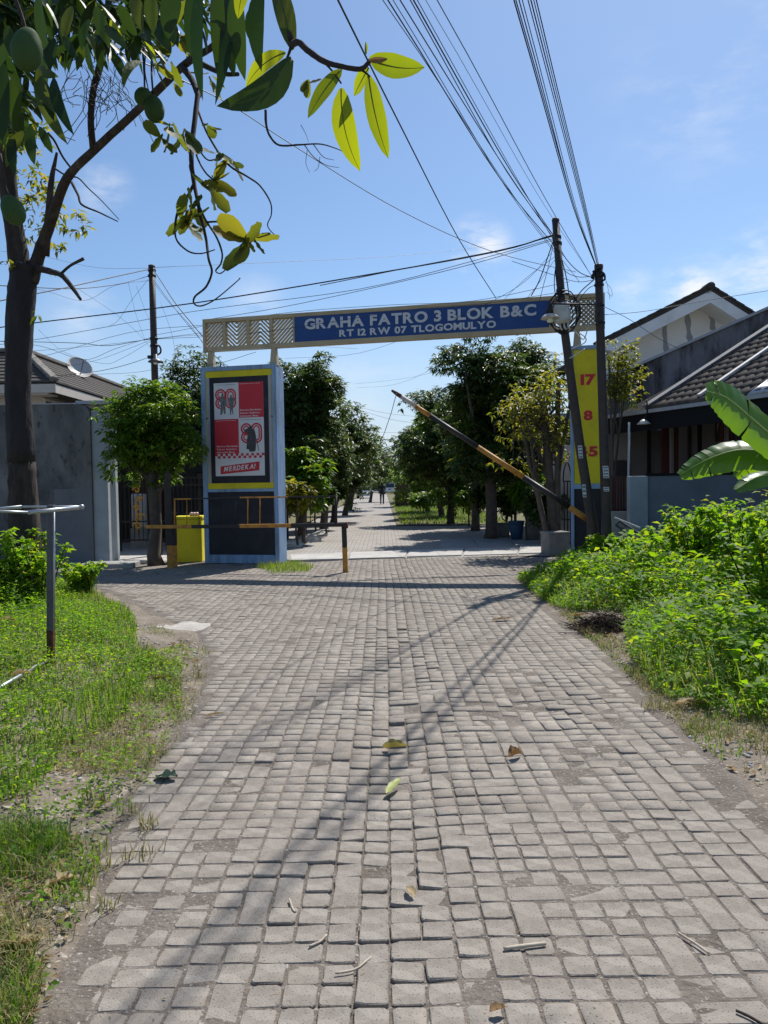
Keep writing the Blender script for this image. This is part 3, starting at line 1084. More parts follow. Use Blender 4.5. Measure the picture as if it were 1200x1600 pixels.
pil = MB()
gbox(pil, 0.012, LW - .012, 0.0, LH - .012, -LD, -0.045, 0.006)
pil = pil.build('pillar', M_BLUE, gate)
pil['label'] = 'wide left pillar of the gate, painted pale blue'
for (a0, a1, z0, z1) in ((0, .06 * LW, 0, LH), (.945 * LW, LW, 0, LH), (.06 * LW, .945 * LW, LH - .085, LH), (.06 * LW, .945 * LW, 0, fy(867)),
                         (.06 * LW, .945 * LW, fy(768.5), fy(764))):
    b = MB()
    gbox(b, a0, a1, z0, z1, -.05, 0.0, .006)
    b.build('frame_member', M_BLUE, pil)
for (a0, a1, z0, z1, m, w) in ((.06 * LW, .945 * LW, fy(588), LH - .085, M_YEL, -.022), (.06 * LW, .945 * LW, fy(764), fy(754.5), M_YEL, -.022),
                               (.06 * LW, .073 * LW, fy(754.5), fy(588), M_YEL, -.028), (.932 * LW, .945 * LW, fy(754.5), fy(588), M_YEL, -.028),
                               (.073 * LW, .115 * LW, fy(754.5), fy(588), M_PALE, -.02), (.89 * LW, .932 * LW, fy(754.5), fy(588), M_PALE, -.02)):
    b = MB()
    gbox(b, a0, a1, z0, z1, -.06, w, .003)
    b.build('border_strip', m, pil)
b = MB()
gbox(b, .115 * LW, .89 * LW, fy(754.5), fy(588), -.06, -.012, .003)
b.build('black_board', M_BLKP, pil)
b = MB()
gbox(b, .06 * LW, .945 * LW, fy(867), fy(768.5), -.06, -.028, .003)
b.build('black_panel', M_BLKP, pil)
for s in (.075 * LW, .938 * LW):
    b = MB()
    b.lathe(gp(s, fy(652), -.03), [(.014, 0), (.014, .035), (.009, .04)], 10, GN)
    b.build('bolt', M_BLACK, pil)

# right pillar
RA0, RA1 = gl(891.5, 700)[0], gl(944, 700)[0]
RH = gl(905, 540)[1]


def fr(y):
    return gl(915, y)[1]


pil2 = MB()
gbox(pil2, RA0 + .012, RA1 - .012, 0, RH - .012, -LD, -.045, .006)
pil2 = pil2.build('pillar', M_BLUE, gate)
pil2['label'] = 'narrow right pillar of the gate with a yellow panel'
RW = RA1 - RA0
for (a0, a1, z0, z1) in ((0, .1 * RW, 0, RH), (.9 * RW, RW, 0, RH), (.1 * RW, .9 * RW, RH - .07, RH), (.1 * RW, .9 * RW, 0, .16),
                         (.1 * RW, .9 * RW, fr(764), fr(756))):
    b = MB()
    gbox(b, RA0 + a0, RA0 + a1, z0, z1, -.05, 0, .006)
    b.build('frame_member', M_BLUE, pil2)
yp = MB()
gbox(yp, RA0 + .1 * RW, RA0 + .9 * RW, fr(756), RH - .07, -.06, -.02, .003)
yp = yp.build('yellow_panel', M_YEL, pil2)
b = MB()
gbox(b, RA0 + .1 * RW, RA0 + .9 * RW, .16, fr(764), -.06, -.028, .003)
b.build('black_panel', M_BLKP, pil2)
for txt, xa, xb, yb, yt in (('17', 907, 931, 602, 584), ('8', 912, 926, 657, 641), ('45', 902, 934, 714, 697)):
    a0, zz = gl(xa, yb, -.018)
    a1 = gl(xb, yb, -.018)[0]
    zt = gl(xb, yt, -.018)[1]
    for o in text_run(txt, gp(0, 0, -.018), GU, UPV, GN, a0, a1, zz, zt - zz, .006, M_RED, pil2, 'numeral', True, .05, gap=.05):
        pass

# beam
BW = -0.10            # front face of the beam behind the pillar faces
ba0, bz1 = gl(316, 500, BW)
ba1 = gl(945, 455, BW)[0]
bz0 = gl(316, 551, BW)[1]
bz1 = (bz1 + gl(945, 455, BW)[1]) / 2
bz0 = (bz0 + gl(945, 512, BW)[1]) / 2
beam = MB()
gbox(beam, ba0, ba1, bz1 - .075, bz1, BW - .14, BW, .006)
beam = beam.build('beam', M_BEIGE, gate)
beam['label'] = 'beige beam carrying the blue name board and pierced panels'
sb0, sb1 = gl(460, 520, BW)[0], gl(858, 495, BW)[0]
for (a0, a1, z0, z1) in ((ba0, ba1, bz0, bz0 + .085), (ba0, ba0 + .06, bz0 + .085, bz1 - .075), (ba1 - .06, ba1, bz0 + .085, bz1 - .075),
                         (sb0 - .035, sb0, bz0 + .085, bz1 - .075), (sb1, sb1 + .12, bz0 + .085, bz1 - .075)):
    b = MB()
    gbox(b, a0, a1, z0, z1, BW - .14, BW, .005)
    b.build('beam_rail', M_BEIGE, beam)
sgn = MB()
gbox(sgn, sb0, sb1, bz0 + .085, bz1 - .075, BW - .10, BW - .012, .003)
sgn = sgn.build('name_board', M_SIGN, beam)


def lattice(a0, a1, kind):
    """pierced panel: sloping slats clipped to the opening"""
    z0, z1 = bz0 + .085, bz1 - .075
    w, h = a1 - a0, z1 - z0
    mb = MB()
    st = 0.078

    def slat(p, q):
        if (Vector(p) - Vector(q)).length < .03:
            return
        P, Q = gp(a0 + p[0], z0 + p[1], BW - .06), gp(a0 + q[0], z0 + q[1], BW - .06)
        mb.bar(P, Q, .036, .03, up=GN, bev=0)

    def clip_family(sgnv, x0, x1):
        # lines y = sgn*(x - x0) + c clipped to [x0,x1]x[0,h]
        ww = x1 - x0
        c = -ww if sgnv > 0 else 0
        c += .02
        while c < (h if sgnv > 0 else h + ww):
            xs = []
            for k in (0.0, ww):
                y = sgnv * k + c
                if 0 <= y <= h:
                    xs.append((x0 + k, y))
            for yy in (0.0, h):
                k = (yy - c) / sgnv
                if 0 < k < ww:
                    xs.append((x0 + k, yy))
            if len(xs) >= 2:
                slat(xs[0], xs[1])
            c += st
    if kind == '/':
        clip_family(1, 0, w)
    elif kind == '<':
        clip_family(-1, 0, w / 2)
        clip_family(1, w / 2, w)
    elif kind == '>':
        clip_family(1, 0, w / 2)
        clip_family(-1, w / 2, w)
    elif kind == 'x':
        clip_family(1, 0, w)
        clip_family(-1, 0, w)
    return mb


edges = [gl(x, 525, BW)[0] for x in (318, 350, 387, 423, 459)]
kinds = ['/', '<', '>', '/']
for i in range(4):
    a0 = edges[i] if i else ba0 + .06
    a1 = edges[i + 1] if i < 3 else sb0 - .035
    if i:
        b = MB()
        gbox(b, a0 - .035, a0 + .035, bz0 + .085, bz1 - .075, BW - .12, BW - .008, .003)
        b.build('mullion', M_BEIGE, beam)
        a0 += .035
    if i < 3:
        a1 -= .035
    lattice(a0, a1, kinds[i]).build('lattice_panel', M_BEIGE, beam)
ra = [sb1 + .12, (sb1 + .12 + ba1 - .06) / 2, ba1 - .06]
b = MB()
gbox(b, ra[1] - .03, ra[1] + .03, bz0 + .085, bz1 - .075, BW - .12, BW - .008, .003)
b.build('mullion', M_BEIGE, beam)
lattice(ra[0], ra[1] - .03, '<').build('lattice_panel', M_BEIGE, beam)
lattice(ra[1] + .03, ra[2], 'x').build('lattice_panel', M_BEIGE, beam)
# stubs between pillars and beam
for (x, zt) in ((328, LH), (427, LH), (902, RH), (938, RH)):
    a = gl(x, 556, BW)[0]
    b = MB()
    P = [gp(a - .075, zt - .01, BW), gp(a + .075, zt - .01, BW), gp(a + .075, zt - .01, BW - .13), gp(a - .075, zt - .01, BW - .13),
         gp(a - .045, bz0 + .002, BW - .01), gp(a + .045, bz0 + .002, BW - .01), gp(a + .045, bz0 + .002, BW - .12), gp(a - .045, bz0 + .002, BW - .12)]
    b.hexa(P)
    b.build('support_stub', M_BEIGE, gate)
# lettering on the name board
sh = (bz1 - .075) - (bz0 + .085)
z_sb = bz0 + .085
lw = sb1 - sb0
text_run('GRAHA FATRO 3 BLOK B&C', gp(0, 0, BW - .006), GU, UPV, GN, gl(476, 520, BW)[0], gl(838, 498, BW)[0], z_sb + sh * .47, sh * .42, .016,
         M_LET, beam, 'letter', True, .036, gap=.06)
text_run('RT 12 RW 07 TLOGOMULYO', gp(0, 0, BW - .006), GU, UPV, GN, gl(530, 520, BW)[0], gl(775, 505, BW)[0], z_sb + sh * .10, sh * .27, .016,
         M_LET, beam, 'letter', True, .036, gap=.06)

# --- the poster hung on the black board
PO0, PZ1 = gl(334, 599, -.012)
PO1 = gl(411, 595, -.012)[0]
PZ0 = gl(372, 743.5, -.012)[1]
PZ1 = gl(372, 597.5, -.012)[1]
pw, ph = PO1 - PO0, PZ1 - PZ0
poster = thing('poster', 'red and white independence day poster with two number 80 emblems and a slanted slogan box', 'poster', gp(PO0, PZ0, -.012))
b = MB()
gbox(b, PO0, PO1, PZ0, PZ1, -.013, -.006, 0)
b.build('poster_sheet', M_WHITEP, poster)


def pp(x, y, w=-.005):       # poster coordinates: x 0..1 from left, y 0..1 from the bottom
    return gp(PO0 + x * pw, PZ0 + y * ph, w)


def flat(mb, pts, w, th=.0012):
    mb.prism([pp(x, y, w) for x, y in pts], GN * th)
    return mb


for (x0, x1, y0, y1) in ((.505, 1, .622, 1), (0, .49, .24, .612)):
    flat(MB(), [(x0, y0), (x1, y0), (x1, y1), (x0, y1)], -.0055).build('red_panel', M_RED, poster)
ar = pw / ph


def stadium(cx, cy, rx, hh, n=10):
    """outline of a rounded bar: half height hh beyond the round ends of radius rx (x units)"""
    p = []
    for i in range(n + 1):
        a = math.pi * i / n
        p.append((cx + rx * math.cos(a), cy + hh + rx * ar * math.sin(a)))
    for i in range(n + 1):
        a = math.pi + math.pi * i / n
        p.append((cx + rx * math.cos(a), cy - hh + rx * ar * math.sin(a)))
    return p


def ring(mb, cx, cy, r0, r1, hh, w):
    A, B = stadium(cx, cy, r1, hh), stadium(cx, cy, r0, hh)
    n = len(A)
    vs = [pp(x, y, w) for x, y in A] + [pp(x, y, w) for x, y in B]
    mb.add(vs, [(i, (i + 1) % n, n + (i + 1) % n, n + i) for i in range(n)])


for (cx, cy) in ((.24, .83), (.75, .455)):
    e = MB()
    for (r0, r1) in ((.080, .112), (.040, .066)):
        for (ox, oy, hh) in ((-.105, .045, 0.0), (-.105, -.045, 0.0), (.10, 0, .045)):
            ring(e, cx + ox, cy + oy, r0, r1, hh, -.0042 + (.0004 if oy < 0 else 0))
    e.build('emblem', M_RED, poster)
# the two figures of the upper picture and the coated figure of the lower one, in print
f1 = MB()
flat(f1, [(.12, .66), (.17, .67), (.185, .73), (.20, .67), (.235, .665), (.23, .74), (.265, .80), (.225, .835), (.20, .85), (.195, .875), (.165, .885), (.15, .865),
          (.155, .845), (.09, .83), (.13, .80), (.14, .74)], -.0034)
flat(f1, [(.325, .655), (.345, .66), (.355, .72), (.375, .66), (.39, .665), (.385, .74), (.41, .80), (.435, .835), (.37, .84), (.365, .865), (.345, .875), (.325, .86),
          (.33, .84), (.275, .835), (.31, .80), (.32, .73)], -.0034)
f1.build('printed_figures', M_GREYP, poster)
f2 = MB()
flat(f2, [(.64, .285), (.69, .28), (.70, .255), (.745, .255), (.82, .26), (.83, .30), (.845, .40), (.82, .475), (.765, .505), (.755, .53), (.725, .535), (.70, .515),
          (.61, .49), (.62, .465), (.675, .455), (.655, .38)], -.0034)
flat(f2, [(.845, .38), (.86, .38), (.895, .258), (.885, .257)], -.0034)
f2.build('printed_figure', M_INK, poster)
ck = MB()
for i in range(19):
    for r_ in range(2):
        if (i + r_) % 2 == 0:
            x0, y0 = i / 19, .215 - r_ * .026
            flat(ck, [(x0, y0), (x0 + .052, y0), (x0 + .052, y0 + .026), (x0, y0 + .026)], -.0036)
ck.build('checker_band', M_RED, poster)
flat(MB(), [(.10, .02), (.89, .055), (.90, .15), (.105, .105)], -.0045).build('slogan_box', M_RED, poster)
d_ = (pp(.89, .055) - pp(.10, .02)).normalized()
vperp = UPV
text_run('MERDEKA!', pp(.10, .02, -.0025), d_, vperp, GN, .07 * pw, .72 * pw, .024 * ph, .052 * ph, .001, M_WHITEP, poster, 'slogan_letter', True, .03, .22)
for (x0, yb) in ((.53, .695), (.04, .312)):
    for k, s in enumerate(('Bersatu Berdaulat', 'Rakyat Sejahtera', 'Indonesia Maju')):
        wd = (.43, .40, .36)[k]
        text_run(s, gp(PO0, PZ0, -.0038), GU, UPV, GN, x0 * pw, (x0 + wd) * pw, (yb - k * .032) * ph, .018 * ph, .0006, M_WHITEP, poster, 'lettering', False, .012)[0]['kind'] = 'stuff'
for (x0, yb, m) in ((.03, .982, M_INK), (.53, .985, M_WHITEP), (.03, .597, M_WHITEP), (.53, .60, M_INK)):
    lb = MB()
    for k in range(9):
        flat(lb, [(x0 + k * .047, yb - .004), (x0 + k * .047 + .034, yb - .004), (x0 + k * .047 + .034, yb), (x0 + k * .047, yb)], -.0036)
    lb.build('fine_print', m, poster)

# --- yellow box beside the left pillar
yb_ = thing('yellow_box', 'yellow painted box standing against the left end of the wide gate pillar', 'box', gnd(297, 878))
c0, c1 = gnd(276, 879), gnd(316, 878)
xd = (c1 - c0)
hh = gl(297, 806)[1] * 0.985
m_ = Matrix((xd.normalized(), Vector((-xd.normalized().y, xd.normalized().x, 0)), UPV)).transposed()
ctr = (c0 + c1) / 2 + m_ @ Vector((0, .22, 0))
MB().box(ctr + Vector((0, 0, hh / 2 - .03)), (xd.length, .44, hh - .06), bev=.008, mtx=m_).build('body', M_YEL, yb_)
MB().box(ctr + Vector((0, 0, hh - .028)), (xd.length + .04, .48, .055), bev=.008, mtx=m_).build('lid', M_YEL, yb_)
bag = MB()
rg = random.Random(4)
pc = ctr + m_ @ Vector((.10, -.12, hh))
for k in range(3):
    bag.lathe(pc + Vector((k * .055 - .05, rg.uniform(-.02, .02), -.002)), [(.03, 0), (.052, .025), (.045, .055), (.02, .075), (.004, .08)], 9)
o = bag.build('plastic_bundle', mat('pink_plastic', (0.62, 0.42, 0.36), (0.5, 0.3, 0.25), 30, 0.5), None)
tag(o, 'crumpled pale pink plastic bundle lying on the yellow box', 'bag')

# ------------------------------------------------------------------ barriers
# the raised boom on the right
boom = thing('raised_barrier', 'long black, white and orange barrier pole raised at a slant beside the right gate pillar', 'barrier', gnd(922, 872))
bD0, bD1 = 13.05, 13.9
pB, pT = at(919, 812, bD0), at(612, 610, bD1)


def bpt(px):
    f = (919 - px) / (919 - 612)
    return pB.lerp(pT, f)


for (x0, x1, m) in ((919, 891, M_ORANGE), (891, 822, M_BLACK), (822, 751, M_ORANGE), (751, 675, M_BLACK), (675, 652, M_ORANGE), (652, 628, M_WPAINT)):
    MB().tube([bpt(x0), bpt(x1)], [.052 - .014 * (919 - x0) / 307, .052 - .014 * (919 - x1) / 307], 12).build('stripe', m, boom)
MB().tube([bpt(628), bpt(620), bpt(612)], [.038, .036, .02], 12).build('tip', M_RUST, boom)
gB = Vector((pB.x, pB.y, 0))
MB().box(gB + Vector((0.05, .0, (pB.z + .05) / 2)), (.12, .12, pB.z + .05), GANG, .008).build('boom_post', M_BLACK, boom)
MB().lathe(pB + GN * .08, [(.05, 0), (.05, .14), (.03, .15)], 12, -GN).build('pivot', M_RUST, boom)
rp0 = bpt(620)
rp1 = at(590, 700, bD1 + .1)
rope = MB().tube([rp0 + Vector((0, -.045, 0)), rp0.lerp(rp1, .35) + Vector((.02, 0, -.02)), rp0.lerp(rp1, .7) + Vector((.02, 0, -.02)), rp1], .007, 6).build('pull_rope', mat('rope', (0.3, 0.29, 0.28), None), None)
tag(rope, 'thin grey pull rope hanging from the tip of the raised barrier pole', 'rope')

# the closed barrier on the left: two rails with uprights, turning on posts, resting on a fork post
bar = thing('swing_barrier', 'low swing barrier with orange and black rails closed across the left of the street', 'barrier', gnd(268, 888))


def brd(px):     # depth along the barrier
    return 14.2 - (px - 228) / (545 - 228) * 1.1


def brl(px, py):
    return at(px, py, brd(px))


low = [(228, 823), (300, 823), (375, 822), (455, 821), (541, 820)]
for i, m in enumerate((M_ORANGE, M_BLACK, M_ORANGE, M_BLACK)):
    MB().bar(brl(*low[i]), brl(*low[i + 1]), .05, .065, bev=.006).build('lower_rail', m, bar)
upx = [(272, 780), (299, 779.5), (375, 777.5), (450, 776.5), (525, 775.5)]
for i, m in enumerate((M_ORANGE, M_BLACK, M_ORANGE, M_BLACK)):
    MB().bar(brl(*upx[i]), brl(*upx[i + 1]), .026, .026, bev=.003).build('upper_rail', m, bar)


def upy(x):
    return 780 - (x - 272) * 4.5 / 253


for x, m, r in ((273, M_ORANGE, .014), (292, M_ORANGE, .008), (311, M_BLACK, .008), (330, M_BLACK, .008), (349, M_BLACK, .008), (368, M_BLACK, .008), (387, M_ORANGE, .009),
                (406, M_ORANGE, .009), (427, M_BLACK, .008), (446, M_BLACK, .008), (465, M_BLACK, .008), (485, M_BLACK, .008), (505, M_BLACK, .008), (525, M_BLACK, .022)):
    MB().tube([brl(x, upy(x)), brl(x, 820)], r, 6).build('upright', m, bar)
MB().lathe(brl(541, 820) - Vector((.0, 0, .02)), [(.03, -.04), (.035, 0), (.03, .06)], 10).build('end_knob', M_RUST, bar)
for (x0, xw, D, sp, nm) in ((266, 9, 14.25, 852, 'hinge_post'), (273.5, 8, 14.6, 852, 'hinge_post')):
    g = at(x0, 886, D)
    g.z = 0
    zt = at(x0, 738 if xw == 9 else 800, D).z
    zs = at(x0, sp, D).z
    w = xw * D / 1200
    MB().box((g.x, g.y, zs / 2 - .02), (w, w, zs + .04), GANG, .005).build(nm, M_ORANGE, bar)
    MB().box((g.x, g.y, (zs + zt) / 2), (w * .98, w * .98, zt - zs), GANG, .005).build(nm, M_BLACK, bar)
post = thing('barrier_rest_post', 'short leaning black and orange steel post that the swing barrier rests on', 'post', gnd(540, 894))
g = gnd(540, 894)
pt_ = at(537.5, 822, g.y)
md = g.lerp(pt_, .54)
MB().bar(g - Vector((0, 0, .03)), md, .085, .085, up=(0, 1, 0), bev=.006).build('lower_post', M_ORANGE, post)
MB().bar(md, pt_, .084, .084, up=(0, 1, 0), bev=.006).build('upper_post', M_BLACK, post)

# ------------------------------------------------------------------ poles, lamps and overhead cables


def smooth_pts(P, n=6):
    """Catmull-Rom through points"""
    P = [Vector(p) for p in P]
    if len(P) < 3:
        return P
    Q = [P[0] * 2 - P[1]] + P + [P[-1] * 2 - P[-2]]
    out = []
    for i in range(1, len(Q) - 2):
        a, b, c, d = Q[i - 1], Q[i], Q[i + 1], Q[i + 2]
        for k in range(n):
            t = k / n
            out.append(0.5 * ((2 * b) + (c - a) * t + (2 * a - 5 * b + 4 * c - d) * t * t + (3 * b - a - 3 * c + d) * t ** 3))
    out.append(Q[-2])
    return out


DA, DB, DL = 12.75, 12.55, 17.0
poleA = thing('utility_pole', 'dark steel utility pole leaning to the left in front of the narrow yellow gate pillar', 'pole', at(934, 890, DA))
PA = [(934, 893), (928, 835), (905, 690), (880, 500), (868, 345)]
MB().tube([at(x, y, DA) for x, y in PA], [.085, .082, .078, .066, .058], 14).build('pole_shaft', M_POLE, poleA)
MB().lathe(at(868, 345, DA) - Vector((0, 0, .01)), [(.06, 0), (.064, .02), (.05, .05), (.0, .055)], 12).build('cap', M_POLE, poleA)
for (y, x) in ((372, 870), (382, 871), (455, 876)):
    MB().lathe(at(x, y, DA) - Vector((0, 0, .02)), [(.068, 0), (.075, .01), (.075, .05), (.068, .06)], 12).build('band', M_CABLE, poleA)
M_PRINT = mat('sticker_print', (0.10, 0.12, 0.16), None, rough=.8)


def sticker(parent, D, x0, x1, y0, y1, rows, off):
    c0, c1, c2, c3 = at(x0, y1, D - off), at(x1, y1, D - off), at(x1 - 1.5, y0, D - off), at(x0 - 1.5, y0, D - off)
    o = MB().prism([c0, c1, c2, c3], (0, .004, 0)).build('paper_sticker', M_PAPER, parent)
    lb = MB()
    for k in range(rows):
        f0, f1 = (k + .2) / rows, (k + .65) / rows
        for (u0, u1) in ((.12, .45), (.52, .88)):
            q = [c0.lerp(c3, f0).lerp(c1.lerp(c2, f0), u0), c0.lerp(c3, f0).lerp(c1.lerp(c2, f0), u1), c0.lerp(c3, f1).lerp(c1.lerp(c2, f1), u1), c0.lerp(c3, f1).lerp(c1.lerp(c2, f1), u0)]
            lb.prism([p - Vector((0, .002, 0)) for p in q], (0, .001, 0))
    lb.build('print_rows', M_PRINT, o)


sticker(poleA, DA, 904.5, 911, 696, 716, 4, .088)
sticker(poleA, DA, 911, 916.5, 757, 777, 3, .088)
# junction box with its coil of spare cable, strapped to the leaning pole
jb = thing('cable_box', 'pale round-cornered cable junction box strapped to the leaning pole, ringed by coiled black cable', 'junction box', at(880, 492, DA))
jc = at(879, 489, DA - .16)
jm = Matrix.Rotation(math.radians(-7), 3, 'Y') @ Matrix.Rotation(math.radians(-14), 3, 'Z')
MB().box(jc, (.24, .13, .33), bev=.03, mtx=jm).build('box_body', M_PLASTW, jb)
MB().box(jc + jm @ Vector((0, -.07, .0)), (.19, .02, .27), bev=.008, mtx=jm).build('cover', M_PLASTW, jb)
for dx in (-.06, 0, .06):
    MB().tube([jc + jm @ Vector((dx, 0, -.165)), jc + jm @ Vector((dx, .0, -.23)), jc + jm @ Vector((dx + .02, .02, -.27))], .014, 8).build('cable_gland', M_PLASTW, jb)
rc = random.Random(8)
cc0 = at(879, 490, DA - .09)
for k in range(6):
    rr = rc.uniform(.225, .285)
    ox_, oz_, el_ = rc.uniform(-.04, .04), rc.uniform(-.05, .03), rc.uniform(.95, 1.3)
    P = []
    for i in range(29):
        a = 2 * math.pi * i / 28
        P.append(cc0 + Vector((ox_ + rr * math.cos(a) * .9 + rc.uniform(-.008, .008), rc.uniform(-.015, .015) - .02 * (k - 3), oz_ + rr * math.sin(a) * el_ + rc.uniform(-.008, .008))))
    MB().tube(P, .010, 6, cap=False).build('cable_coil', M_CABLE, jb)
for (pts) in ([(893, 545), (905, 540), (914, 535), (915, 528), (905, 520)], [(896, 515), (905, 525), (912, 530), (918, 515), (921, 500)], [(890, 560), (903, 552), (914, 545)]):
    MB().tube(smooth_pts([at(x, y, DA - .1) for x, y in pts], 5), .009, 6).build('loose_cable', M_PLASTW, jb)

poleB = thing('utility_pole', 'upright dark utility pole in front of the right edge of the yellow gate pillar', 'pole', at(950, 890, DB))
PB = [(950.5, 893), (948, 835), (943.5, 690), (937.5, 500), (935.5, 417)]
MB().tube([at(x, y, DB) for x, y in PB], [.082, .08, .075, .068, .064], 14).build('pole_shaft', M_POLE, poleB)
MB().lathe(at(935.5, 421, DB), [(.068, 0), (.072, .02), (.072, .07), (.03, .09)], 12).build('cap', M_POLE, poleB)
for (y, x) in ((432, 935.8), (446, 936), (478, 937), (505, 938)):
    MB().lathe(at(x, y, DB) - Vector((0, 0, .015)), [(.07, 0), (.08, .01), (.08, .035), (.07, .045)], 12).build('band', M_CABLE, poleB)
hb = [(938, 424), (944, 428), (945, 436), (941, 439)]
MB().tube(smooth_pts([at(x, y, DB - .06) for x, y in hb], 5), .016, 8).build('hook', M_CABLE, poleB)
for (x, y) in ((928, 430), (926, 436)):
    MB().lathe(at(x, y, DB - .02), [(.012, 0), (.03, .015), (.018, .04), (.03, .06), (.012, .08)], 10).build('insulator', M_CABLE, poleB)
    MB().bar(at(x, y, DB - .02), at(936, y, DB - .02), .014, .014).build('insulator_arm', M_CABLE, poleB)
sticker(poleB, DB, 943, 952, 728, 747, 4, .083)
sticker(poleB, DB, 944, 952.5, 761, 768, 2, .083)
# the street lamp on a bracket from the upright pole
lamp = thing('street_lamp', 'old street lamp with a shallow white shade on a bracket arm beside the cable box', 'street lamp', at(937, 487, DB))
la = [(934, 508), (931, 500), (931, 482), (929.5, 476), (922, 475.5), (862, 474.5)]
MB().tube(smooth_pts([at(x, y, DB - .22) for x, y in la], 4), .015, 8).build('bracket_arm', M_POLE, lamp)
for yy in (487, 506):
    MB().bar(at(931.5, yy, DB - .22), at(937, yy, DB), .03, .03).build('clamp', M_CABLE, lamp)
lt = at(859.5, 496, DB - .22)
MB().lathe(lt, [(.02, .22), (.035, .21), (.05, .13), (.055, .06), (.03, .055)], 14).build('lamp_holder', M_CABLE, lamp)
MB().lathe(lt + Vector((0, 0, -.02)), [(.145, 0), (.15, .006), (.12, .04), (.07, .07), (.03, .085), (.025, .08), (.065, .06), (.115, .03), (.14, .002)], 22).build('shade', mat('lamp_shade', (0.62, 0.58, 0.52), (0.48, 0.42, 0.36), 9, .5, stain=(.25, .15, .1), sscale=9), lamp)
MB().lathe(lt + Vector((0.0, 0, -.085)), [(.01, 0), (.045, .012), (.055, .04), (.04, .075), (.025, .09)], 14).build('bulb', mat('bulb_glass', (0.75, 0.74, 0.7), None, rough=.15), lamp)

# the pole on the left, with its own lamp
poleL = thing('utility_pole', 'slim brown utility pole rising behind the round green tree on the left', 'pole', at(247, 862, DL))
PLp = [(248, 868), (243.5, 640), (240, 520), (237, 416)]
MB().tube([at(x, y, DL) for x, y in PLp], [.085, .078, .072, .066], 14).build('pole_shaft', mat('pole_brown', (0.06, 0.035, 0.03), (0.04, 0.025, 0.024), 8, .6, .2, 50), poleL)
MB().lathe(at(237, 419, DL), [(.07, 0), (.074, .02), (.074, .06), (.02, .075)], 12).build('cap', M_POLE, poleL)
for (y, x) in ((423, 237.2), (432, 237.4), (530, 240.4), (541, 240.8)):
    MB().lathe(at(x, y, DL) - Vector((0, 0, .02)), [(.075, 0), (.09, .01), (.09, .05), (.075, .06)], 12).build('band', M_CABLE, poleL)
lampL = thing('street_lamp', 'dark street lamp with a wide shade mounted half way up the slim brown pole', 'street lamp', at(243, 560, DL))
MB().tube(smooth_pts([at(x, y, DL - .12) for x, y in ((241, 556), (250, 552), (251, 545), (248, 539))], 4), .02, 8).build('bracket_arm', M_CABLE, lampL)
l2 = at(243, 566, DL - .25)
MB().lathe(l2, [(.16, 0), (.16, .012), (.10, .06), (.05, .085), (.04, .17), (.0, .175)], 18).build('shade', M_POSTG, lampL)
MB().lathe(l2 + Vector((0, 0, -.05)), [(.01, 0), (.04, .01), (.05, .03), (.04, .06)], 12).build('bulb', MATS['bulb_glass'], lampL)
MB().box(at(234, 558, DL - .1), (.09, .08, .07), bev=.01).build('control_box', M_CABLE, lampL)


ORD = ['first', 'second', 'third', 'fourth', 'fifth', 'sixth', 'seventh', 'eighth', 'ninth', 'tenth', 'eleventh', 'twelfth']
count_of = {}


def cable(P, r, label, group, m=M_CABLE, n=5, ring=6):
    if '%s' in label:
        k = count_of.get(group, 0)
        count_of[group] = k + 1
        label = label % ORD[k]
    o = MB().tube(smooth_pts(P, n), r, ring).build('overhead_cable', m)
    tag(o, label, 'cable', group)
    return o


def px3(*pts):
    return [at(x, y, d) for x, y, d in pts]


# fan of cables from the leaning pole, over the road and over the camera
GA = 'cables fanning out over the road from the leaning pole'
LA_ = 'fan cable from the leaning pole, %s from the left at the top edge'
topA = (871, 372)
for (x0, r, xt, yt, mid) in ((598, .006, 905, 440, .0), (606, .010, 876, 395, -.05), (614, .006, 878, 410, -.03), (625, .009, 874, 385, .02), (641, .008, 872, 378, -.04),
                             (646, .011, 873, 380, .0), (652, .006, 880, 400, .03), (665, .004, 925, 432, .0), (683, .007, 927, 436, .02)):
    far = at(xt, yt, DA if xt < 890 else DB)
    nr = at(x0, 0, 6.2)
    back = nr + (nr - far) * 1.1
    back.z = nr.z + .35
    m1 = far.lerp(nr, .5) + Vector((mid, 0, -.10))
    cable([far, m1, nr, nr.lerp(back, .5) + Vector((0, 0, -.05)), back], r * .62, LA_, GA)
GB = 'cables running up the right side of the sky from the upright pole'
LB_ = 'steep cable from the upright pole, %s from the left at the top edge'
for (x0, r, xt, yt, mid) in ((803, .012, 934, 424, -.03), (806, .010, 934, 425, -.02), (811, .010, 934.5, 423, -.035), (816, .008, 935, 424, -.03), (825, .009, 935, 422, .03),
                             (829.5, .011, 936, 422, .03), (834, .008, 936, 423, .035), (838, .010, 937, 420, .03)):
    far = at(xt, yt, DB)
    nr = at(x0, 0, 5.7)
    back = nr + (nr - far) * 1.15
    back.z = nr.z + .3
    m1 = far.lerp(nr, .45) + Vector((mid, 0, -.09))
    cable([far, m1, nr, nr.lerp(back, .5) + Vector((0, 0, -.06)), back], r * .45, LB_, GB)
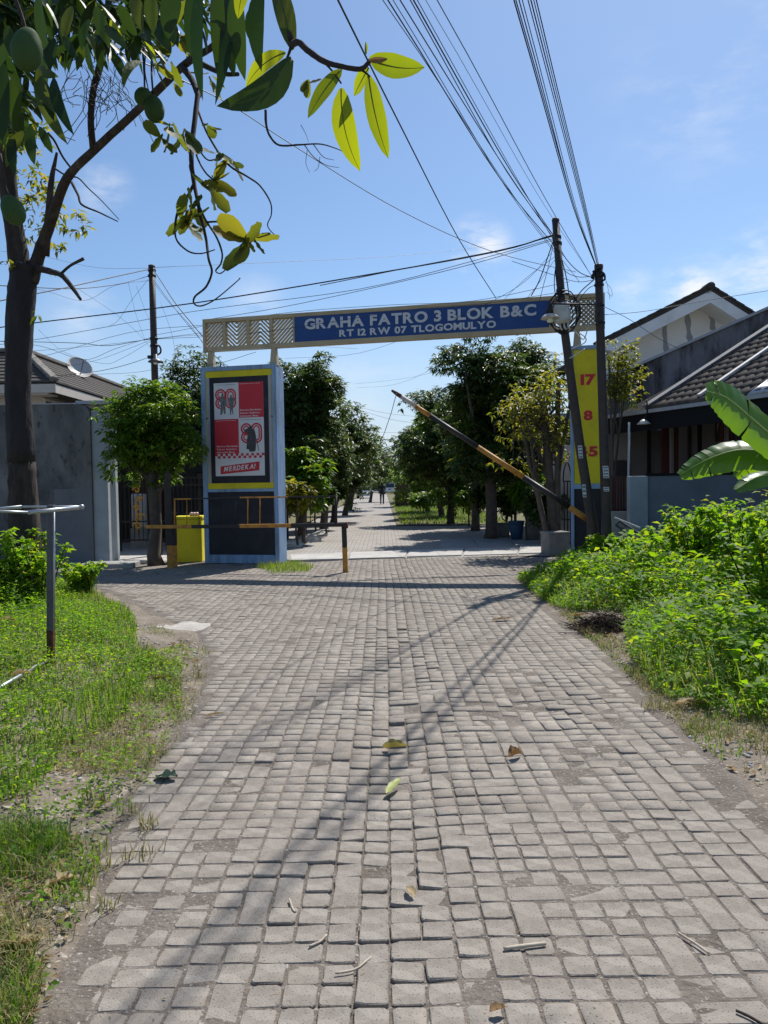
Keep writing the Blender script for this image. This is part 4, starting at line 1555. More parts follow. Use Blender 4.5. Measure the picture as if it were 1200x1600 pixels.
# single lines crossing the sky
cable(px3((775, 466, 13.6), (716, 372, 10.5), (625, 195, 7.0), (528, 0, 5.0), (470, -120, 4.2)), .007, 'single cable falling past the yellow mango leaves to the blue sign', None)
cable(px3((100, 20, 6.5), (155, 65, 7), (345, 155, 9), (450, 222, 11), (600, 315, 13), (715, 372, 14.5), (800, 402, 16), (900, 425, 18)), .006, 'thin cable slanting down through the mango twigs towards the leaning pole', None)
GC = 'cables strung from the leaning pole towards the left'
LCS = ['thickest black cable from the leaning pole right across to the mango trunk', 'black cable wound just under the thickest one near the leaning pole',
       'thin cable from the leaning pole passing behind the slim brown pole at mid height', 'cable from the leaning pole down to the left end of the gate beam',
       'cable running just above the blue board across to the slim brown pole lamp', 'lower cable skimming the top edge of the gate beam',
       'thin wire dropping from the leaning pole behind the blue board to the left trees', 'thin far wire sloping from the leaning pole down to the second left tree',
       'thinnest far wire under the gate beam, sloping to the left tree tops']
for pts, r in ((((867, 366, DA), (780, 392, 13.2), (600, 425, 14), (300, 474, 15.5), (50, 505, 16.5), (-60, 520, 17)), .014),
               (((867, 368, DA), (780, 391, 13.2), (640, 418, 14), (500, 446, 15)), .009),
               (((868, 372, DA), (760, 402, 13.2), (560, 452, 14), (300, 487, 15.5), (60, 530, 16.5), (-60, 545, 17)), .006),
               (((868, 374, DA), (740, 412, 13.2), (600, 446, 14), (440, 480, 15), (320, 500, 16)), .006),
               (((890, 440, DA), (740, 470, 13.2), (600, 477, 14), (420, 492, 15), (240, 524, 16.9)), .005),
               (((885, 455, DA), (760, 474, 13.2), (640, 484, 14), (400, 520, 15), (240, 530, 16.9)), .005),
               (((862, 395, DA), (820, 440, 13), (760, 475, 13.6), (690, 505, 14.5), (560, 552, 18), (445, 560, 22)), .004),
               (((868, 400, DA), (800, 455, 14), (700, 560, 20), (620, 600, 28), (556, 606, 36)), .004),
               (((868, 404, DA), (820, 470, 14), (740, 560, 22), (640, 590, 30), (552, 600, 36)), .004)):
    cable(px3(*pts), r * .85, LCS.pop(0), GC)
GD = 'thin wires far down the street'
for pts in (((545, 632, 34), (600, 645, 36), (660, 652, 38)), ((560, 640, 34), (610, 655, 36), (655, 662, 38)), ((585, 675, 40), (620, 676, 42), (655, 675, 44)),
            ((588, 697, 44), (620, 697, 46), (652, 694, 48))):
    cable(px3(*pts), .006, 'far wire over the street end, %s from the top', GD, ring=4)
GE = 'cables strung from the slim brown pole on the left'
LES = ['thick dark cable from the top of the slim brown pole to the mango trunk', 'second cable below the pole top, sagging to the mango trunk',
       'thin wire sagging in a shallow bow left of the slim brown pole', 'thick cable falling from the pole top to the left end of the gate beam',
       'thin cable falling from the slim brown pole to the wide pillar', 'thinnest of three cables falling from the slim brown pole to the beam',
       'thin level wire running right from the slim brown pole top across the sky', 'thin wire rising left from the pole top through the mango branches',
       'thin wire leaving the lamp height to the right over the wide pillar', 'loose wire sagging over the ridge of the left tile roof',
       'black wire running level from the pole lamp height to the mango trunk', 'wire bowing down from the pole to the satellite dish',
       'slack wire dipping behind the satellite dish and up to the mango trunk', 'cable from the pole lamp down to the eave of the left house',
       'wire from the pole lamp sagging behind the gate beam stubs', 'cable dropping from the pole lamp into the round green tree',
       'thin wire from the pole lamp passing under the satellite dish', 'thin stray wire dropping left from the slim brown pole over the sky',
       'fine dangling wire left of the pole between two cables', 'fine short dangling wire close to the left of the pole',
       'fine dangling wire right of the slim brown pole', 'fine wire slanting down to the pole from the upper left',
       'lower wire from the left end of the gate beam to the mango trunk', 'upper wire from the left end of the gate beam to the mango trunk']
for pts, r in ((((237, 420, DL), (190, 430, 15.5), (100, 450, 13.5), (0, 470, 11), (-90, 488, 9.5)), .012),
               (((233, 431, DL), (190, 443, 15.5), (120, 451, 13.5), (0, 446, 11), (-90, 440, 9.5)), .008),
               (((236, 438, DL), (180, 446, 16), (130, 470, 16), (60, 452, 15), (-40, 444, 14)), .004),
               (((239, 421, DL), (252, 440, 15.8), (275, 475, 14.7), (316, 525, 13.6)), .011),
               (((239, 436, DL), (270, 478, 16), (300, 515, 15), (340, 560, 14.4), (356, 572, 14.3)), .007),
               (((239, 440, DL), (262, 470, 16), (300, 512, 15), (324, 548, 14.4)), .005),
               (((239, 418, DL), (420, 410, 20), (640, 398, 26), (860, 372, 32)), .005),
               (((236, 419, DL), (150, 418, 20), (60, 400, 22), (-60, 385, 24)), .004),
               (((238, 530, DL), (320, 524, 18), (420, 536, 20), (560, 545, 26)), .005),
               (((236, 527, DL), (180, 545, 15.8), (130, 562, 16), (60, 540, 16), (-40, 530, 16)), .005),
               (((236, 529, DL), (170, 540, 17), (120, 536, 17), (0, 533, 17)), .008),
               (((236, 531, DL), (180, 553, 17), (150, 563, 18), (110, 572, 19)), .004),
               (((236, 533, DL), (190, 560, 17), (160, 568, 18), (100, 550, 18), (60, 515, 18)), .004),
               (((234, 558, DL), (190, 572, 16.5), (140, 582, 17), (60, 590, 18.4)), .007),
               (((256, 560, DL), (290, 572, 16), (340, 568, 15), (400, 550, 15)), .005),
               (((256, 575, DL), (280, 600, 17), (300, 620, 18), (320, 640, 20)), .006),
               (((258, 574, DL), (210, 582, 17), (150, 585, 17.5), (60, 592, 18)), .004),
               (((232, 436, DL), (205, 470, 17), (185, 500, 17.5), (170, 510, 18)), .004),
               (((200, 440, 16), (212, 490, 17), (226, 530, 17)), .003),
               (((213, 447, 16), (224, 478, 17), (233, 500, 17)), .003),
               (((250, 470, 16), (268, 520, 16), (275, 560, 17)), .003),
               (((120, 450, 14), (180, 490, 16), (215, 520, 17), (236, 545, DL)), .003),
               (((316, 520, 14), (150, 540, 15.5), (0, 552, 16.5), (-80, 556, 17)), .004),
               (((316, 508, 14), (200, 520, 15.5), (50, 560, 16.5), (-80, 570, 17)), .005)):
    cable(px3(*pts), r * .85, LES.pop(0), GE, ring=5)
GF = 'thin wires on the right'
for pts in (((943, 492, DB), (1010, 486, 13.5), (1100, 470, 14.5), (1240, 448, 16)), ((946, 480, DB), (985, 500, 14), (1040, 535, 15.5), (1100, 560, 17))):
    cable(px3(*pts), .005, 'thin wire before the white gable, %s from the top', GF, ring=5)
GG = 'short drop wires round the two right poles'
LGS = ['drop wire running down close along the left of the leaning pole', 'second drop wire running down beside the leaning pole to the cable box',
       'drop wire bowing down on the right of the leaning pole to the cable box', 'thick stay wire slanting down left from the leaning pole to the beam',
       'thin drop wire slanting down left from the leaning pole to the beam', 'upper link wire from the insulators of the upright pole to the leaning pole top',
       'middle link wire sagging between the upright pole and the leaning pole', 'low link wire from the upright pole passing behind the leaning pole',
       'drop cable from the upright pole down to the cable box', 'pale thin drop wire from the upright pole to the bracket arm',
       'fine loose loop of wire right of the upright pole top', 'fine loose wire end hanging right of the upright pole top']
for pts, r in ((((871, 378, DA), (868, 420, DA), (872, 460, DA), (876, 470, DA)), .008), (((872, 385, DA), (866, 440, DA), (870, 470, DA - .05), (873, 478, DA - .1)), .008),
               (((874, 392, DA), (884, 430, DA - .1), (889, 460, DA - .1), (893, 480, DA - .15)), .009), (((866, 372, DA), (853, 410, DA), (842, 440, DA), (830, 462, DA + .3)), .009),
               (((866, 376, DA), (856, 420, DA), (848, 450, DA), (843, 470, DA + .5)), .005), (((926, 434, DB), (905, 425, 12.6), (885, 405, DA), (873, 384, DA)), .007),
               (((926, 432, DB), (900, 432, 12.6), (880, 420, DA), (872, 395, DA)), .006), (((926, 438, DB), (900, 440, 12.6), (860, 428, 12.7), (800, 408, 13.5)), .005),
               (((928, 437, DB), (908, 455, 12.6), (895, 475, 12.6), (890, 490, DA - .2)), .009), (((932, 444, DB), (918, 452, 12.5), (905, 470, 12.5), (897, 490, 12.5)), .006),
               (((946, 440, DB), (955, 452, DB), (956, 463, DB), (948, 456, DB)), .003), (((945, 432, DB), (950, 450, DB), (953, 468, DB)), .003)):
    cable(px3(*pts), r, LGS.pop(0), GG, ring=5)

# ------------------------------------------------------------------ buildings
# left: house with a hipped tile roof behind a grey boundary wall
houseL = thing('house', 'cream house with dark hipped tile roof and row of small windows behind the grey wall', 'house', (-9, 19, 0))
EY, EX, EZ = 18.0, (92 - 600) / 1200 * 18.0, at(92, 596, 18.0).z
HX0, HY1 = -22.0, 31.0


def hip_roof(parent, ex, ey, ez, run, rise, x0, y1, m_tile, m_ridge):
    """L-shaped pair of slopes: a front one towards the camera and a right one along the street, courses of tiles standing proud"""
    k = 0
    for (kind, n) in (('front', 9), ('right', 9)):
        mb = MB()
        for i in range(n):
            a0, a1 = i / n, (i + 1.18) / n
            th = .035
            z0, z1 = ez + rise * a0, ez + rise * min(a1, 1)
            if kind == 'front':
                L0 = [(x0, ey + run * a0, z0 + th), (ex - run * a0, ey + run * a0, z0 + th), (ex - run * min(a1, 1), ey + run * min(a1, 1), z1), (x0, ey + run * min(a1, 1), z1)]
            else:
                L0 = [(ex - run * a0, ey + run * a0, z0 + th), (ex - run * a0, y1, z0 + th), (ex - run * min(a1, 1), y1, z1), (ex - run * min(a1, 1), ey + run * min(a1, 1), z1)]
            mb.prism(L0, (0, 0, -.05))
        mb.build('tile_courses', m_tile, parent, 'stuff')
    b = MB()
    b.bar((ex, ey, ez + .05), (ex - run, ey + run, ez + rise + .06), .2, .1, bev=.02)
    b.build('hip_ridge', m_ridge, parent)
    b = MB()
    b.bar((ex - run, ey + run, ez + rise + .05), (ex - run, y1, ez + rise + .05), .2, .1, bev=.02)
    b.build('ridge', m_ridge, parent)
    b = MB()
    b.bar((x0, ey + run, ez + rise + .05), (ex - run, ey + run, ez + rise + .05), .2, .1, bev=.02)
    b.build('ridge', m_ridge, parent)


roofL = MB()
run, rise = 1.30, at(49, 550, 19.3).z - EZ
roofL.prism([(HX0, EY + .03, EZ - .03), (EX - .03, EY + .03, EZ - .03), (EX - run, EY + run, EZ + rise - .04), (HX0, EY + run, EZ + rise - .04)], (0, 0, -.05))
roofL.prism([(EX - .03, EY + .03, EZ - .03), (EX - .03, HY1, EZ - .03), (EX - run, HY1, EZ + rise - .04), (EX - run, EY + run, EZ + rise - .04)], (0, 0, -.05))
roofL.prism([(EX - run, EY + run + .05, EZ + rise - .04), (EX - run, HY1, EZ + rise - .04), (EX - 2 * run, HY1, EZ - .03), (EX - 2 * run, EY + run + .05, EZ - .03)], (0, 0, -.05))
roofL = roofL.build('roof', M_TILE2, houseL)
hip_roof(roofL, EX, EY, EZ, run, rise, HX0, HY1, M_TILE2, M_RIDGE)
b = MB()
b.box(((HX0 + EX) / 2, EY + .04, EZ - .15), (EX - HX0, .04, .2))
b.build('fascia', M_CREAM2, houseL)
b = MB()
b.box((EX - .04, (EY + .06 + HY1) / 2, EZ - .15), (.04, HY1 - EY - .06, .2))
b.build('fascia', M_CREAM2, houseL)
WX, WY = EX - .55, EY + .55
b = MB()
b.box(((HX0 + WX) / 2, WY + .1, (EZ - .25) / 2), (WX - HX0, .2, EZ - .25))
b.box((WX - .1, (WY + .21 + HY1) / 2, (EZ - .25) / 2), (.2, HY1 - WY - .21, EZ - .25))
b.build('wall', M_CREAM, houseL)
b = MB()
b.box(((HX0 + EX) / 2 - .1, EY + .34, EZ - .27), (EX - HX0 - .2, .55, .03))
b.build('soffit', M_CREAM2, houseL)
for i in range(5):
    yy = WY + .55 + i * 1.25
    fr_ = MB()
    for (dy, dz, sy, sz) in ((-.5, 0, .07, .62), (.5, 0, .07, .62), (0, .275, .93, .07), (0, -.275, .93, .07)):
        fr_.box((WX + .02, yy + dy, EZ - .62 + dz), (.06, sy, sz))
    w = fr_.build('window', M_CREAM2, houseL)
    MB().box((WX + .012, yy, EZ - .62), (.03, .93, .48)).build('pane', M_GLASSD, w)
dish = thing('satellite_dish', 'white satellite dish standing on the dark tile roof of the left house', 'satellite dish', at(128, 592, 22))
dc = at(124, 575, 22)
dax = Vector((.55, -.55, .5)).normalized()
prof = [(.02, .0), (.12, .012), (.24, .05), (.33, .11), (.37, .15), (.36, .155), (.32, .12), (.23, .062), (.11, .026), (.02, .016)]
MB().lathe(dc - dax * .1, prof, 24, dax).build('dish', mat('dish_white', (0.55, 0.53, 0.5), (0.48, 0.46, 0.43), 4, .5), dish)
MB().tube([dc - dax * .1, dc + Vector((0, .05, -.3)), (dc.x, dc.y + .05, at(128, 600, 22).z)], .025, 8).build('stand', M_POSTG, dish)
MB().tube([dc - dax * .05 + Vector((0, 0, -.33)), dc + dax * .35], .012, 6).build('feed_arm', M_POSTG, dish)

wallL = thing('boundary_wall', 'tall weathered grey rendered wall with a smooth lower patch standing left of the fence', 'wall', gnd(80, 880))
wc = gnd(147, 880)
wz = at(147, 631, wc.y).z
WT = .22
b = MB()
# rounded upper right corner
outl = [(-16, wc.y, -.05), (wc.x, wc.y, -.05), (wc.x, wc.y, wz - .22)]
for i in range(1, 6):
    a = i / 5 * math.pi / 2
    outl.append((wc.x - .25 + .25 * math.cos(a), wc.y, wz - .22 + .22 * math.sin(a)))
outl.append((-16, wc.y, wz))
b.prism(outl, (0, WT, 0))
b.build('wall_body', M_RENDER, wallL)
p0, p1 = at(88, 880, wc.y), at(147, 762, wc.y)
b = MB()
b.box(((p0.x + wc.x) / 2, wc.y - .006, p1.z / 2 - .02), (wc.x - p0.x, .012, p1.z))
b.build('smooth_patch', M_RENDER2, wallL)
lit_end = MB()
lit_end.box((wc.x + .15, wc.y + .36, wz * .48), (.3, .62, wz * .96), bev=.01)
lit_end.build('lit_end_face', M_PILB, wallL)  # paler colour stands for light falling on the wall's end face
b = MB()
b.box((wc.x + .25, wc.y + .5, at(165, 632, wc.y + .5).z), (1.1, .9, .07))
b.build('canopy_slab', M_CAP, wallL)
b = MB()
b.box((wc.x - 4, wc.y + WT / 2, wz + .012), (7.4, WT + .04, .02))
b.build('coping', M_CAP, wallL)
# drain cover slab before the wall
o = MB().box(gnd(172, 886) + Vector((0, 0, .035)), (1.0, .62, .11), GANG * .4, .012).build('drain_slab', M_CONC)
tag(o, 'dark concrete drain cover slab on the ground at the foot of the grey wall end', 'slab')
o = MB().box(gnd(112, 884) + Vector((0, 0, .04)), (.34, .08, .05), .25, .008).build('concrete_bar', M_CONCL)
tag(o, 'short pale concrete bar lying on the ground beside the drain cover slab', 'bar')
o = MB().box(gnd(214, 880) + Vector((0, 0, .04)), (.62, .14, .08), -.45, .01).build('kerb_stone', M_CONCL)
tag(o, 'pale kerb stone lying askew before the lit driveway', 'kerb stone')

# steel fence and gate with gilt ornament
fence = thing('steel_fence', 'black steel bar gate with a gilt scroll ornament behind the round green tree', 'fence', gnd(200, 852))
FD = 18.2


def fx(px, py=800):
    return at(px, py, FD)


ft, fb = fx(200, 745).z, fx(200, 848).z
for (x, w) in ((184, .12), (262, .1), (322, .1), (166, .08)):
    g = fx(x)
    MB().box((g.x, FD, ft / 2 + .02), (w, w, ft + .05), bev=.006).build('fence_post', M_BLACK, fence)
for z in (ft - .04, ft - .22, fb + .06, fb + .5):
    a, c = fx(164), fx(324)
    MB().box(((a.x + c.x) / 2, FD, z), (c.x - a.x, .035, .035)).build('fence_rail', M_BLACK, fence)
xx = fx(168).x
while xx < fx(322).x:
    MB().box((xx, FD - .01, (ft + fb) / 2), (.018, .018, ft - fb - .06)).build('fence_bar', M_BLACK, fence)
    xx += .105
orn = MB()
oc = fx(217, 815)
for k in range(5):
    P = []
    cz = fx(217, 822 - k * 14).z
    for i in range(15):
        a = i / 14 * 2.3 * math.pi
        r = (.11 - .007 * i) * (1.0 if k < 2 else .8)
        P.append((oc.x + (.05 if k % 2 else -.02) + (1 if k % 2 else -1) * r * math.cos(a), FD - .05, cz + r * math.sin(a)))
    orn.tube(P, .022, 6)
orn.tube([(oc.x - .02, FD - .05, fx(217, 832).z), (oc.x - .05, FD - .05, fx(217, 790).z), (oc.x - .02, FD - .05, fx(217, 778).z)], .02, 6)
orn.build('gilt_scroll', M_GOLD, fence)
pan = MB().box(((fx(190).x + fx(207).x) / 2, FD + .9, fx(200, 800).z), (.32, .25, .85), bev=.03).build('water_tank', M_PLASTW)
tag(pan, 'white plastic tank standing behind the black steel gate', 'tank')
st = MB().box(((fx(190).x + fx(207).x) / 2, FD + .9, (fx(200, 800).z - .43) / 2), (.36, .3, fx(200, 800).z - .43)).build('tank_plinth', M_CONC)
tag(st, 'low concrete plinth under the white tank behind the steel gate', 'plinth')
sheet('driveway', [(-8.5, 15.7), (-4.3, 15.7), (-3.9, 21), (-8.8, 21)], 0.012, M_CONCL)
# shaded carport behind the fence
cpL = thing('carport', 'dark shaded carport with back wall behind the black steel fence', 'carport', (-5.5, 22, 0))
MB().box((-5.3, 21.6, 1.6), (5.2, .2, 3.2)).build('back_wall', M_SHADE, cpL)  # the carport's shade is put into this wall's colour
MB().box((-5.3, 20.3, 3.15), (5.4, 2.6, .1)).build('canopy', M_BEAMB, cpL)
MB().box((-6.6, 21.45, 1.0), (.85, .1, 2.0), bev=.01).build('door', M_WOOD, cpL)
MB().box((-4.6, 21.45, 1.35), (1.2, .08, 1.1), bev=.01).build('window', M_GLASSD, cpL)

# right: the near house with a tiled lean-to roof
houseR = thing('house', 'low house on the right with brown tiled roof, black fascia and shaded porch', 'house', (7, 16, 0))
E0, E1 = at(945, 649, 17.0), at(1013, 640, 15.7)
E2 = at(1205, 612, 12.6)
edir = (E2 - E0)
edir.z = 0
edir.normalize()
rise_d = Vector((-edir.y, edir.x, 0))
if rise_d.x < 0:
    rise_d = -rise_d
E3 = E2 + edir * 6
E3.z = E2.z
ez = (E0.z + E1.z + E2.z) / 3
EO = Vector((E1.x, E1.y, 0))
elen = (Vector((E3.x, E3.y, 0)) - EO).length
SL = 0.56


def rr(s, t, dz=0):     # s along the eave from the far end towards the camera, t up the slope (plan metres)
    p = EO + edir * s + rise_d * t
    return Vector((p.x, p.y, ez0(s) + SL * t + dz))


def ez0(s):
    z1, z2 = E1.z, E2.z
    L = (Vector((E2.x, E2.y, 0)) - EO).length
    return z1 + (z2 - z1) * s / L


RT = 5.2
rf = MB()
rf.prism([rr(-.1, 0, -.06), rr(elen, 0, -.06), rr(elen, RT, -.06), rr(-.1, RT, -.06)], (0, 0, -.06))
rf = rf.build('roof', M_TILE, houseR)
# courses of S-shaped tiles, each course stepped over the one below
nrow, tw = 20, .22
TV, TF, TR = [], [], []
rgt = random.Random(12)
ncol = int(elen / tw)
for i in range(nrow):
    t0, t1 = i * RT / nrow, (i + 1.12) * RT / nrow
    for j in range(ncol):
        s0 = j * tw - .1
        o = len(TV)
        lift = rgt.uniform(0, .008)
        for (tt, hh_) in ((t0, .045 + lift), (t1, .005)):
            for (f, h) in ((0, .0), (.25, .035), (.55, .04), (.8, .0), (1.0, -.005)):
                TV.append(tuple(rr(s0 + f * tw, tt, hh_ + h)))
        for (f, h) in ((0, .0), (.25, .035), (.55, .04), (.8, .0), (1.0, -.005)):
            TV.append(tuple(rr(s0 + f * tw, t0, -.02)))
        for k in range(4):
            TF.append((o + k, o + k + 1, o + k + 6, o + k + 5))
            TF.append((o + k, o + 10 + k, o + 11 + k, o + k + 1))
        TR += [rgt.random()] * 15
me = raw_mesh('roof_tile', np.array(TV), np.array(TF).ravel(), np.full(len(TF), 4), M_TILE, np.array(TR))
link('roof_tile', me, rf, 'stuff')
MB().bar(rr(1.35, .1, .09), rr(1.1, RT, .1), .09, .05).build('drain_pipe', mat('pipe_white', (0.5, 0.48, 0.45), None, rough=.6), rf)
MB().bar(rr(-.08, .0, .08), rr(-.08, RT, .08), .2, .05).build('edge_flashing', mat('lead_grey', (0.15, 0.155, 0.165), (0.10, 0.105, 0.115), 5, .8), rf)
# corrugated strip at the near end of the eave
cs = MB()
for k in range(46):
    s = 2.75 + k * .07
    cs.tube([rr(s, -.06, .03), rr(s, .34, .05)], .034, 6)
cs.build('corrugated_edge', M_GALV, rf)
fd = MB()
fd.bar(Vector((E0.x, E0.y, E0.z - .04)), rr(elen, 0, -.04), .05, .07)
fd.build('gutter', M_CAP, houseR)
fd = MB()
fd.bar(Vector((E0.x, E0.y, E0.z - .25)) + rise_d * .05, rr(elen, .05, -.25), .05, .34)
fd.build('fascia', M_BEAMB, houseR)
pf = MB()
pf.prism([Vector((E0.x, E0.y, E0.z - .1)) + rise_d * .06, rr(-.1, .06, -.1), rr(-.1, 1.7, .05), Vector((E0.x, E0.y, E0.z + .05)) + rise_d * 1.7], (0, 0, -.05))
pf.build('porch_roof', M_BEAMB, houseR)
wall_t = 1.7
wz_ = ez - .1


def wallseg(s0, s1, z0, z1, t, m, name, th=.12, parent=None):
    b = MB()
    p, q = EO + edir * s0 + rise_d * (t + th / 2), EO + edir * s1 + rise_d * (t + th / 2)
    b.bar(Vector((p.x, p.y, (z0 + z1) / 2)), Vector((q.x, q.y, (z0 + z1) / 2)), th, z1 - z0)
    return b.build(name, m, parent or houseR)


smin = -(Vector((E0.x, E0.y, 0)) - EO).length
wallseg(smin - .5, 0, 0, wz_ - .12, wall_t, M_WALLD, 'wall')
wallseg(0.02, elen, 0, wz_ + .3, wall_t, M_WALLD, 'wall')
wallseg(1.0, elen, .0, wz_ + .2, wall_t - .5, mat('dark_screen', (0.035, 0.038, 0.036), (0.028, 0.03, 0.03), 2, .8), 'screen_wall', .06)
wallseg(.35, .93, .2, wz_ + .2, wall_t - .25, M_CURT, 'curtain', .05)
for (s0, s1) in ((-.55, .1), (-1.2, -.75)):
    wallseg(s0, s1, .7, wz_ + .1, wall_t - .12, mat('porch_panel', (0.15, 0.135, 0.125), (0.125, 0.115, 0.108), 1.5, .8), 'panel', .05)
# the street side of the porch under the eave
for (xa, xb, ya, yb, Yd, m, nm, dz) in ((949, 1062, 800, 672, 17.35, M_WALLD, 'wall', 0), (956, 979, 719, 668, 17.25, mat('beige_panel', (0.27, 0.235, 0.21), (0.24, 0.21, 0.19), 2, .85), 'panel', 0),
                                       (955, 981, 746, 721, 17.27, M_SHADE, 'opening', 0), (1012, 1016, 742, 668, 17.25, M_BEAMB, 'porch_post', 0), (1034, 1066, 744, 667, 17.2, M_CURT, 'curtain', 0)):  # the opening is a flat panel with its shade in the colour
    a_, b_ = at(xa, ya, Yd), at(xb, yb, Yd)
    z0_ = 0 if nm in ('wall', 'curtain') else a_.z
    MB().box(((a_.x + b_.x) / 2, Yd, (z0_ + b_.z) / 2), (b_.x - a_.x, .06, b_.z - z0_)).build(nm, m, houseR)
for s in (.96, .2, -.66):
    p = EO + edir * s + rise_d * (wall_t - .6)
    MB().box((p.x, p.y, wz_ / 2), (.07, .07, wz_), 0, .005).build('porch_post', mat('post_pale', (0.25, 0.24, 0.23), None) if s != .2 else M_BEAMB, houseR)
# the low street wall with its pale pillar
LWD = 14.6
lw0, lw1 = at(1009, 744, LWD), at(1135, 742, LWD - .7)
lowwall = thing('low_wall', 'low blue grey garden wall with a paler end pillar in front of the shaded porch', 'wall', (lw0.x, lw0.y, 0))
MB().bar(Vector((lw0.x, lw0.y, lw0.z / 2)), Vector((lw1.x + 1.5, lw1.y - .4, lw0.z / 2)), .14, lw0.z).build('wall_panel', M_WALLB, lowwall)
p0 = at(981, 745, LWD)
MB().box(((p0.x + lw0.x) / 2, LWD - .02, lw0.z / 2), (lw0.x - p0.x, .2, lw0.z + .01), bev=.008).build('end_pillar', M_PILB, lowwall)
MB().bar(Vector((lw0.x, lw0.y, lw0.z + .025)), Vector((lw1.x + 1.5, lw1.y - .4, lw0.z + .025)), .18, .05).build('coping', M_BEAMB, lowwall)
# door, letter frame and leaning frame by the porch
dm = thing('garden_gate', 'small dark red barred gate between the upright pole and the pale pillar', 'gate', at(962, 800, 15.2))
a, c = at(953, 800, 15.2), at(979, 800, 15.2)
z0, z1 = at(962, 797, 15.2).z, at(962, 746, 15.2).z
M_DRED = mat('dark_red_paint', (0.07, 0.02, 0.018), (0.05, 0.018, 0.017), 6, .6)
for z in (z0, z1):
    MB().bar((a.x, 15.2, z), (c.x, 15.2, z), .04, .05).build('rail', M_DRED, dm)
for k in range(7):
    x = a.x + (c.x - a.x) * k / 6
    MB().box((x, 15.2, z0 / 2 + z1 / 2), (.03, .03, z1 - z0)).build('bar', M_DRED, dm)
st_ = MB().box(((a.x + c.x) / 2, 15.2, z0 / 2 - .02), (c.x - a.x + .1, .3, z0), bev=.01).build('threshold_step', M_CONCL)
tag(st_, 'pale concrete step below the small dark red gate', 'step')
pl = MB().tube([at(980, 800, 15.0) - Vector((0, 0, at(980, 800, 15.0).z)), at(983, 660, 15.0)], .022, 8).build('conduit_pole', mat('conduit', (0.42, 0.41, 0.39), None))
tag(pl, 'thin pale upright conduit pole beside the small dark red gate', 'pole')
lf = thing('leaning_frame', 'dark steel frame lying tilted in the weeds before the low wall', 'frame', at(990, 830, 13.2))
fp = [at(962, 820, 13.2), at(968, 814, 13.2), at(1002, 836, 13.0), at(996, 845, 13.0)]
for i in range(4):
    MB().bar(fp[i], fp[(i + 1) % 4], .035, .035).build('frame_bar', M_POSTG, lf)
MB().bar(at(960, 809, 13.3), at(1000, 825, 13.1), .03, .03).build('top_bar', M_GALV, lf)
# porch lamp, and caged lamp deeper in
pl2 = thing('porch_lamp', 'small white shaded lamp hanging under the black fascia', 'lamp', at(1007, 662, 15.6))
lc = at(1006, 663, 15.55)
MB().lathe(lc, [(.13, 0), (.135, .01), (.07, .07), (.03, .1), (.0, .1)], 16).build('shade', M_PLASTW, pl2)
MB().tube(smooth_pts([lc + Vector((0, 0, .09)), lc + Vector((.06, 0, .22)), lc + Vector((.09, .05, .36)), lc + Vector((.09, .1, .5))], 4), .014, 7).build('stem', M_CABLE, pl2)
cg = thing('bird_cage', 'small dark hanging bird cage in the shade of the porch', 'cage', at(1132, 668, 14.2))
cgc = at(1132, 690, 14.3)
for k in range(10):
    a = k / 10 * 2 * math.pi
    MB().tube([cgc + Vector((.16 * math.cos(a), .16 * math.sin(a), -.0)), cgc + Vector((.16 * math.cos(a), .16 * math.sin(a), .3)), cgc + Vector((.02 * math.cos(a), .02 * math.sin(a), .45))], .006, 5).build('cage_bar', M_BEAMB, cg)
MB().lathe(cgc, [(.17, -.03), (.17, .0)], 14).build('cage_floor', M_WOOD, cg)
MB().tube([cgc + Vector((0, 0, .44)), cgc + Vector((0, 0, .75))], .008, 5).build('hook', M_CABLE, cg)

# the second house: white gable and its long stained parapet wall
houseG = thing('house', 'taller house with a white gable end rising behind the black stained wall', 'house', (8, 21, 0))
GD_ = 20.0
gA, gB_, gC = (at(930, 536, GD_ - .7), at(1109, 446, GD_ - .7), at(1187, 495, GD_ - .7))
for q_ in (gA, gB_, gC):
    q_.y = GD_
    q_.z -= .13
gm = MB()
ins_ = .22
gm.prism([(gA.x + .3, GD_, 0), (gC.x - .2, GD_, 0), (gC.x - .2, GD_, gC.z - .12), (gB_.x, GD_, gB_.z - .25), (gA.x + .3, GD_, gA.z - .05)], (0, .2, 0))
gm.build('gable_wall', M_GABLE, houseG)
for (p, q, nm) in ((gA, gB_, 'left'), (gC, gB_, 'right')):
    rp_ = MB()
    d = Vector((q.x - p.x, 0, q.z - p.z))
    rp_.prism([(p.x, GD_ - .75, p.z), (q.x, GD_ - .75, q.z), (q.x, GD_ + 9, q.z), (p.x, GD_ + 9, p.z)], (0, 0, .1))
    rfo = rp_.build('roof', M_TILE, houseG)
    vb = MB()
    nt = int(d.length / .24)
    for k in range(nt):
        f0, f1 = k / nt, (k + 1.1) / nt
        a_, b_ = p.lerp(q, f0), p.lerp(q, min(f1, 1))
        vb.bar(Vector((a_.x, GD_ - .64, a_.z + .135)), Vector((b_.x, GD_ - .64, b_.z + .12)), .26, .05)
    vb.build('verge_tiles', M_TILE, rfo, 'stuff')
    fo = MB()
    fo.prism([(p.x, GD_ - .74, p.z - .005), (q.x, GD_ - .74, q.z - .005), (q.x, GD_ - .74, q.z - .30), (p.x + (.45 if nm == 'left' else -.35), GD_ - .74, p.z - .09)], (0, .74, 0))
    fo.build('barge_board', M_BARGE, houseG)
MB().lathe((gB_.x, GD_ - .8, gB_.z + .10), [(.10, 0), (.10, .4)], 10, (0, 1, 0)).build('ridge_end', M_TILE, houseG)
rg = random.Random(2)
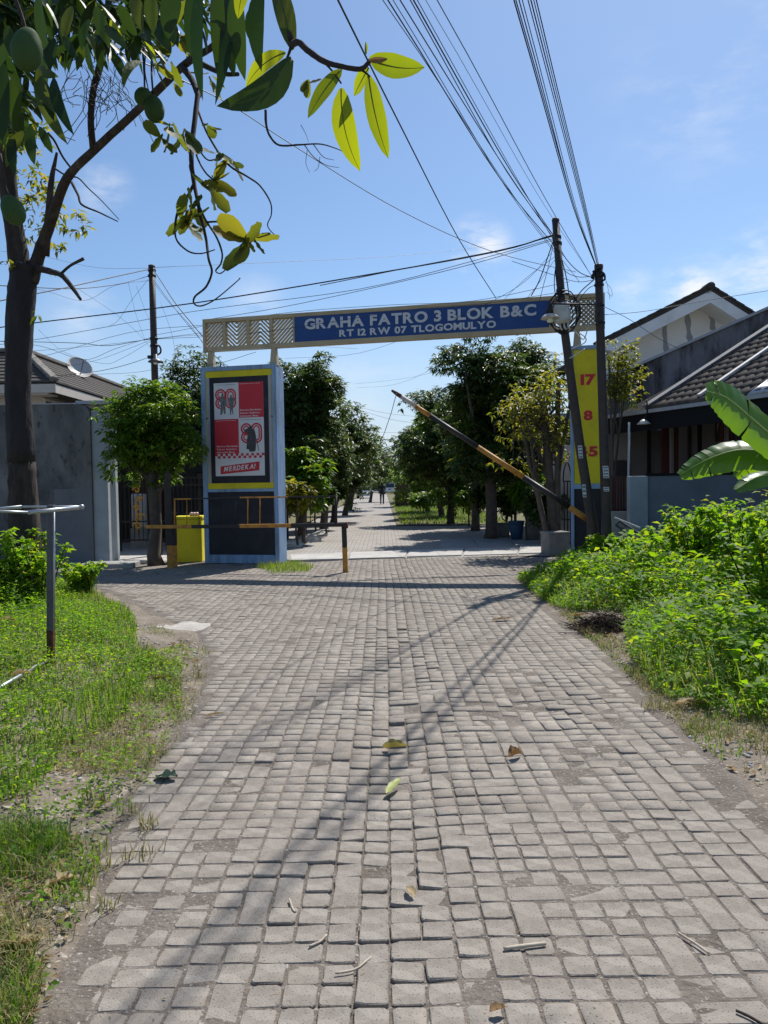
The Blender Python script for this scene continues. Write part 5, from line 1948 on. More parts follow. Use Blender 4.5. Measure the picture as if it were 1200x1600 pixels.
for (x0, y0, x1, y1, w) in ((1036, 492, 1041, 552, .075), (1073, 482, 1078, 533, .085), (1111, 484, 1114, 516, .075), (1102, 452, 1105, 458, .07), (1109, 451, 1110, 456, .05)):
    b = MB()
    n = 9
    L_, R_ = [], []
    fw = .745 if y0 < 460 else 0
    for i in range(n):
        f = i / (n - 1)
        p = at(x0 + (x1 - x0) * f + rg.uniform(-1, 1), y0 + (y1 - y0) * f, GD_ - fw - .004)
        ww = w * (.8 + rg.uniform(-.25, .25))
        L_.append((p.x - ww, p.y, p.z))
        R_.append((p.x + ww, p.y, p.z))
    b.prism(L_ + R_[::-1], (0, .003, 0))
    b.build('plaster_patch', M_PATCH, houseG)
pwall = thing('parapet_wall', 'long sloping parapet wall, stained black, between the white gable and the tiled roof', 'wall', (6, 18, 0))
PD0, PD1 = 18.4, 17.4
tp = [at(940, 598, 18.6), at(983, 578, 18.4), at(1207, 480, 17.6), at(1420, 392, 16.8)]
P_ = [(tp[0].x, tp[0].y, 0)] + [tuple(p) for p in tp] + [(tp[3].x, tp[3].y, 0)]
b = MB()
b.prism([P_[0]] + P_[1:5][::1] + [P_[5]], (.06, .18, 0))
b.build('wall_body', M_STAIN, pwall)
for i in range(3):
    MB().bar(tp[i] + Vector((0, .08, .02)), tp[i + 1] + Vector((0, .08, .02)), .26, .06).build('coping', M_CAP, pwall)

# carport roof and wall across the street behind the thin tree
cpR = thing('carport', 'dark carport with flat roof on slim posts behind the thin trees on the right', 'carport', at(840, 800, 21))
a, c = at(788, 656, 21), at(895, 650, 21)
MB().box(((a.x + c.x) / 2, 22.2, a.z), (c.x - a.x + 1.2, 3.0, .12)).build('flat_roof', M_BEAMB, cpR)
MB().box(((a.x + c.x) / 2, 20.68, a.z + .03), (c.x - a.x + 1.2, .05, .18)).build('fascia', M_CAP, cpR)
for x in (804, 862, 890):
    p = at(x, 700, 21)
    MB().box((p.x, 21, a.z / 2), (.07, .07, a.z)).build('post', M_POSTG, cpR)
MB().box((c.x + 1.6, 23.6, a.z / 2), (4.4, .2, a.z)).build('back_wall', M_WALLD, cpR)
p = at(868, 740, 19)
wv = MB().box((p.x + .35, 19, 1.2), (.9, .12, 2.4), bev=.01).build('side_wall', M_CREAM)
tag(wv, 'pale rendered wall end showing between the thin tree and the gate pillar', 'wall')
ig = thing('iron_gate', 'slim black iron gate with a pointed arch just left of the narrow gate pillar', 'gate', at(885, 810, 17.2))
for x in (882, 887, 892):
    p, q = at(x, 838, 17.2), at(x, 752, 17.2)
    MB().box((p.x, 17.2, q.z / 2), (.025, .025, q.z)).build('bar', M_BLACK, ig)
for y in (752, 812):
    p, q = at(880, y, 17.2), at(895, y, 17.2)
    MB().bar(p, q, .03, .03).build('rail', M_BLACK, ig)
ap = [(880, 752), (881, 735), (886, 722), (891, 735), (893, 752)]
MB().tube(smooth_pts([at(x, y, 17.2) for x, y in ap], 4), .015, 6).build('arch', M_BLACK, ig)

# houses half hidden behind the street trees
hA = thing('house', 'half hidden house with a pinkish wall behind the left street trees', 'house', (-7.5, 32, 0))
MB().box((-8.2, 33, 1.8), (7.0, 9, 3.6)).build('wall', mat('pink_wall', (0.42, 0.30, 0.26), (0.36, 0.26, 0.23), 2, .85), hA)
MB().prism([(-12, 28.0, 3.5), (-4.2, 28.0, 3.5), (-4.2, 33, 5.4), (-12, 33, 5.4)], (0, 0, .12)).build('roof', M_TILE2, hA)
MB().box((-4.9, 28.4, 2.7), (1.2, 2.5, .08)).build('awning', M_WOOD, hA)
for x in (-6.6, -5.4):
    w = MB().box((x, 28.47, 1.6), (.9, .06, 1.2)).build('window', M_CREAM2, hA)
    MB().box((x, 28.43, 1.6), (.78, .04, 1.06)).build('pane', M_GLASSD, w)
hB = thing('house', 'far house block with a flat brown top showing above the right street trees', 'house', (4.2, 60, 0))
tpz = at(672, 629, 60).z
MB().box((4.6, 63, tpz / 2 - .3), (2.9, 6, tpz - .6)).build('wall', mat('brown_wall', (0.16, 0.12, 0.10), (0.13, 0.10, 0.085), 1, .9), hB)
MB().box((4.6, 63, tpz - .28), (3.2, 6.3, .6)).build('parapet', mat('brown_parapet', (0.10, 0.075, 0.065), None, rough=.9), hB)
MB().box((4.0, 59.96, tpz * .62), (.8, .1, 1.0)).build('window', M_GLASSD, hB)
hC = thing('house', 'low far house with a grey roof closing the end of the street', 'house', (2, 170, 0))
MB().box((2, 172, 2), (14, 8, 4)).build('wall', M_CREAM, hC)
MB().prism([(-6, 167.5, 4), (10, 167.5, 4), (10, 172, 6.5), (-6, 172, 6.5)], (0, 0, .2)).build('roof', M_TILE2, hC)
# brown sheet fence standing on the lawn
bf = thing('sheet_fence', 'brown metal sheet fence standing on the lawn at the right of the far street', 'fence', gnd(645, 788))
yb0 = 50.0
a, c = at(618, 788, yb0), at(673, 788, yb0)
xs = [(618, 638, 757), (638, 650, 762), (650, 673, 762)]
for (x0, x1, yt) in xs:
    p, q = at(x0, yt, yb0), at(x1, yt, yb0)
    MB().box(((p.x + q.x) / 2, yb0, p.z / 2), (q.x - p.x - .02, .06, p.z)).build('sheet', M_WOOD, bf)
for x in (618, 645, 673):
    p = at(x, 760, yb0)
    MB().box((p.x, yb0 + .07, p.z / 2 + .05), (.07, .07, p.z + .1)).build('fence_post', M_WOOD, bf)

# ------------------------------------------------------------------ trees


def limbs(rg, base, top, r0, n_limb, spread, upto, r_end=.03):
    """trunk and limbs as tubes in one mesh; limbs reach the given crown points"""
    mb = MB()
    h = top - base
    P = [base + h * f + Vector((rg.uniform(-.05, .05), rg.uniform(-.05, .05), 0)) * (1 if 0 < f < 1 else 0) for f in (0, .12, .4, .7, 1)]
    mb.tube(P, [r0 * 1.35, r0 * 1.05, r0 * .92, r0 * .85, r0 * .75], 10, jitter=.08, seed=rg.randrange(999))
    for k in range(min(n_limb, len(upto))):
        q = upto[k]
        s = base + h * rg.uniform(.6, 1.0)
        m1 = s.lerp(q, .5) + Vector((rg.uniform(-.15, .15), rg.uniform(-.15, .15), rg.uniform(-.1, .2)))
        mb.tube(smooth_pts([s, m1, q], 3), [r0 * .5 - (r0 * .5 - r_end * .5) * i / 6 for i in range(7)], 6)
    return mb


def crown_leaves(rgn, centers, radii, nl, length, width, droop_ax=.5, whorl=7):
    """leaves in drooping whorls through clumps; returns arrays"""
    P, A, N = [], [], []
    for c, r in zip(centers, radii):
        k = max(1, int(nl * (r / np.mean(radii)) ** 2 / whorl))
        d = unit(rgn.normal(size=(k, 3)))
        d[:, 2] = np.where(d[:, 2] < -.5, -d[:, 2], d[:, 2])
        rr_ = r * rgn.uniform(.35, 1.0, k)[:, None] ** .6
        tip = np.array(c)[None] + d * rr_ * np.array([[1, 1, .85]])
        for w in range(whorl):
            a = rgn.uniform(0, 2 * np.pi, k)
            out = np.stack([np.cos(a), np.sin(a), rgn.uniform(-1.1, .35, k) * droop_ax * 1.4], 1) + d * .5
            P.append(tip + rgn.normal(size=(k, 3)) * .02)
            A.append(out)
            N.append(np.stack([rgn.normal(size=k) * .35, rgn.normal(size=k) * .35, np.ones(k)], 1))
    P, A, N = np.concatenate(P), unit(np.concatenate(A)), np.concatenate(N)
    n = len(P)
    return P, A, N, length * rgn.uniform(.6, 1.15, n), width * rgn.uniform(.7, 1.2, n), rgn.random(n)


def tree(name, label, base, crown_c, crown_r, trunk_r, n_clump, nl, ll, lw, m_leaf, seed, group=None, clump_r=.45, bark=None, n_limb=9, shell=.55, trunks=None, whorl=7, dax=.5, cat='tree', tone=None):
    rg = random.Random(seed)
    rgn = np.random.default_rng(seed)
    base = Vector(base)
    root = thing(name, label, cat, base, group)
    cc, cr = Vector(crown_c), Vector(crown_r)
    cs, rs = [], []
    lobes = []
    for k in range(7 if not trunks else 1):
        d = Vector((rg.gauss(0, 1), rg.gauss(0, 1), rg.gauss(0, 1))).normalized()
        f = rg.uniform(.35, .75) if not trunks else 0
        lobes.append((Vector((d.x * cr.x, d.y * cr.y, d.z * cr.z)) * f, rg.uniform(.38, .62) if not trunks else 1))
    lobes.append((Vector((0, 0, 0)), .7 if not trunks else 1))
    while len(cs) < n_clump:
        d = Vector((rg.gauss(0, 1), rg.gauss(0, 1), rg.gauss(0, 1))).normalized()
        lo, lr = rg.choice(lobes)
        f = rg.uniform(shell, 1.0) * lr
        if rg.random() < .14:
            f *= 1.35
        p = lo + Vector((d.x * cr.x, d.y * cr.y, d.z * cr.z)) * f
        cs.append(cc + p)
        rs.append(clump_r * rg.uniform(.6, 1.3))
    top = Vector((cc.x * .5 + base.x * .5, cc.y * .5 + base.y * .5, cc.z - cr.z * .45))
    if trunks:
        mb = MB()
        for (bx, by, tx, ty, tz, r) in trunks:
            b0 = base + Vector((bx, by, 0))
            b1 = base + Vector((tx, ty, tz))
            b1.z = tz
            md = b0.lerp(b1, .5) + Vector((rg.uniform(-.1, .1), rg.uniform(-.1, .1), 0))
            mb.tube(smooth_pts([b0, md, b1], 4), [r * (1.1 - .5 * i / 8) for i in range(9)], 8, jitter=.06, seed=seed)
            for q in rg.sample(cs, min(6, len(cs))):
                s = md.lerp(b1, rg.uniform(0, 1))
                mb.tube(smooth_pts([s, s.lerp(q, .5) + Vector((0, 0, rg.uniform(-.1, .15))), q], 3), [r * .45 - r * .35 * i / 6 for i in range(7)], 5)
    else:
        mb = limbs(rg, base - Vector((0, 0, .05)), top, trunk_r, n_limb, 1, cs)
    mb.build('trunk', bark or M_BARK2, root)
    P, A, N, L, W, rv = crown_leaves(rgn, [tuple(c) for c in cs], rs, nl, ll, lw, dax, whorl)
    if tone is not None:
        rv = tone[0] + rv * (tone[1] - tone[0])
    me = leaf_mesh('crown', P, A, N, L, W, rv, m_leaf, .2, .25)
    link('crown', me, root, 'stuff')
    return root


GT_L, GT_R = 'mango trees along the left of the street', 'trees along the right of the street'


def crown_at(px, py, D, rx, ry):
    """crown centre and half sizes from its outline in the photograph at a distance"""
    c = at(px, py, D)
    return c, Vector((rx * D / 1200, rx * D / 1200 * 1.0, ry * D / 1200))


def street_tree(label, px, py, D, rx, ry, tx, seed, group, ll=.2, lw=.055, n_clump=70, nl=110, m=None, tr=.13, name='mango_tree', clump=.42, shell=.5):
    c, r = crown_at(px, py, D, rx - clump * .5 * 1200 / D, ry - clump * .5 * 1200 / D)
    r = Vector((max(r.x, .2), max(r.y, .2), max(r.z, .2)))
    b = gnd(tx, 800)
    b = Vector((at(tx, 760, D).x, D, 0))
    return tree(name, label, b, c, r, tr, n_clump, nl, ll, lw, m or M_LSTREET, seed, group, clump, shell=shell)


street_tree('nearest dark mango tree of the left row, rising right behind the wide gate pillar', 476, 666, 22.0, 84, 114, 468, 11, GT_L, n_clump=130, nl=240)
street_tree('second dark mango tree of the left row, its crown leaning over the street', 535, 716, 31.0, 76, 90, 520, 12, GT_L, ll=.22, lw=.06, n_clump=110, nl=170, clump=.5)
street_tree('third tree of the left row, standing over the silver car', 566, 722, 45.0, 46, 62, 546, 13, GT_L, ll=.26, lw=.08, n_clump=90, nl=130, clump=.6)
street_tree('farthest small tree of the left row above the walking person', 590, 732, 66.0, 22, 40, 578, 14, GT_L, ll=.34, lw=.12, n_clump=50, nl=50, clump=.7)
street_tree('mango tree whose top shows just over the left end of the wide pillar', 330, 620, 26.0, 85, 70, 330, 15, GT_L, n_clump=80, nl=110, clump=.5)
street_tree('dark tree top behind the round green tree on the left', 285, 640, 25.0, 45, 75, 285, 16, None, n_clump=60, nl=100, clump=.45, name='garden_tree')
street_tree('big dark tree right of the street, its trunk behind the raised barrier pole', 772, 655, 20.5, 102, 132, 766, 21, GT_R, ll=.22, lw=.05, n_clump=150, nl=260, tr=.16)
street_tree('bushy tree behind the middle of the raised barrier pole', 700, 702, 28.0, 78, 100, 704, 22, GT_R, ll=.22, lw=.06, n_clump=120, nl=190, clump=.48)
street_tree('lighter green tree on the right beyond the brown sheet fence', 662, 708, 40.0, 54, 86, 668, 23, GT_R, ll=.26, lw=.07, n_clump=110, nl=140, clump=.55, m=M_LROUND)
street_tree('farthest tree on the right, at the end of the street', 640, 735, 66.0, 24, 40, 640, 24, GT_R, ll=.34, lw=.12, n_clump=50, nl=60, clump=.7)
street_tree('dark tree behind the carport right of the thin bare tree', 835, 590, 27.0, 60, 70, 835, 25, GT_R, n_clump=70, nl=110, clump=.5)
street_tree('mid green tree between the first two trees of the left row', 508, 700, 26.5, 46, 80, 505, 17, GT_L, n_clump=90, nl=150, clump=.45)
street_tree('leaning tree of the left row just before the silver car', 556, 722, 38.0, 44, 66, 538, 18, GT_L, ll=.24, lw=.07, n_clump=80, nl=120, clump=.5)
street_tree('tree between the big dark tree and the bushy tree on the right', 742, 690, 24.0, 62, 95, 742, 26, GT_R, n_clump=100, nl=170, clump=.45)
street_tree('tree over the right end of the brown sheet fence', 676, 713, 34.0, 50, 80, 690, 27, GT_R, ll=.24, lw=.07, n_clump=80, nl=130, clump=.5, m=M_LROUND)
street_tree('tree over the left end of the brown sheet fence', 646, 720, 52.0, 36, 70, 648, 28, GT_R, ll=.3, lw=.1, n_clump=70, nl=90, clump=.6)
# the thin many-stemmed tree by the narrow pillar
b = Vector((at(868, 800, 16.2).x, 16.2, 0))
tree('slender_tree', 'slender many stemmed tree with thin yellowing leaves just left of the narrow gate pillar', b, at(846, 652, 16.2), (.92, .85, 1.35), .09, 58, 36, .17, .05, M_LSPARSE, 31,
     None, .38, n_limb=0, shell=.25, trunks=[(0, 0, -.25, 0, 3.2, .11), (.05, .1, .1, .1, 3.6, .08), (-.1, 0, -.8, .2, 3.4, .06), (0, .1, .35, 0, 3.3, .05), (-.05, 0, -.5, -.1, 2.2, .05)], whorl=5, dax=.7)
# the yellow-leaved bush tree before the stained wall
b = Vector((at(960, 800, 15.9).x, 15.9, 0))
tree('yellow_tree', 'small tree with sparse yellow leaves before the stained parapet wall', b, at(972, 590, 15.9), (.45, .4, .75), .05, 30, 44, .13, .05, M_LSPARSE, 33,
     None, .24, n_limb=0, shell=.2, trunks=[(0, 0, .12, 0, 4.2, .035), (.0, .1, .35, .1, 3.9, .03), (.0, 0, -.1, 0, 4.0, .03)], whorl=5, dax=.6, tone=(.35, 1.0))
# the round green tree left of the pillar
D = 14.9
b = Vector((at(244, 860, D).x, D, 0))
c, r = crown_at(234, 684, D, 66, 78)
tree('round_tree', 'round bright green tree with a thick trunk between the grey wall and the wide pillar', b, c, (r.x, r.y, r.z), .125, 64, 250, .14, .052, M_LROUND, 41, None, .40, n_limb=12, shell=.25)
tree('garden_bush', 'light green leafy bush beside the left street trees, right of the wide pillar', at(475, 800, 19.8).xy.to_3d(), at(474, 752, 19.8), (.62, .5, .72), .05, 44, 110, .24, .11, M_LROUND, 42, None, .3, shell=.2, cat='bush')
tree('garden_bush', 'low yellowish bush under the light green bush by the wide pillar', at(462, 800, 18.9).xy.to_3d(), at(463, 778, 18.9), (.35, .4, .36), .03, 22, 80, .2, .07, M_LSPARSE, 43, None, .25, shell=.2, cat='bush')
for (x, y, D, rx, ry, nm, m, seed, lab) in ((822, 775, 19.5, 40, 38, 'garden_bush', M_LROUND, 44, 'bright strappy plant in a pot under the slender tree'),
                                            (792, 785, 21.0, 30, 34, 'garden_bush', M_LSTREET, 45, 'dark bush under the big dark tree on the right'),
                                            (700, 768, 32.0, 50, 34, 'fern_patch', M_LROUND, 46, 'bright green low bushes on the lawn behind the far barrier pole'),
                                            (660, 782, 36.0, 26, 14, 'fern_patch', M_LROUND, 55, 'low bright fern clump on the lawn before the brown sheet fence'),
                                            (732, 770, 26.5, 34, 32, 'garden_bush', M_LROUND, 47, 'bright green bush at the foot of the big dark tree'),
                                            (508, 774, 22.5, 18, 30, 'garden_bush', M_LSTREET, 48, 'dark feathery bush beside the street below the second left tree'),
                                            (440, 770, 24.0, 60, 60, 'garden_bush', M_LSTREET, 49, 'dark garden bush filling the gap right behind the wide pillar'),
                                            (490, 760, 24.5, 30, 46, 'garden_bush', M_LSTREET, 50, 'dark bush between the trunks of the first two left trees'),
                                            (522, 768, 29.0, 20, 30, 'garden_bush', M_LSTREET, 51, 'small dark bush before the parked motorcycle'),
                                            (800, 740, 22.5, 50, 60, 'garden_bush', M_LSTREET, 52, 'tall dark bush behind the blue pot and the lower barrier pole'),
                                            (850, 790, 18.6, 34, 44, 'garden_bush', M_LSTREET, 53, 'dark bush behind the trunk of the slender tree'),
                                            (745, 775, 24.0, 22, 30, 'garden_bush', M_LSTREET, 54, 'dark low bush left of the trunk of the big dark tree')):
    c, r = crown_at(x, y, D, rx, ry)
    tree(nm, lab, (c.x, D, 0), c, (r.x * .8, r.x * .7, r.z * .8), .03, 30, 70, .26 if m is M_LROUND else .2, .07, m, seed, None, r.x * .35, shell=.2, cat='bush')
# the green mass closing the street
rgn = np.random.default_rng(77)
cs, rs = [], []
for k in range(150):
    x = rgn.uniform(-40, 45)
    if -3 < x < 1.2:
        continue
    cs.append((x, rgn.uniform(120, 150), rgn.uniform(.5, 5.5)))
    rs.append(2.2)
for k in range(90):
    cs.append((rgn.uniform(-7, 9), rgn.uniform(135, 150), rgn.uniform(.5, 4.6 if k % 2 else 3)))
    rs.append(1.6)
P, A, N, L, W, rv = crown_leaves(rgn, cs, rs, 180, .7, .35)
o = link('far_trees', leaf_mesh('far_trees', P, A, N, L, W, rv, M_LROUND), None, 'stuff')
# side greenery and dark ground cover between the houses
cs, rs = [], []
for k in range(200):
    s = 1 if k % 2 else -1
    y = rgn.uniform(25 if s > 0 else 29, 110)
    f = rgn.random()
    cs.append(((5.6 + 4 * f) if s > 0 else (-4.6 - 5 * f), y, rgn.uniform(.3, 2.0 + 2.6 * f)))
    rs.append(.95)
P, A, N, L, W, rv = crown_leaves(rgn, cs, rs, 130, .4, .18)
link('side_greenery', leaf_mesh('side_greenery', P, A, N, L, W, rv, M_LSTREET), None, 'stuff')

# ------------------------------------------------------------------ weeds and grass of the verges


def scatter(poly, n, rg, y_pow=0):
    xs = [p[0] for p in poly]
    ys = [p[1] for p in poly]
    x = rg.uniform(min(xs), max(xs), n)
    y = rg.uniform(min(ys), max(ys), n)
    k = inpoly(x, y, poly) & (np.abs(x) < np.maximum(y, 1.5) * .56 + .5)
    return x[k], y[k]


def weeds(name, poly, dens_n, hfun, ll, lw, per, m, seed, parent=None, edge_fade=.3, zlift=0.0):
    rg = np.random.default_rng(seed)
    x, y = scatter(poly, dens_n, rg)
    d = polydist(x, y, poly)
    h = hfun(x, y, d)
    z = verge_z(x, y) + zlift
    n = len(x)
    i = np.repeat(np.arange(n), per)
    N_ = len(i)
    f = rg.uniform(.25, 1.0, N_) ** .6
    a = rg.uniform(0, 2 * np.pi, N_)
    rad = h[i] * .35 * rg.random(N_)
    P = np.stack([x[i] + np.cos(a) * rad, y[i] + np.sin(a) * rad, z[i] + h[i] * f], 1)
    A = np.stack([np.cos(a), np.sin(a), rg.normal(.15, .4, N_)], 1)
    NN = np.stack([rg.normal(size=N_) * .45, rg.normal(size=N_) * .45, np.ones(N_)], 1)
    sc = rg.uniform(.55, 1.3, N_) * np.clip(.55 + h[i] * 1.2, .5, 1.25)
    me = leaf_mesh(name, P, A, NN, ll * sc, lw * sc, np.clip(rg.normal(.45, .25, N_) + .25 * vnoise(x, y, 1.7, 3)[i], 0, .999), m, .12, .2)
    return link(name, me, parent, 'stuff')


def h_right(x, y, d):
    g = .08 + .20 * sstep(d / .8) + .26 * sstep((d - .9) / 2.4) * sstep((y - 4) / 3) * sstep((x - 2.6) / 1.6)
    return np.maximum(.05, g * (1 + .45 * vnoise(x, y, 2.3, 6)) * NP.uniform(.55, 1.15, x.shape))


weeds('weeds', WEEDR, 35000, h_right, .060, .026, 8, M_LWEED, 51)
weeds('weeds', WEEDR, 6500, lambda x, y, d: h_right(x, y, d) * 1.2 + .04, .10, .05, 7, M_LWEED, 52)


def h_left(x, y, d):
    g = .05 + .10 * sstep(d / .5) + .22 * sstep((d - .5) / 1.0) * sstep((y - 7.2) / 2)
    return np.maximum(.03, g * (1 + .4 * vnoise(x, y, 2.6, 8)) * NP.uniform(.6, 1.2, x.shape))


weeds('weeds', WEEDL, 21000, h_left, .046, .026, 8, M_LWEED, 53)


def grass(name, poly, n, h, w, m, seed, lean=.6, tone=(0, 1), clumpy=0.0, zf=None):
    rg = np.random.default_rng(seed)
    x, y = scatter(poly, n, rg)
    if clumpy:
        k = vnoise(x, y, 3.4, seed) + .5 * vnoise(x, y, 9, seed + 1) + rg.normal(size=len(x)) * .25 > clumpy
        x, y = x[k], y[k]
    z = (zf or verge_z)(x, y)
    nn = len(x)
    hh = h * rg.uniform(.35, 1.25, nn) * (1 + .3 * vnoise(x, y, 2.1, seed + 2))
    rv = tone[0] + rg.random(nn) * (tone[1] - tone[0])
    return link(name, blade_mesh(name, np.stack([x, y, z - .01], 1), np.maximum(hh, .01), w * rg.uniform(.6, 1.2, nn), rv, m, lean, rg), None, 'stuff')


grass('grass', WEEDL, 80000, .14, .008, M_LGRASS, 61, .7, (0, .8))
grass('grass', WEEDR, 60000, .21, .009, M_LGRASS, 62, 1.1, (0, .8))
grass('grass', WEEDR, 9000, .36, .012, M_LGRASS, 60, 1.3, (.1, .8), .2)
grass('grass', THINL, 36000, .075, .0055, M_LGRASS, 63, 1.1, (.35, 1), .28)
grass('dry_grass', THINL, 34000, .07, .004, M_LDRYG, 64, 1.4, (0, 1), .12)
weeds('weeds', THINL, 1100, lambda x, y, d: np.clip(.10 * vnoise(x, y, 2.4, 31) + .05, .0, .16) + .015, .042, .02, 7, M_LWEED, 58)
edgeR = gpoly([(850, 938), (905, 965), (975, 1010), (1000, 1040), (1050, 1090), (1120, 1120), (1230, 1150), (1230, 1250), (1150, 1210), (1075, 1150), (1000, 1075), (930, 1010)])
grass('dry_grass', gpoly([(-40, 1340), (120, 1330), (95, 1440), (40, 1640), (-80, 1640)]), 9000, .075, .0045, M_LDRYG, 59, 1.4, (.1, .9), .15)
grass('grass', gpoly([(-40, 1300), (110, 1310), (85, 1440), (30, 1640), (-80, 1640)]), 14000, .09, .0055, M_LGRASS, 57, 1.0, (.2, .95), .3)
DIRTJ = gpoly([(205, 975), (250, 985), (330, 1015), (330, 1040), (300, 1125), (262, 1120), (248, 1040), (215, 1010)])
grass('dry_grass', DIRTJ, 9000, .05, .005, M_LDRYG, 56, 1.4, (0, 1), .35)
grass('grass', DIRTJ, 6000, .06, .006, M_LGRASS, 55, 1.0, (.3, 1), .5)
grass('dry_grass', edgeR, 20000, .06, .005, M_LDRYG, 65, 1.3, (0, 1), .25)
grass('grass', edgeR, 9000, .07, .006, M_LGRASS, 66, .9, (.2, 1), .35)
# tufts along the edge of the paving, in its joints and at the foot of the pillar
rgx = np.random.default_rng(71)
T = []
for (px, py, n, s) in ((232, 1292, 30, .09), (222, 1340, 24, .07), (205, 1268, 20, .06), (172, 1352, 24, .07), (1020, 1107, 30, .10), (1060, 1112, 20, .08), (310, 1060, 30, .08),
                       (1090, 1140, 30, .08), (160, 1420, 24, .06), (150, 1250, 30, .1), (262, 1150, 20, .05), (285, 1010, 26, .06), (110, 1400, 26, .12), (30, 1500, 40, .14), (60, 1380, 40, .16)):
    g = gnd(px, py)
    for k in range(n):
        T.append((g.x + rgx.normal() * .035, g.y + rgx.normal() * .035, .0, s * rgx.uniform(.5, 1.2)))
T = np.array(T)
link('grass_tufts', blade_mesh('grass_tufts', T[:, :3], T[:, 3], np.full(len(T), .006), rgx.random(len(T)), M_LDRYG, 1.0, rgx), None, 'stuff')
footp = gpoly([(395, 886), (425, 896), (480, 894), (490, 886), (452, 879), (437, 884)])
grass('grass', footp, 1600, .14, .009, M_LGRASS, 67, .6, (.4, 1), 0, lambda x, y: np.zeros_like(x))
lawnp = [(.6, 28), (4.6, 28), (6, 60), (.7, 60)]
grass('dry_grass', lawnp, 9000, .12, .03, M_LDRYG, 69, .9, (0, .6), 0, lambda x, y: np.full_like(x, .03))
grass('grass', lawnp, 8000, .14, .03, M_LGRASS, 68, .8, (.5, .97), 0, lambda x, y: np.full_like(x, .03))
# joints of the paving hold sparse weeds and the dirt strip holds litter of dry leaves
rgl = np.random.default_rng(73)
LP = []
for poly, n in ((edgeR, 620), (THINL, 800), (gpoly([(880, 985), (985, 968), (1000, 1040), (935, 1010)]), 120), (ROAD, 520), (gpoly([(260, 1000), (330, 1010), (300, 1120), (245, 1095)]), 420), (gpoly([(-20, 1320), (150, 1320), (120, 1460), (50, 1620), (-60, 1620)]), 420)):
    x, y = scatter(poly, n, rgl)
    z = np.where(inpoly(x, y, ROAD) & (polydist(x, y, ROAD) > .12), und(x, y) + .002, verge_z(x, y) + .008)
    LP.append(np.stack([x, y, z], 1))
LP = np.concatenate(LP)
n = len(LP)
a = rgl.uniform(0, 6.28, n)
sz = rgl.uniform(.012, .075, n) * rgl.uniform(.5, 1.1, n) * np.where(inpoly(LP[:, 0], LP[:, 1], ROAD), .45, 1)
link('leaf_litter', leaf_mesh('leaf_litter', LP, np.stack([np.cos(a), np.sin(a), rgl.uniform(-.05, .3, n)], 1), np.stack([rgl.normal(size=n) * .4, rgl.normal(size=n) * .4, np.ones(n)], 1),
                              sz, sz * .4, rgl.random(n), M_DRY, .35, -.1), None, 'stuff')
x, y = scatter(ROAD, 300, rgl)
n = len(x)
a = rgl.uniform(0, 6.28, n)
link('straw_bits', leaf_mesh('straw_bits', np.stack([x, y, und(x, y) + .003], 1), np.stack([np.cos(a), np.sin(a), np.zeros(n)], 1), np.tile([[0, 0, 1.0]], (n, 1)),
                             rgl.uniform(.015, .07, n), rgl.uniform(.002, .004, n), rgl.random(n), M_DRY, .1, -.03), None, 'stuff')
# small stones along the dirt edges and in the joints
sb = MB()
rgs = random.Random(19)
for poly, n, s0, s1 in ((edgeR, 300, .004, .020), (DIRTJ, 220, .005, .022), (THINL, 220, .004, .018), (ROAD, 260, .003, .009)):
    x, y = scatter(poly, n * 2, rgl)
    for k in range(min(n, len(x))):
        if poly is ROAD and y[k] > 6:
            continue
        s = rgs.uniform(s0, s1)
        zz = float(und(x[k], y[k])) - .006 if poly is ROAD else float(verge_z(np.array([x[k]]), np.array([y[k]]))[0])
        pr = [(s * .7, -s * .3), (s * rgs.uniform(.85, 1.1), s * .15), (s * .65, s * .5), (s * .1, s * .6)]
        sb.lathe((x[k], y[k], zz), pr, 5, (rgs.uniform(-.3, .3), rgs.uniform(-.3, .3), 1))
sb.build('gravel', mat('stone', (0.36, 0.34, 0.32), (0.24, 0.225, 0.21), 30, .95), None, 'stuff')

# the heap of dead grass at the right edge
hp = gnd(945, 985)
rgh = np.random.default_rng(81)
n = 2600
x = hp.x + rgh.normal(size=n) * .17
y = hp.y + rgh.normal(size=n) * .15
zz = verge_z(x, y) + .16 * np.exp(-(((x - hp.x) / .2) ** 2 + ((y - hp.y) / .17) ** 2)) * rgh.random(n)
a = rgh.uniform(0, 6.28, n)
me = leaf_mesh('dead_heap', np.stack([x, y, zz], 1), np.stack([np.cos(a), np.sin(a), rgh.normal(0, .3, n)], 1), rgh.normal(size=(n, 3)), rgh.uniform(.06, .2, n), rgh.uniform(.004, .01, n), rgh.random(n),
               mat('dead_grass', (0.035, 0.022, 0.015), (0.06, 0.04, 0.026), 9, .95), .1, .2)
link('dead_heap', me, None, 'stuff')


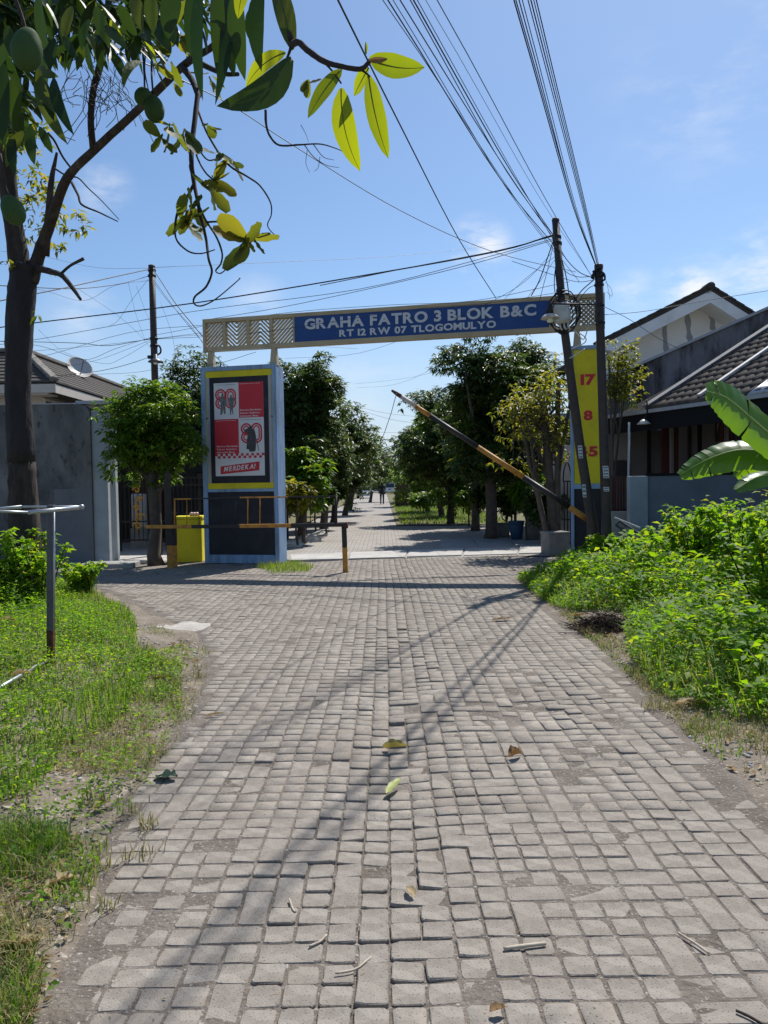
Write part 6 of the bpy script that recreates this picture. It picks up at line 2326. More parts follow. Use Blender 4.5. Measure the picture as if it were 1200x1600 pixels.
def shrub(name, label, base, h, r, per, ll, lw, m, seed, group=None, stems=9, tone=None):
    rg = np.random.default_rng(seed)
    root = thing(name, label, 'shrub', base, group)
    mb = MB()
    P, A, N = [], [], []
    for k in range(stems):
        a, rr_ = rg.uniform(0, 6.28), r * rg.uniform(.2, 1)
        tip = Vector(base) + Vector((math.cos(a) * rr_, math.sin(a) * rr_, h * rg.uniform(.6, 1.05)))
        b0 = Vector(base) + Vector((math.cos(a) * rr_ * .3, math.sin(a) * rr_ * .3, -.02))
        pts = smooth_pts([b0, b0.lerp(tip, .5) + Vector((0, 0, .06)), tip], 4)
        mb.tube(pts, [.012 - .008 * i / (len(pts) - 1) for i in range(len(pts))], 5)
        for j in range(per):
            q = pts[min(len(pts) - 1, int(len(pts) * (1 - rg.random() ** 1.4 * .9)))]
            b_ = rg.uniform(0, 6.28)
            P.append(tuple(q + Vector((rg.normal() * .022, rg.normal() * .022, rg.normal() * .02))))
            A.append((math.cos(b_), math.sin(b_), rg.normal(0, .4)))
            N.append((rg.normal() * .4, rg.normal() * .4, 1))
    mb.build('stem', M_TWIG, root)
    n = len(P)
    rv = rg.random(n)
    if tone:
        rv = tone[0] + rv * (tone[1] - tone[0])
    link('foliage', leaf_mesh('foliage', np.array(P), np.array(A), np.array(N), ll * rg.uniform(.6, 1.2, n), lw * rg.uniform(.7, 1.2, n), rv, m), root, 'stuff')
    return root


def vz(x, y):
    return float(verge_z(np.array([x]), np.array([y]))[0])


GS = 'leafy shrubs in the left verge'
for (px, py, D, h, r, seed, lab) in ((62, 935, 9.0, .85, .38, 91, 'leafy shrub growing in front of the mango trunk'), (8, 935, 9.0, .85, .40, 92, 'leafy shrub left of the mango trunk at the edge of the view'),
                                     (130, 925, 10.4, .45, .3, 93, 'small shrub at the corner of the left verge by the side street')):
    p = at(px, py, D)
    shrub('shrub', lab, (p.x, D, vz(p.x, D)), h, r, 70, .085, .05, M_LWEED, seed, GS, 16)
GS2 = 'tall leafy weeds of the right verge'
for (px, D, h, r, seed, lab) in ((1160, 9.0, 1.02, .85, 94, 'tallest leafy shrub under the banana leaves at the right edge'), (1085, 10.2, .82, .75, 95, 'leafy shrub before the low blue grey wall'),
                                 (1010, 11.4, .36, .5, 96, 'leafy shrub left of the low wall, before the leaning frame'), (940, 12.2, .5, .35, 97, 'dark leafy shrub round the foot of the two right poles'),
                                 (1225, 7.2, .95, .75, 98, 'near leafy shrub at the right edge of the view below the banana plant')):
    p = at(px, 800, D)
    shrub('shrub', lab, (p.x, D, vz(p.x, D)), h, r, 75, .10, .06, M_LWEED, seed, GS2, 22)

# ------------------------------------------------------------------ strap leaves built one by one


def strap(base, tip, width, face, bend=0.0, sidebend=0.0, nseg=8, prof=None, crease=.12, wave=0.0, seed=0):
    """a single leaf blade: two halves along a bent midrib; face = rough direction of its upper side"""
    base, tip = Vector(base), Vector(tip)
    ax = tip - base
    L = ax.length
    ax = ax / L
    sd = ax.cross(Vector(face)).normalized()
    nr = sd.cross(ax).normalized()
    V, F = [], []
    rg = random.Random(seed)
    for i in range(nseg + 1):
        t = i / nseg
        w = width * .5 * (prof(t) if prof else (math.sin(math.pi * min(1, t ** .85 * .97 + .03)) ** .72))
        c = base + ax * (L * t) + nr * (bend * L * 4 * t * (1 - t)) + sd * (sidebend * L * 4 * t * (1 - t))
        wv = wave * width * math.sin(t * 17 + seed)
        V += [c - sd * w + nr * (w * crease * 2 + wv), c, c + sd * w + nr * (w * crease * 2 - wv)]
    for i in range(nseg):
        a = i * 3
        F += [(a, a + 1, a + 4, a + 3), (a + 1, a + 2, a + 5, a + 4)]
    return V, F


def add_leaf(parent, base, tip, width, face, m, name='leaf', **k):
    V, F = strap(base, tip, width, face, **k)
    mb = MB().add(V, F, True)
    return mb.build(name, m, parent)


# ------------------------------------------------------------------ the mango tree on the left and its near boughs
DT = 9.4
tb = at(44, 950, DT)
mango = thing('mango_tree', 'old mango tree with dark upper trunk, leaning boughs and hanging green fruit at left', 'tree', (tb.x, DT, vz(tb.x, DT)))


def tp_(pts):
    return smooth_pts([at(x, y, d) for x, y, d in pts], 5)


def radl(pts, rs):
    n = (len(pts) - 1) * 5 + 1
    out = []
    for i in range(n):
        f = i / 5
        k = min(int(f), len(rs) - 2)
        out.append(rs[k] + (rs[k + 1] - rs[k]) * (f - k))
    return out


P = [(46, 965, DT), (42, 880, DT), (37, 800, DT), (34, 722, DT)]
MB().tube(tp_(P), radl(P, [.24, .20, .17, .155]), 26, jitter=.075, seed=1).build('trunk', M_BARK, mango)
P = [(34, 724, DT), (29, 620, DT), (30, 520, DT), (36, 440, DT), (40, 415, DT)]
MB().tube(tp_(P), radl(P, [.160, .148, .155, .16, .17]), 26, jitter=.075, seed=2).build('upper_trunk', M_BARKD, mango)
bmb = [
    ([(34, 440, DT), (26, 380, DT), (14, 300, DT), (6, 200, 9.2), (0, 80, 9), (-10, -60, 8.6)], [.13, .115, .10, .095, .085, .08]),
    ([(48, 440, DT), (62, 395, DT), (80, 345, 9.2), (104, 280, 8.8), (150, 232, 8.2), (212, 175, 7.6), (268, 120, 7.0), (300, 92, 6.7), (335, 70, 6.4), (372, 20, 6.0), (390, -40, 5.6)],
     [.09, .074, .062, .050, .042, .038, .034, .030, .026, .022, .02]),
    ([(146, 234, 8.2), (142, 190, 8.1), (146, 140, 8.0), (157, 100, 7.9), (165, 55, 7.8), (170, -20, 7.6)], [.038, .034, .034, .036, .03, .025]),
    ([(70, 400, DT), (76, 340, 9.3), (80, 285, 9.2), (89, 238, 9.1)], [.055, .045, .034, .014]),
    ([(55, 418, DT), (78, 424, 9.2), (96, 430, 9.0), (112, 448, 8.9), (126, 468, 8.8)], [.045, .036, .03, .026, .016]),
    ([(94, 429, 9.0), (110, 415, 9.0), (131, 404, 9.0)], [.018, .015, .02]),
    ([(285, 105, 6.8), (300, 125, 6.6), (310, 150, 6.4)], [.03, .025, .022]),
    ([(296, 90, 6.7), (325, 105, 6.5), (350, 115, 6.3), (372, 116, 6.2)], [.03, .022, .018, .016]),
]
for i, (P, r) in enumerate(bmb):
    MB().tube(tp_(P), radl(P, r), 12, jitter=.05, seed=i + 5).build('branch', M_BARK, mango)
# thin twigs
tw = [
    ([(310, 140, 6.4), (304, 190, 6.2), (300, 225, 6.1), (299, 250, 6), (303, 285, 6), (310, 320, 5.9), (312, 335, 5.9)], .022, .013),
    ([(299, 255, 6), (297, 262, 6), (304, 285, 6)], .010, .008),
    ([(304, 285, 6), (294, 305, 6), (280, 325, 5.9), (274, 350, 5.9), (276, 375, 5.8), (295, 393, 5.8), (315, 396, 5.8), (336, 390, 5.8)], .012, .004),
    ([(312, 335, 5.9), (318, 355, 5.9), (323, 380, 5.9), (326, 405, 5.8), (331, 425, 5.8), (322, 448, 5.8), (305, 463, 5.8), (303, 474, 5.8), (314, 478, 5.8), (336, 468, 5.8), (372, 438, 5.8), (374, 434, 5.8)], .013, .003),
    ([(311, 322, 5.9), (322, 345, 5.9), (338, 370, 5.8), (347, 395, 5.8), (345, 412, 5.8), (337, 423, 5.8), (345, 427, 5.8), (358, 415, 5.8), (363, 400, 5.8)], .010, .003),
    ([(322, 347, 5.9), (345, 347, 5.8), (362, 358, 5.7), (385, 375, 5.7)], .008, .006),
    ([(305, 160, 6.4), (320, 200, 6.2), (340, 236, 6.1), (360, 260, 6), (385, 275, 6), (406, 290, 6), (422, 315, 6), (424, 335, 6), (418, 352, 6), (428, 366, 6), (437, 370, 6)], .010, .003),
    ([(302, 210, 6.1), (312, 235, 6.1), (325, 250, 6.1), (340, 248, 6.0)], .008, .005),
    ([(302, 215, 6.1), (308, 245, 6.1), (320, 268, 6), (334, 282, 6)], .009, .006),
    ([(415, 172, 4.6), (416, 195, 4.6), (422, 213, 4.6), (437, 227, 4.6), (470, 226, 4.6), (500, 225, 4.6), (525, 232, 4.6), (538, 238, 4.6)], .009, .002),
    ([(476, 227, 4.6), (490, 245, 4.6), (510, 258, 4.6), (530, 262, 4.6)], .003, .0012), ([(490, 226, 4.6), (505, 245, 4.6), (522, 250, 4.6)], .003, .0012),
    ([(500, 245, 4.6), (497, 262, 4.6), (490, 268, 4.6)], .002, .001), ([(480, 235, 4.6), (478, 255, 4.6), (484, 270, 4.6)], .002, .001),
    ([(470, 195, 4.6), (478, 210, 4.6), (482, 222, 4.6)], .002, .001),
    ([(112, 285, 9.0), (122, 305, 8.8), (128, 320, 8.7), (155, 332, 8.6), (184, 346, 8.5)], .018, .006),
    ([(85, 263, 9.1), (105, 275, 9), (122, 278, 8.9), (138, 294, 8.8), (160, 315, 8.7), (186, 343, 8.6)], .012, .004),
    ([(75, 208, 8.5), (85, 220, 8.6), (98, 245, 8.7), (112, 264, 8.8)], .014, .012),
    ([(222, 60, 6.0), (225, 110, 5.6), (226, 138, 5.4)], .008, .006), ([(236, 70, 6.0), (237, 115, 5.5), (239, 146, 5.4)], .008, .006),
    ([(232, 50, 6.0), (226, 105, 5.7), (233, 145, 5.4)], .006, .004),
    ([(10, -40, 3.0), (32, 20, 3.0), (40, 48, 3.0)], .008, .006), ([(0, 240, 3.4), (8, 290, 3.4), (14, 306, 3.4)], .006, .005),
    ([(455, 70, 2.55), (466, 66, 2.5), (480, 78, 2.48), (505, 95, 2.45), (530, 103, 2.42), (562, 108, 2.4), (574, 100, 2.4), (578, 94, 2.4)], .011, .007),
    ([(452, -60, 2.7), (447, 20, 2.62), (455, 64, 2.55)], .007, .009), ([(456, 70, 2.55), (448, 92, 2.55), (440, 100, 2.55)], .005, .004),
    ([(507, 98, 2.45), (520, 112, 2.44), (533, 130, 2.42)], .0035, .003), ([(562, 108, 2.4), (572, 114, 2.4), (578, 120, 2.4)], .0035, .003),
]
for i, (P, r0, r1) in enumerate(tw):
    pts = tp_(P)
    MB().tube(pts, [r0 + (r1 - r0) * k / (len(pts) - 1) for k in range(len(pts))], 6, jitter=.08, seed=i).build('twig', M_TWIG, mango)
P = [(398, -40, 3.6), (397, 0, 3.5), (398, 40, 3.4), (400, 76, 3.3)]
MB().tube(tp_(P), radl(P, [.013, .012, .010, .007]), 8, jitter=.1, seed=3).build('twig', M_TWIGP, mango)
# fine dead twigs round the upright limb
rg = random.Random(31)
fine = MB()
for k in range(46):
    x, y = rg.uniform(118, 195), rg.uniform(85, 150)
    p = [(x, y, 7.9)]
    for j in range(rg.randint(2, 4)):
        x += rg.uniform(-22, 22)
        y += rg.uniform(2, 34)
        p.append((x, min(y, 226), 7.9 + rg.uniform(-.2, .2)))
    fine.tube(tp_(p), .0034, 4)
fine.build('dead_twigs', M_TWIG, mango, 'stuff')
# fruit


def fruit(px, py, wpx, hpx, D, tilt, seed):
    c = at(px, py, D)
    w, h = wpx * D / 2400, hpx * D / 2400
    ax = Vector((math.sin(tilt), .1, math.cos(tilt)))
    pr = []
    for i in range(15):
        a = math.pi * i / 14
        pr.append((max(.0005, w * math.sin(a) * (1 + .10 * math.cos(a))), -h * math.cos(a)))
    return MB().lathe(c, pr, 18, ax).build('mango', M_MANGO, mango)


fruit(42, 77, 46, 66, 3.0, .12, 1)
fruit(20, 328, 34, 50, 3.4, -.45, 2)
fruit(224, 151, 27, 28, 5.4, .1, 3)
fruit(241, 170, 30, 42, 5.4, -.15, 4)

# near leaves, each placed (base px, tip px, width px, distance, bend, kind)
VIEW = Vector((0, -1, -.35))
near = [
    ((457, 78), (424, -46), 34, 2.55, .03, 0, .03), ((446, 82), (384, 137), 30, 2.55, .05, 1, .14), ((456, 92), (338, 166), 46, 2.5, .05, 0, -.20),
    ((533, 108), (481, 185), 27, 2.44, .0, 1, .05), ((533, 138), (563, 268), 40, 2.4, .06, 1, .12), ((576, 118), (607, 248), 36, 2.4, .05, 1, .10),
    ((576, 106), (553, 150), 28, 2.42, .0, 1, .02), ((577, 92), (664, 105), 40, 2.4, -.06, 1, .08), ((576, 94), (606, 92), 10, 2.38, .05, 3, .05), ((572, 84), (571, 65), 8, 2.38, .0, 1, 0),
    ((315, -30), (317, 158), 26, 2.7, .05, 0, .02), ((340, -40), (345, 140), 26, 2.6, .05, 0, .05), ((352, -20), (336, 165), 22, 2.7, .06, 0, -.06), ((370, -20), (383, 126), 32, 2.6, .05, 0, .05),
    ((408, -20), (409, 112), 30, 2.6, .05, 0, .08), ((352, 30), (366, 120), 26, 2.75, .02, 0, .05), ((385, -30), (372, 30), 24, 2.5, .05, 1, .04), ((300, -20), (298, 90), 22, 2.8, .05, 0, 0), ((395, 10), (388, 60), 20, 2.7, 0, 0, 0),
    ((275, -20), (262, 62), 34, 3.3, .03, 0, .05), ((258, 20), (272, 70), 26, 3.6, .03, 0, .02), ((245, 40), (268, 82), 22, 3.6, .03, 0, .06), ((290, 0), (276, 40), 22, 3.4, 0, 1, 0),
    ((58, 105), (106, 226), 26, 3.1, .05, 0, .10), ((84, 122), (116, 212), 20, 3.1, .05, 0, .08), ((62, 120), (84, 190), 22, 3.2, .04, 0, .02), ((48, 196), (54, 258), 20, 3.3, .03, 0, .05),
    ((62, 198), (82, 240), 15, 3.3, .03, 0, .02), ((95, 46), (127, 99), 16, 3.3, .03, 0, .03), ((135, 68), (149, 120), 15, 3.3, .02, 0, .03), ((176, 84), (195, 110), 13, 3.3, .02, 0, 0),
    ((222, 96), (193, 139), 14, 3.3, .05, 0, .2), ((24, 112), (22, 206), 22, 3.2, .04, 0, 0), ((6, 100), (8, 232), 24, 3.2, .04, 0, .03), ((60, -10), (80, 92), 24, 3.2, .04, 0, .05),
    ((60, 108), (92, 120), 18, 3.2, .1, 0, .05), ((30, 60), (-10, 120), 20, 3.2, .05, 0, .1), ((36, 205), (10, 262), 20, 3.3, .05, 0, .06), ((20, 210), (24, 275), 18, 3.3, .05, 0, .04),
    ((165, 40), (200, 78), 20, 3.3, .03, 0, .05), ((172, 32), (192, 60), 14, 3.3, .03, 1, .05), ((140, 30), (128, 80), 20, 3.3, .04, 0, .05), ((112, 10), (100, 66), 20, 3.3, .03, 0, .02),
    ((150, 10), (172, 74), 22, 3.3, .03, 0, .03), ((186, 6), (214, 58), 20, 3.3, .03, 0, .04), ((210, -10), (222, 50), 22, 3.3, .03, 0, .03), ((236, -10), (240, 52), 24, 3.3, .03, 0, .03),
    ((75, 75), (60, 130), 20, 3.2, .03, 0, .04), ((12, 40), (26, 100), 20, 3.1, .03, 0, .04), ((85, 60), (78, 112), 18, 3.2, .03, 0, .04), ((76, 90), (72, 145), 16, 3.3, .03, 0, .04),
]
rgn_ = random.Random(17)
M_VEIN = mat('leaf_vein', (0.10, 0.13, 0.02), None, rough=.6)
LM = {0: M_LMANGO, 1: M_LYEL, 2: M_LTEAK, 3: M_DRY}
for i, (b0, t0, w, D, bend, kd, sb_) in enumerate(near):
    fc = Vector((rgn_.uniform(-.5, .5), -1, rgn_.uniform(-.6, .1)))
    NEAR_TIP = [at(*t0, D + rgn_.uniform(-.12, .12))]
    lf = add_leaf(mango, at(*b0, D), NEAR_TIP[0], w * .9 * D / 1200, fc, LM[kd], bend=bend, sidebend=sb_ * .6, nseg=9, crease=.10, wave=.02, seed=i)
    if D < 2.6 and kd < 3:      # the pale vein down each of the near leaves
        V_, F_ = strap(at(*b0, D), NEAR_TIP[0], w * D / 1200, fc, bend=bend, sidebend=sb_ * .6, nseg=9)
        MB().tube([V_[3 * q + 1] for q in range(10)], [.0022 * (1 - q / 11) for q in range(10)], 5).build('midrib', M_VEIN, lf)
# the dense dark crown at the top left: whorls of drooping leaves
cnt = 0
rest = {0: MB(), 1: MB()}
for k in range(128):
    x, y = rgn_.uniform(-30, 330), rgn_.uniform(-70, 40)
    if k % 4 == 3:
        x, y = rgn_.uniform(-40, 46), rgn_.uniform(-10, 200)
    elif k % 4 == 2:
        x, y = rgn_.uniform(-30, 230), rgn_.uniform(-40, 62)
    D = rgn_.uniform(3.6, 5.2) if k < 24 else rgn_.uniform(4.2, 6.5)
    c = at(x, y, D)
    for j in range(rgn_.randint(6, 9)):
        a = rgn_.uniform(0, 6.28)
        L_ = rgn_.uniform(.14, .24)
        t_ = c + Vector((math.cos(a) * .55, math.sin(a) * .55, rgn_.uniform(-1.0, -.1))).normalized() * L_
        wd, fc, kd = rgn_.uniform(.038, .055), Vector((rgn_.uniform(-.4, .4), rgn_.uniform(-.9, .2), 1)), 1 if rgn_.random() < .05 else 0
        cnt += 1
        if cnt <= 150:
            add_leaf(mango, c, t_, wd, fc, LM[kd], bend=.06, nseg=5, crease=.12, seed=k * 9 + j)
        else:
            rest[kd].add(*strap(c, t_, wd, fc, bend=.06, nseg=4, crease=.12, seed=k * 9 + j), True)
for k in range(95):
    x, y = rgn_.uniform(-30, 335), rgn_.uniform(-70, 62)
    if k % 3 == 2:
        x, y = rgn_.uniform(-40, 40), rgn_.uniform(-10, 225)
    elif k % 3 == 1:
        x, y = rgn_.uniform(-30, 170), rgn_.uniform(-20, 85)
    D = rgn_.uniform(5.0, 8.0)
    c = at(x, y, D)
    for j in range(8):
        a = rgn_.uniform(0, 6.28)
        t_ = c + Vector((math.cos(a) * .6, math.sin(a) * .6, rgn_.uniform(-1.0, .1))).normalized() * rgn_.uniform(.13, .21)
        rest[0 if rgn_.random() > .1 else 1].add(*strap(c, t_, rgn_.uniform(.034, .05), Vector((rgn_.uniform(-.4, .4), rgn_.uniform(-.9, .2), 1)), bend=.07, nseg=4, crease=.12, wave=.03, seed=k * 9 + j), True)
rest[0].build('leaf', M_LMANGO, mango, 'stuff')
rest[1].build('leaf', M_LYEL, mango, 'stuff')
# round leaves on the hanging twigs
clus = [((270, 195), 5.4, 5, 30), ((252, 212), 5.4, 3, 28), ((287, 205), 5.6, 5, 26), ((322, 198), 5.8, 3, 20), ((338, 240), 6, 4, 20), ((357, 250), 6, 4, 22), ((333, 280), 6, 6, 26), ((328, 300), 6, 3, 26),
        ((300, 325), 5.9, 6, 32), ((288, 345), 5.9, 5, 30), ((384, 375), 5.7, 8, 32), ((395, 372), 5.7, 4, 26), ((240, 100), 5.8, 4, 24), ((262, 92), 5.8, 5, 26), ((285, 55), 5.6, 5, 26),
        ((330, 115), 6.2, 3, 22), ((250, 75), 5.8, 4, 24), ((212, 30), 5.9, 5, 26), ((275, 130), 6.2, 2, 20), ((478, 125), 4.6, 4, 18)]
for i, ((x, y), D, n, s) in enumerate(clus):
    for j in range(n):
        a = rgn_.uniform(0, 6.28)
        L_ = s * rgn_.uniform(1.0, 1.75) * D / 1200
        b0 = at(x + rgn_.uniform(-5, 5), y + rgn_.uniform(-5, 5), D)
        t_ = b0 + Vector((math.cos(a) * .6, math.sin(a) * .5, rgn_.uniform(-1.1, .35))).normalized() * L_
        add_leaf(mango, b0, t_, L_ * rgn_.uniform(.5, .68), Vector((rgn_.uniform(-.7, .7), rgn_.uniform(-1, .2), rgn_.uniform(.1, 1))), M_LTEAK, bend=-.06, nseg=6, wave=.05, seed=i * 11 + j,
                 prof=lambda t: (math.sin(math.pi * min(1, t * .86 + .06)) ** .8) * (.55 + .55 * t))
# small leaves further up round the forked trunk
rgm = np.random.default_rng(99)
cs, rs = [], []
for (x, y, D, r) in ((35, 245, 10.2, .22), (45, 285, 10.3, .3), (60, 330, 10.2, .3), (45, 370, 10.2, .25), (80, 375, 10.0, .18), (105, 345, 9.8, .25), (120, 355, 9.7, .18), (95, 320, 9.8, .2), (70, 300, 10.3, .25),
                     (130, 365, 9.7, .10), (90, 400, 9.4, .12), (84, 425, 9.3, .10), (15, 300, 10, .3), (12, 420, 9.2, .12), (8, 250, 10, .3), (60, 500, 9.3, .05), (55, 215, 10.2, .25)):
    cs.append(tuple(at(x, y, D)))
    rs.append(r)
P, A, N, L, W, rv = crown_leaves(rgm, cs, rs, 34, .13, .045, .9, 5)
link('small_leaves', leaf_mesh('small_leaves', P, A, N, L, W, rv, M_LSPARSE), mango, 'stuff')
# upper crown out of the picture: keeps the boughs leafed where they leave the frame
cs = [tuple(at(rgm.uniform(-120, 330), rgm.uniform(-260, -40), rgm.uniform(5, 8.5))) for _ in range(40)]
P, A, N, L, W, rv = crown_leaves(rgm, cs, [.3] * 40, 60, .2, .05, .8, 7)
link('crown', leaf_mesh('crown', P, A, N, L, W, rv, M_LMANGO), mango, 'stuff')

# ------------------------------------------------------------------ banana plant at the right edge
DBn = 6.6
bb = at(1265, 800, DBn)
ban = thing('banana_plant', 'banana plant with broad torn leaves arching in from the right edge of the view', 'plant', (bb.x, DBn, vz(bb.x, DBn)))
MB().tube([Vector((bb.x, DBn, vz(bb.x, DBn) - .05)), Vector((bb.x + .03, DBn, 1.0)), Vector((bb.x, DBn, 1.75))], [.10, .085, .05], 14).build('pseudostem', mat('banana_stem', (0.16, 0.2, 0.06), (0.12, 0.12, 0.05), 6, .6), ban)


def banana_leaf(pts, w, up, seed, crease=.1, tears=4):
    P = smooth_pts([at(*p) for p in pts], 9)
    n = len(P)
    up = Vector(up)
    rg = random.Random(seed)
    V, F = [], []
    tear = [[0] * n, [0] * n]
    blade = MB()
    for side in (-1, 1):
        cuts = sorted(rg.sample(range(2, n - 2), min(tears + 2, n - 4)))
        segs, s0 = [], 0
        for c in cuts + [n - 1]:
            segs.append((s0, c))
            s0 = c
        for (a, c) in segs:
            if c <= a:
                continue
            tw = rg.uniform(-.35, .35)
            vs, fs = [], []
            for i in range(a, c + 1):
                t = i / (n - 1)
                ax = (P[min(i + 1, n - 1)] - P[max(i - 1, 0)]).normalized()
                sd = ax.cross(up).normalized() * side
                nr = up - ax * up.dot(ax)
                nr.normalize()
                ww = w * (math.sin(math.pi * min(1, .08 + .9 * t)) ** .55)
                pull = (.045 if i == a and a > 0 else -.045 if i == c and c < n - 1 else 0) * w
                for k in range(4):
                    f = k / 3
                    vs.append(P[i] + sd * ww * f + ax * (pull * f + .25 * ww * f) - nr * (crease * ww * f * f * 2.2 + tw * ww * f * .35 * (1 if i == c else 0)) + nr * (.03 * w * math.sin(i * 2.1 + seed) * f))
            m = c - a + 1
            for i in range(m - 1):
                for k in range(3):
                    q = i * 4 + k
                    fs.append((q, q + 1, q + 5, q + 4) if side > 0 else (q, q + 4, q + 5, q + 1))
            blade.add(vs, fs, True)
    lf_ = blade.build('leaf', M_LBAN, ban)
    MB().tube(P, [.016 * (1 - .8 * i / (n - 1)) for i in range(n)], 6).build('midrib', mat('midrib', (0.22, 0.32, 0.07), None, rough=.5), lf_)
    return lf_


banana_leaf([(1262, 745, DBn), (1225, 700, 6.5), (1175, 655, 6.35), (1135, 622, 6.25), (1104, 611, 6.2)], .20, (.1, -1, .45), 1, .10, 3)
banana_leaf([(1262, 740, DBn), (1210, 712, 6.7), (1160, 703, 6.8), (1110, 716, 6.85), (1062, 742, 6.9)], .17, (-.15, -.8, .6), 2, .2, 4)
banana_leaf([(1262, 735, DBn), (1235, 690, 6.9), (1205, 700, 7.1), (1175, 720, 7.2), (1150, 745, 7.25)], .13, (.0, -.7, .6), 3, .2, 4)
banana_leaf([(1264, 700, DBn), (1275, 620, 6.7), (1300, 560, 6.9), (1340, 540, 7.1)], .24, (-.3, -.3, 1), 4, .2, 5)
banana_leaf([(1258, 760, DBn), (1225, 742, 6.4), (1185, 745, 6.3), (1150, 765, 6.25)], .10, (.0, -.6, .7), 5, .2, 3)

# ------------------------------------------------------------------ steel frame on the left verge
rack = thing('steel_rack', 'grey steel post with rusty foot and pale pipe frame on top in the left grass', 'rack', (gnd(80, 1060).x, gnd(80, 1060).y, 0))
g = gnd(80, 1060)
DRk = g.y
zb = vz(g.x, g.y)


def rk(px, py, dd_=0.0):
    return at(px, py, DRk + dd_)


MB().bar((g.x, g.y, zb - .08), rk(79.5, 985), .05, .05, up=(0, 1, 0), bev=.003).build('rusty_foot', M_RUST, rack)
MB().bar(rk(79.5, 985), rk(80, 789), .05, .05, up=(0, 1, 0), bev=.003).build('post', M_POSTG, rack)
MB().tube([rk(84.5, 800, -.03), rk(85, 985, -.03)], .007, 6).build('conduit', M_GALV, rack)
for (a, c, r) in (((-60, 801, .35), (34, 792, .25), .014), ((34, 792, .25), (128, 791.5, .06), .009), ((-60, 797, -.5), (45, 800.5, -.42), .009), ((45, 800.5, -.42), (128, 792.5, .02), .016), ((-40, 1097, -1.35), (78, 1029, -.03), .014)):
    MB().tube([rk(*a), rk(*c)], r, 8).build('pipe', M_GALV, rack)
MB().lathe(rk(128, 792, .0), [(.018, -.012), (.02, 0), (.018, .012)], 8, (1, -.3, .0)).build('pipe_cap', M_GALV, rack)

# ------------------------------------------------------------------ things lying on the paving


def ground_leaf(px, py, L, w, ang, m, label, name='fallen_leaf', curl=.2, crease=.25, lift=.012, cat='fallen leaf'):
    p = gnd(px, py)
    z = max(float(und(p.x, p.y)), -.01) + lift if inpoly(np.array([p.x]), np.array([p.y]), ROAD)[0] else vz(p.x, p.y) + lift * .6
    d = Vector((math.cos(ang), math.sin(ang), 0)) * L / 2
    c = Vector((p.x, p.y, z))
    V, F = strap(c - d, c + d + Vector((0, 0, L * .08)), w, (0, 0, 1), bend=curl * .22 * rgn_.choice((1, -.4)), nseg=9, crease=crease, wave=.11, seed=int(px))
    o = MB().add(V, F, True).build(name, m)
    return tag(o, label, cat)


M_FY = leaf_mat('fallen_yellow', [(0, (0.36, 0.30, 0.10)), (1, (0.42, 0.34, 0.12))], [(0, (0.5, 0.4, 0.08)), (1, (0.5, 0.4, 0.08))], .2, .6)
M_FG = leaf_mat('fallen_green', [(0, (0.30, 0.36, 0.08)), (1, (0.34, 0.38, 0.1))], [(0, (0.5, 0.5, 0.08)), (1, (0.5, 0.5, 0.08))], .25, .5)
M_FD = leaf_mat('fallen_dark', [(0, (0.02, 0.045, 0.02)), (1, (0.025, 0.05, 0.02))], [(0, (0.05, 0.1, 0.02)), (1, (0.05, 0.1, 0.02))], .15, .4)
ground_leaf(617, 1167, .14, .05, .0, M_FY, 'curled yellow brown leaf lying across the middle of the paving', curl=.10, crease=.8, lift=.004)
ground_leaf(615, 1230, .17, .045, 1.15, M_FG, 'pale green leaf lying lengthwise in the middle of the paving', curl=.06)
ground_leaf(805, 1183, .085, .05, .5, M_DRY, 'crumpled brown leaf on the paving right of the yellow leaf', curl=.3, crease=.9)
ground_leaf(261, 1213, .13, .095, -.35, M_FD, 'broad dark green leaf standing at the left edge of the paving', curl=.2, crease=.1, lift=.006)
ground_leaf(641, 1398, .065, .03, 2.0, M_DRY, 'small tan scrap of leaf below the pale green leaf', curl=.12, crease=.6)
ground_leaf(335, 1118, .13, .02, .25, M_DRY, 'narrow straw coloured leaf strip at the left of the paving', curl=.05, crease=.5)
ground_leaf(784, 970, .22, .06, .1, M_DRY, 'pale dry leaf far off on the right of the paving', curl=.1)
ground_leaf(778, 1588, .05, .028, .3, M_DRY, 'tan leaf scrap at the bottom edge of the view', curl=.15, crease=.5)
ground_leaf(30, 1498, .17, .05, .15, M_DRY, 'big brown dry leaf at the lower left in the dry grass', curl=.25, crease=.5, lift=.04)
ground_leaf(95, 1400, .11, .05, .6, M_DRY, 'pale curled dry leaf lying in the thin grass at the lower left', curl=.25, crease=.5, lift=.03)
ground_leaf(10, 1005, .22, .10, .4, M_DRY, 'large red brown dry leaf in the grass by the steel rack', curl=.25, crease=.5, lift=.1)
ground_leaf(255, 1064, .17, .07, .1, M_DRY, 'cream dry leaf on the dirt beside the left grass', curl=.2, crease=.4)
ground_leaf(160, 1262, .10, .05, 1.0, M_DRY, 'ragged pale dry leaf at the edge of the left grass', curl=.25, crease=.4, lift=.03)
ground_leaf(35, 1092, .15, .06, .2, M_DRY, 'pink brown dry leaf in the grass under the steel rack', curl=.25, crease=.5, lift=.11)
ground_leaf(1085, 1112, .25, .07, -.3, M_DRY, 'long pale dry leaf on the right dirt edge', curl=.2, crease=.4, lift=.03)
ground_leaf(905, 968, .2, .06, .1, M_DRY, 'pale dry leaf beside the dark heap of dead grass', curl=.25, crease=.4, lift=.03)


def twig_on_ground(pts, r, m, label, name='fallen_twig'):
    P = []
    for (x, y) in pts:
        p = gnd(x, y)
        P.append(Vector((p.x, p.y, float(und(p.x, p.y)) + r + .004)))
    o = MB().tube(smooth_pts(P, 4), r, 6, jitter=.15, seed=int(pts[0][0])).build(name, m)
    return tag(o, label, 'twig')


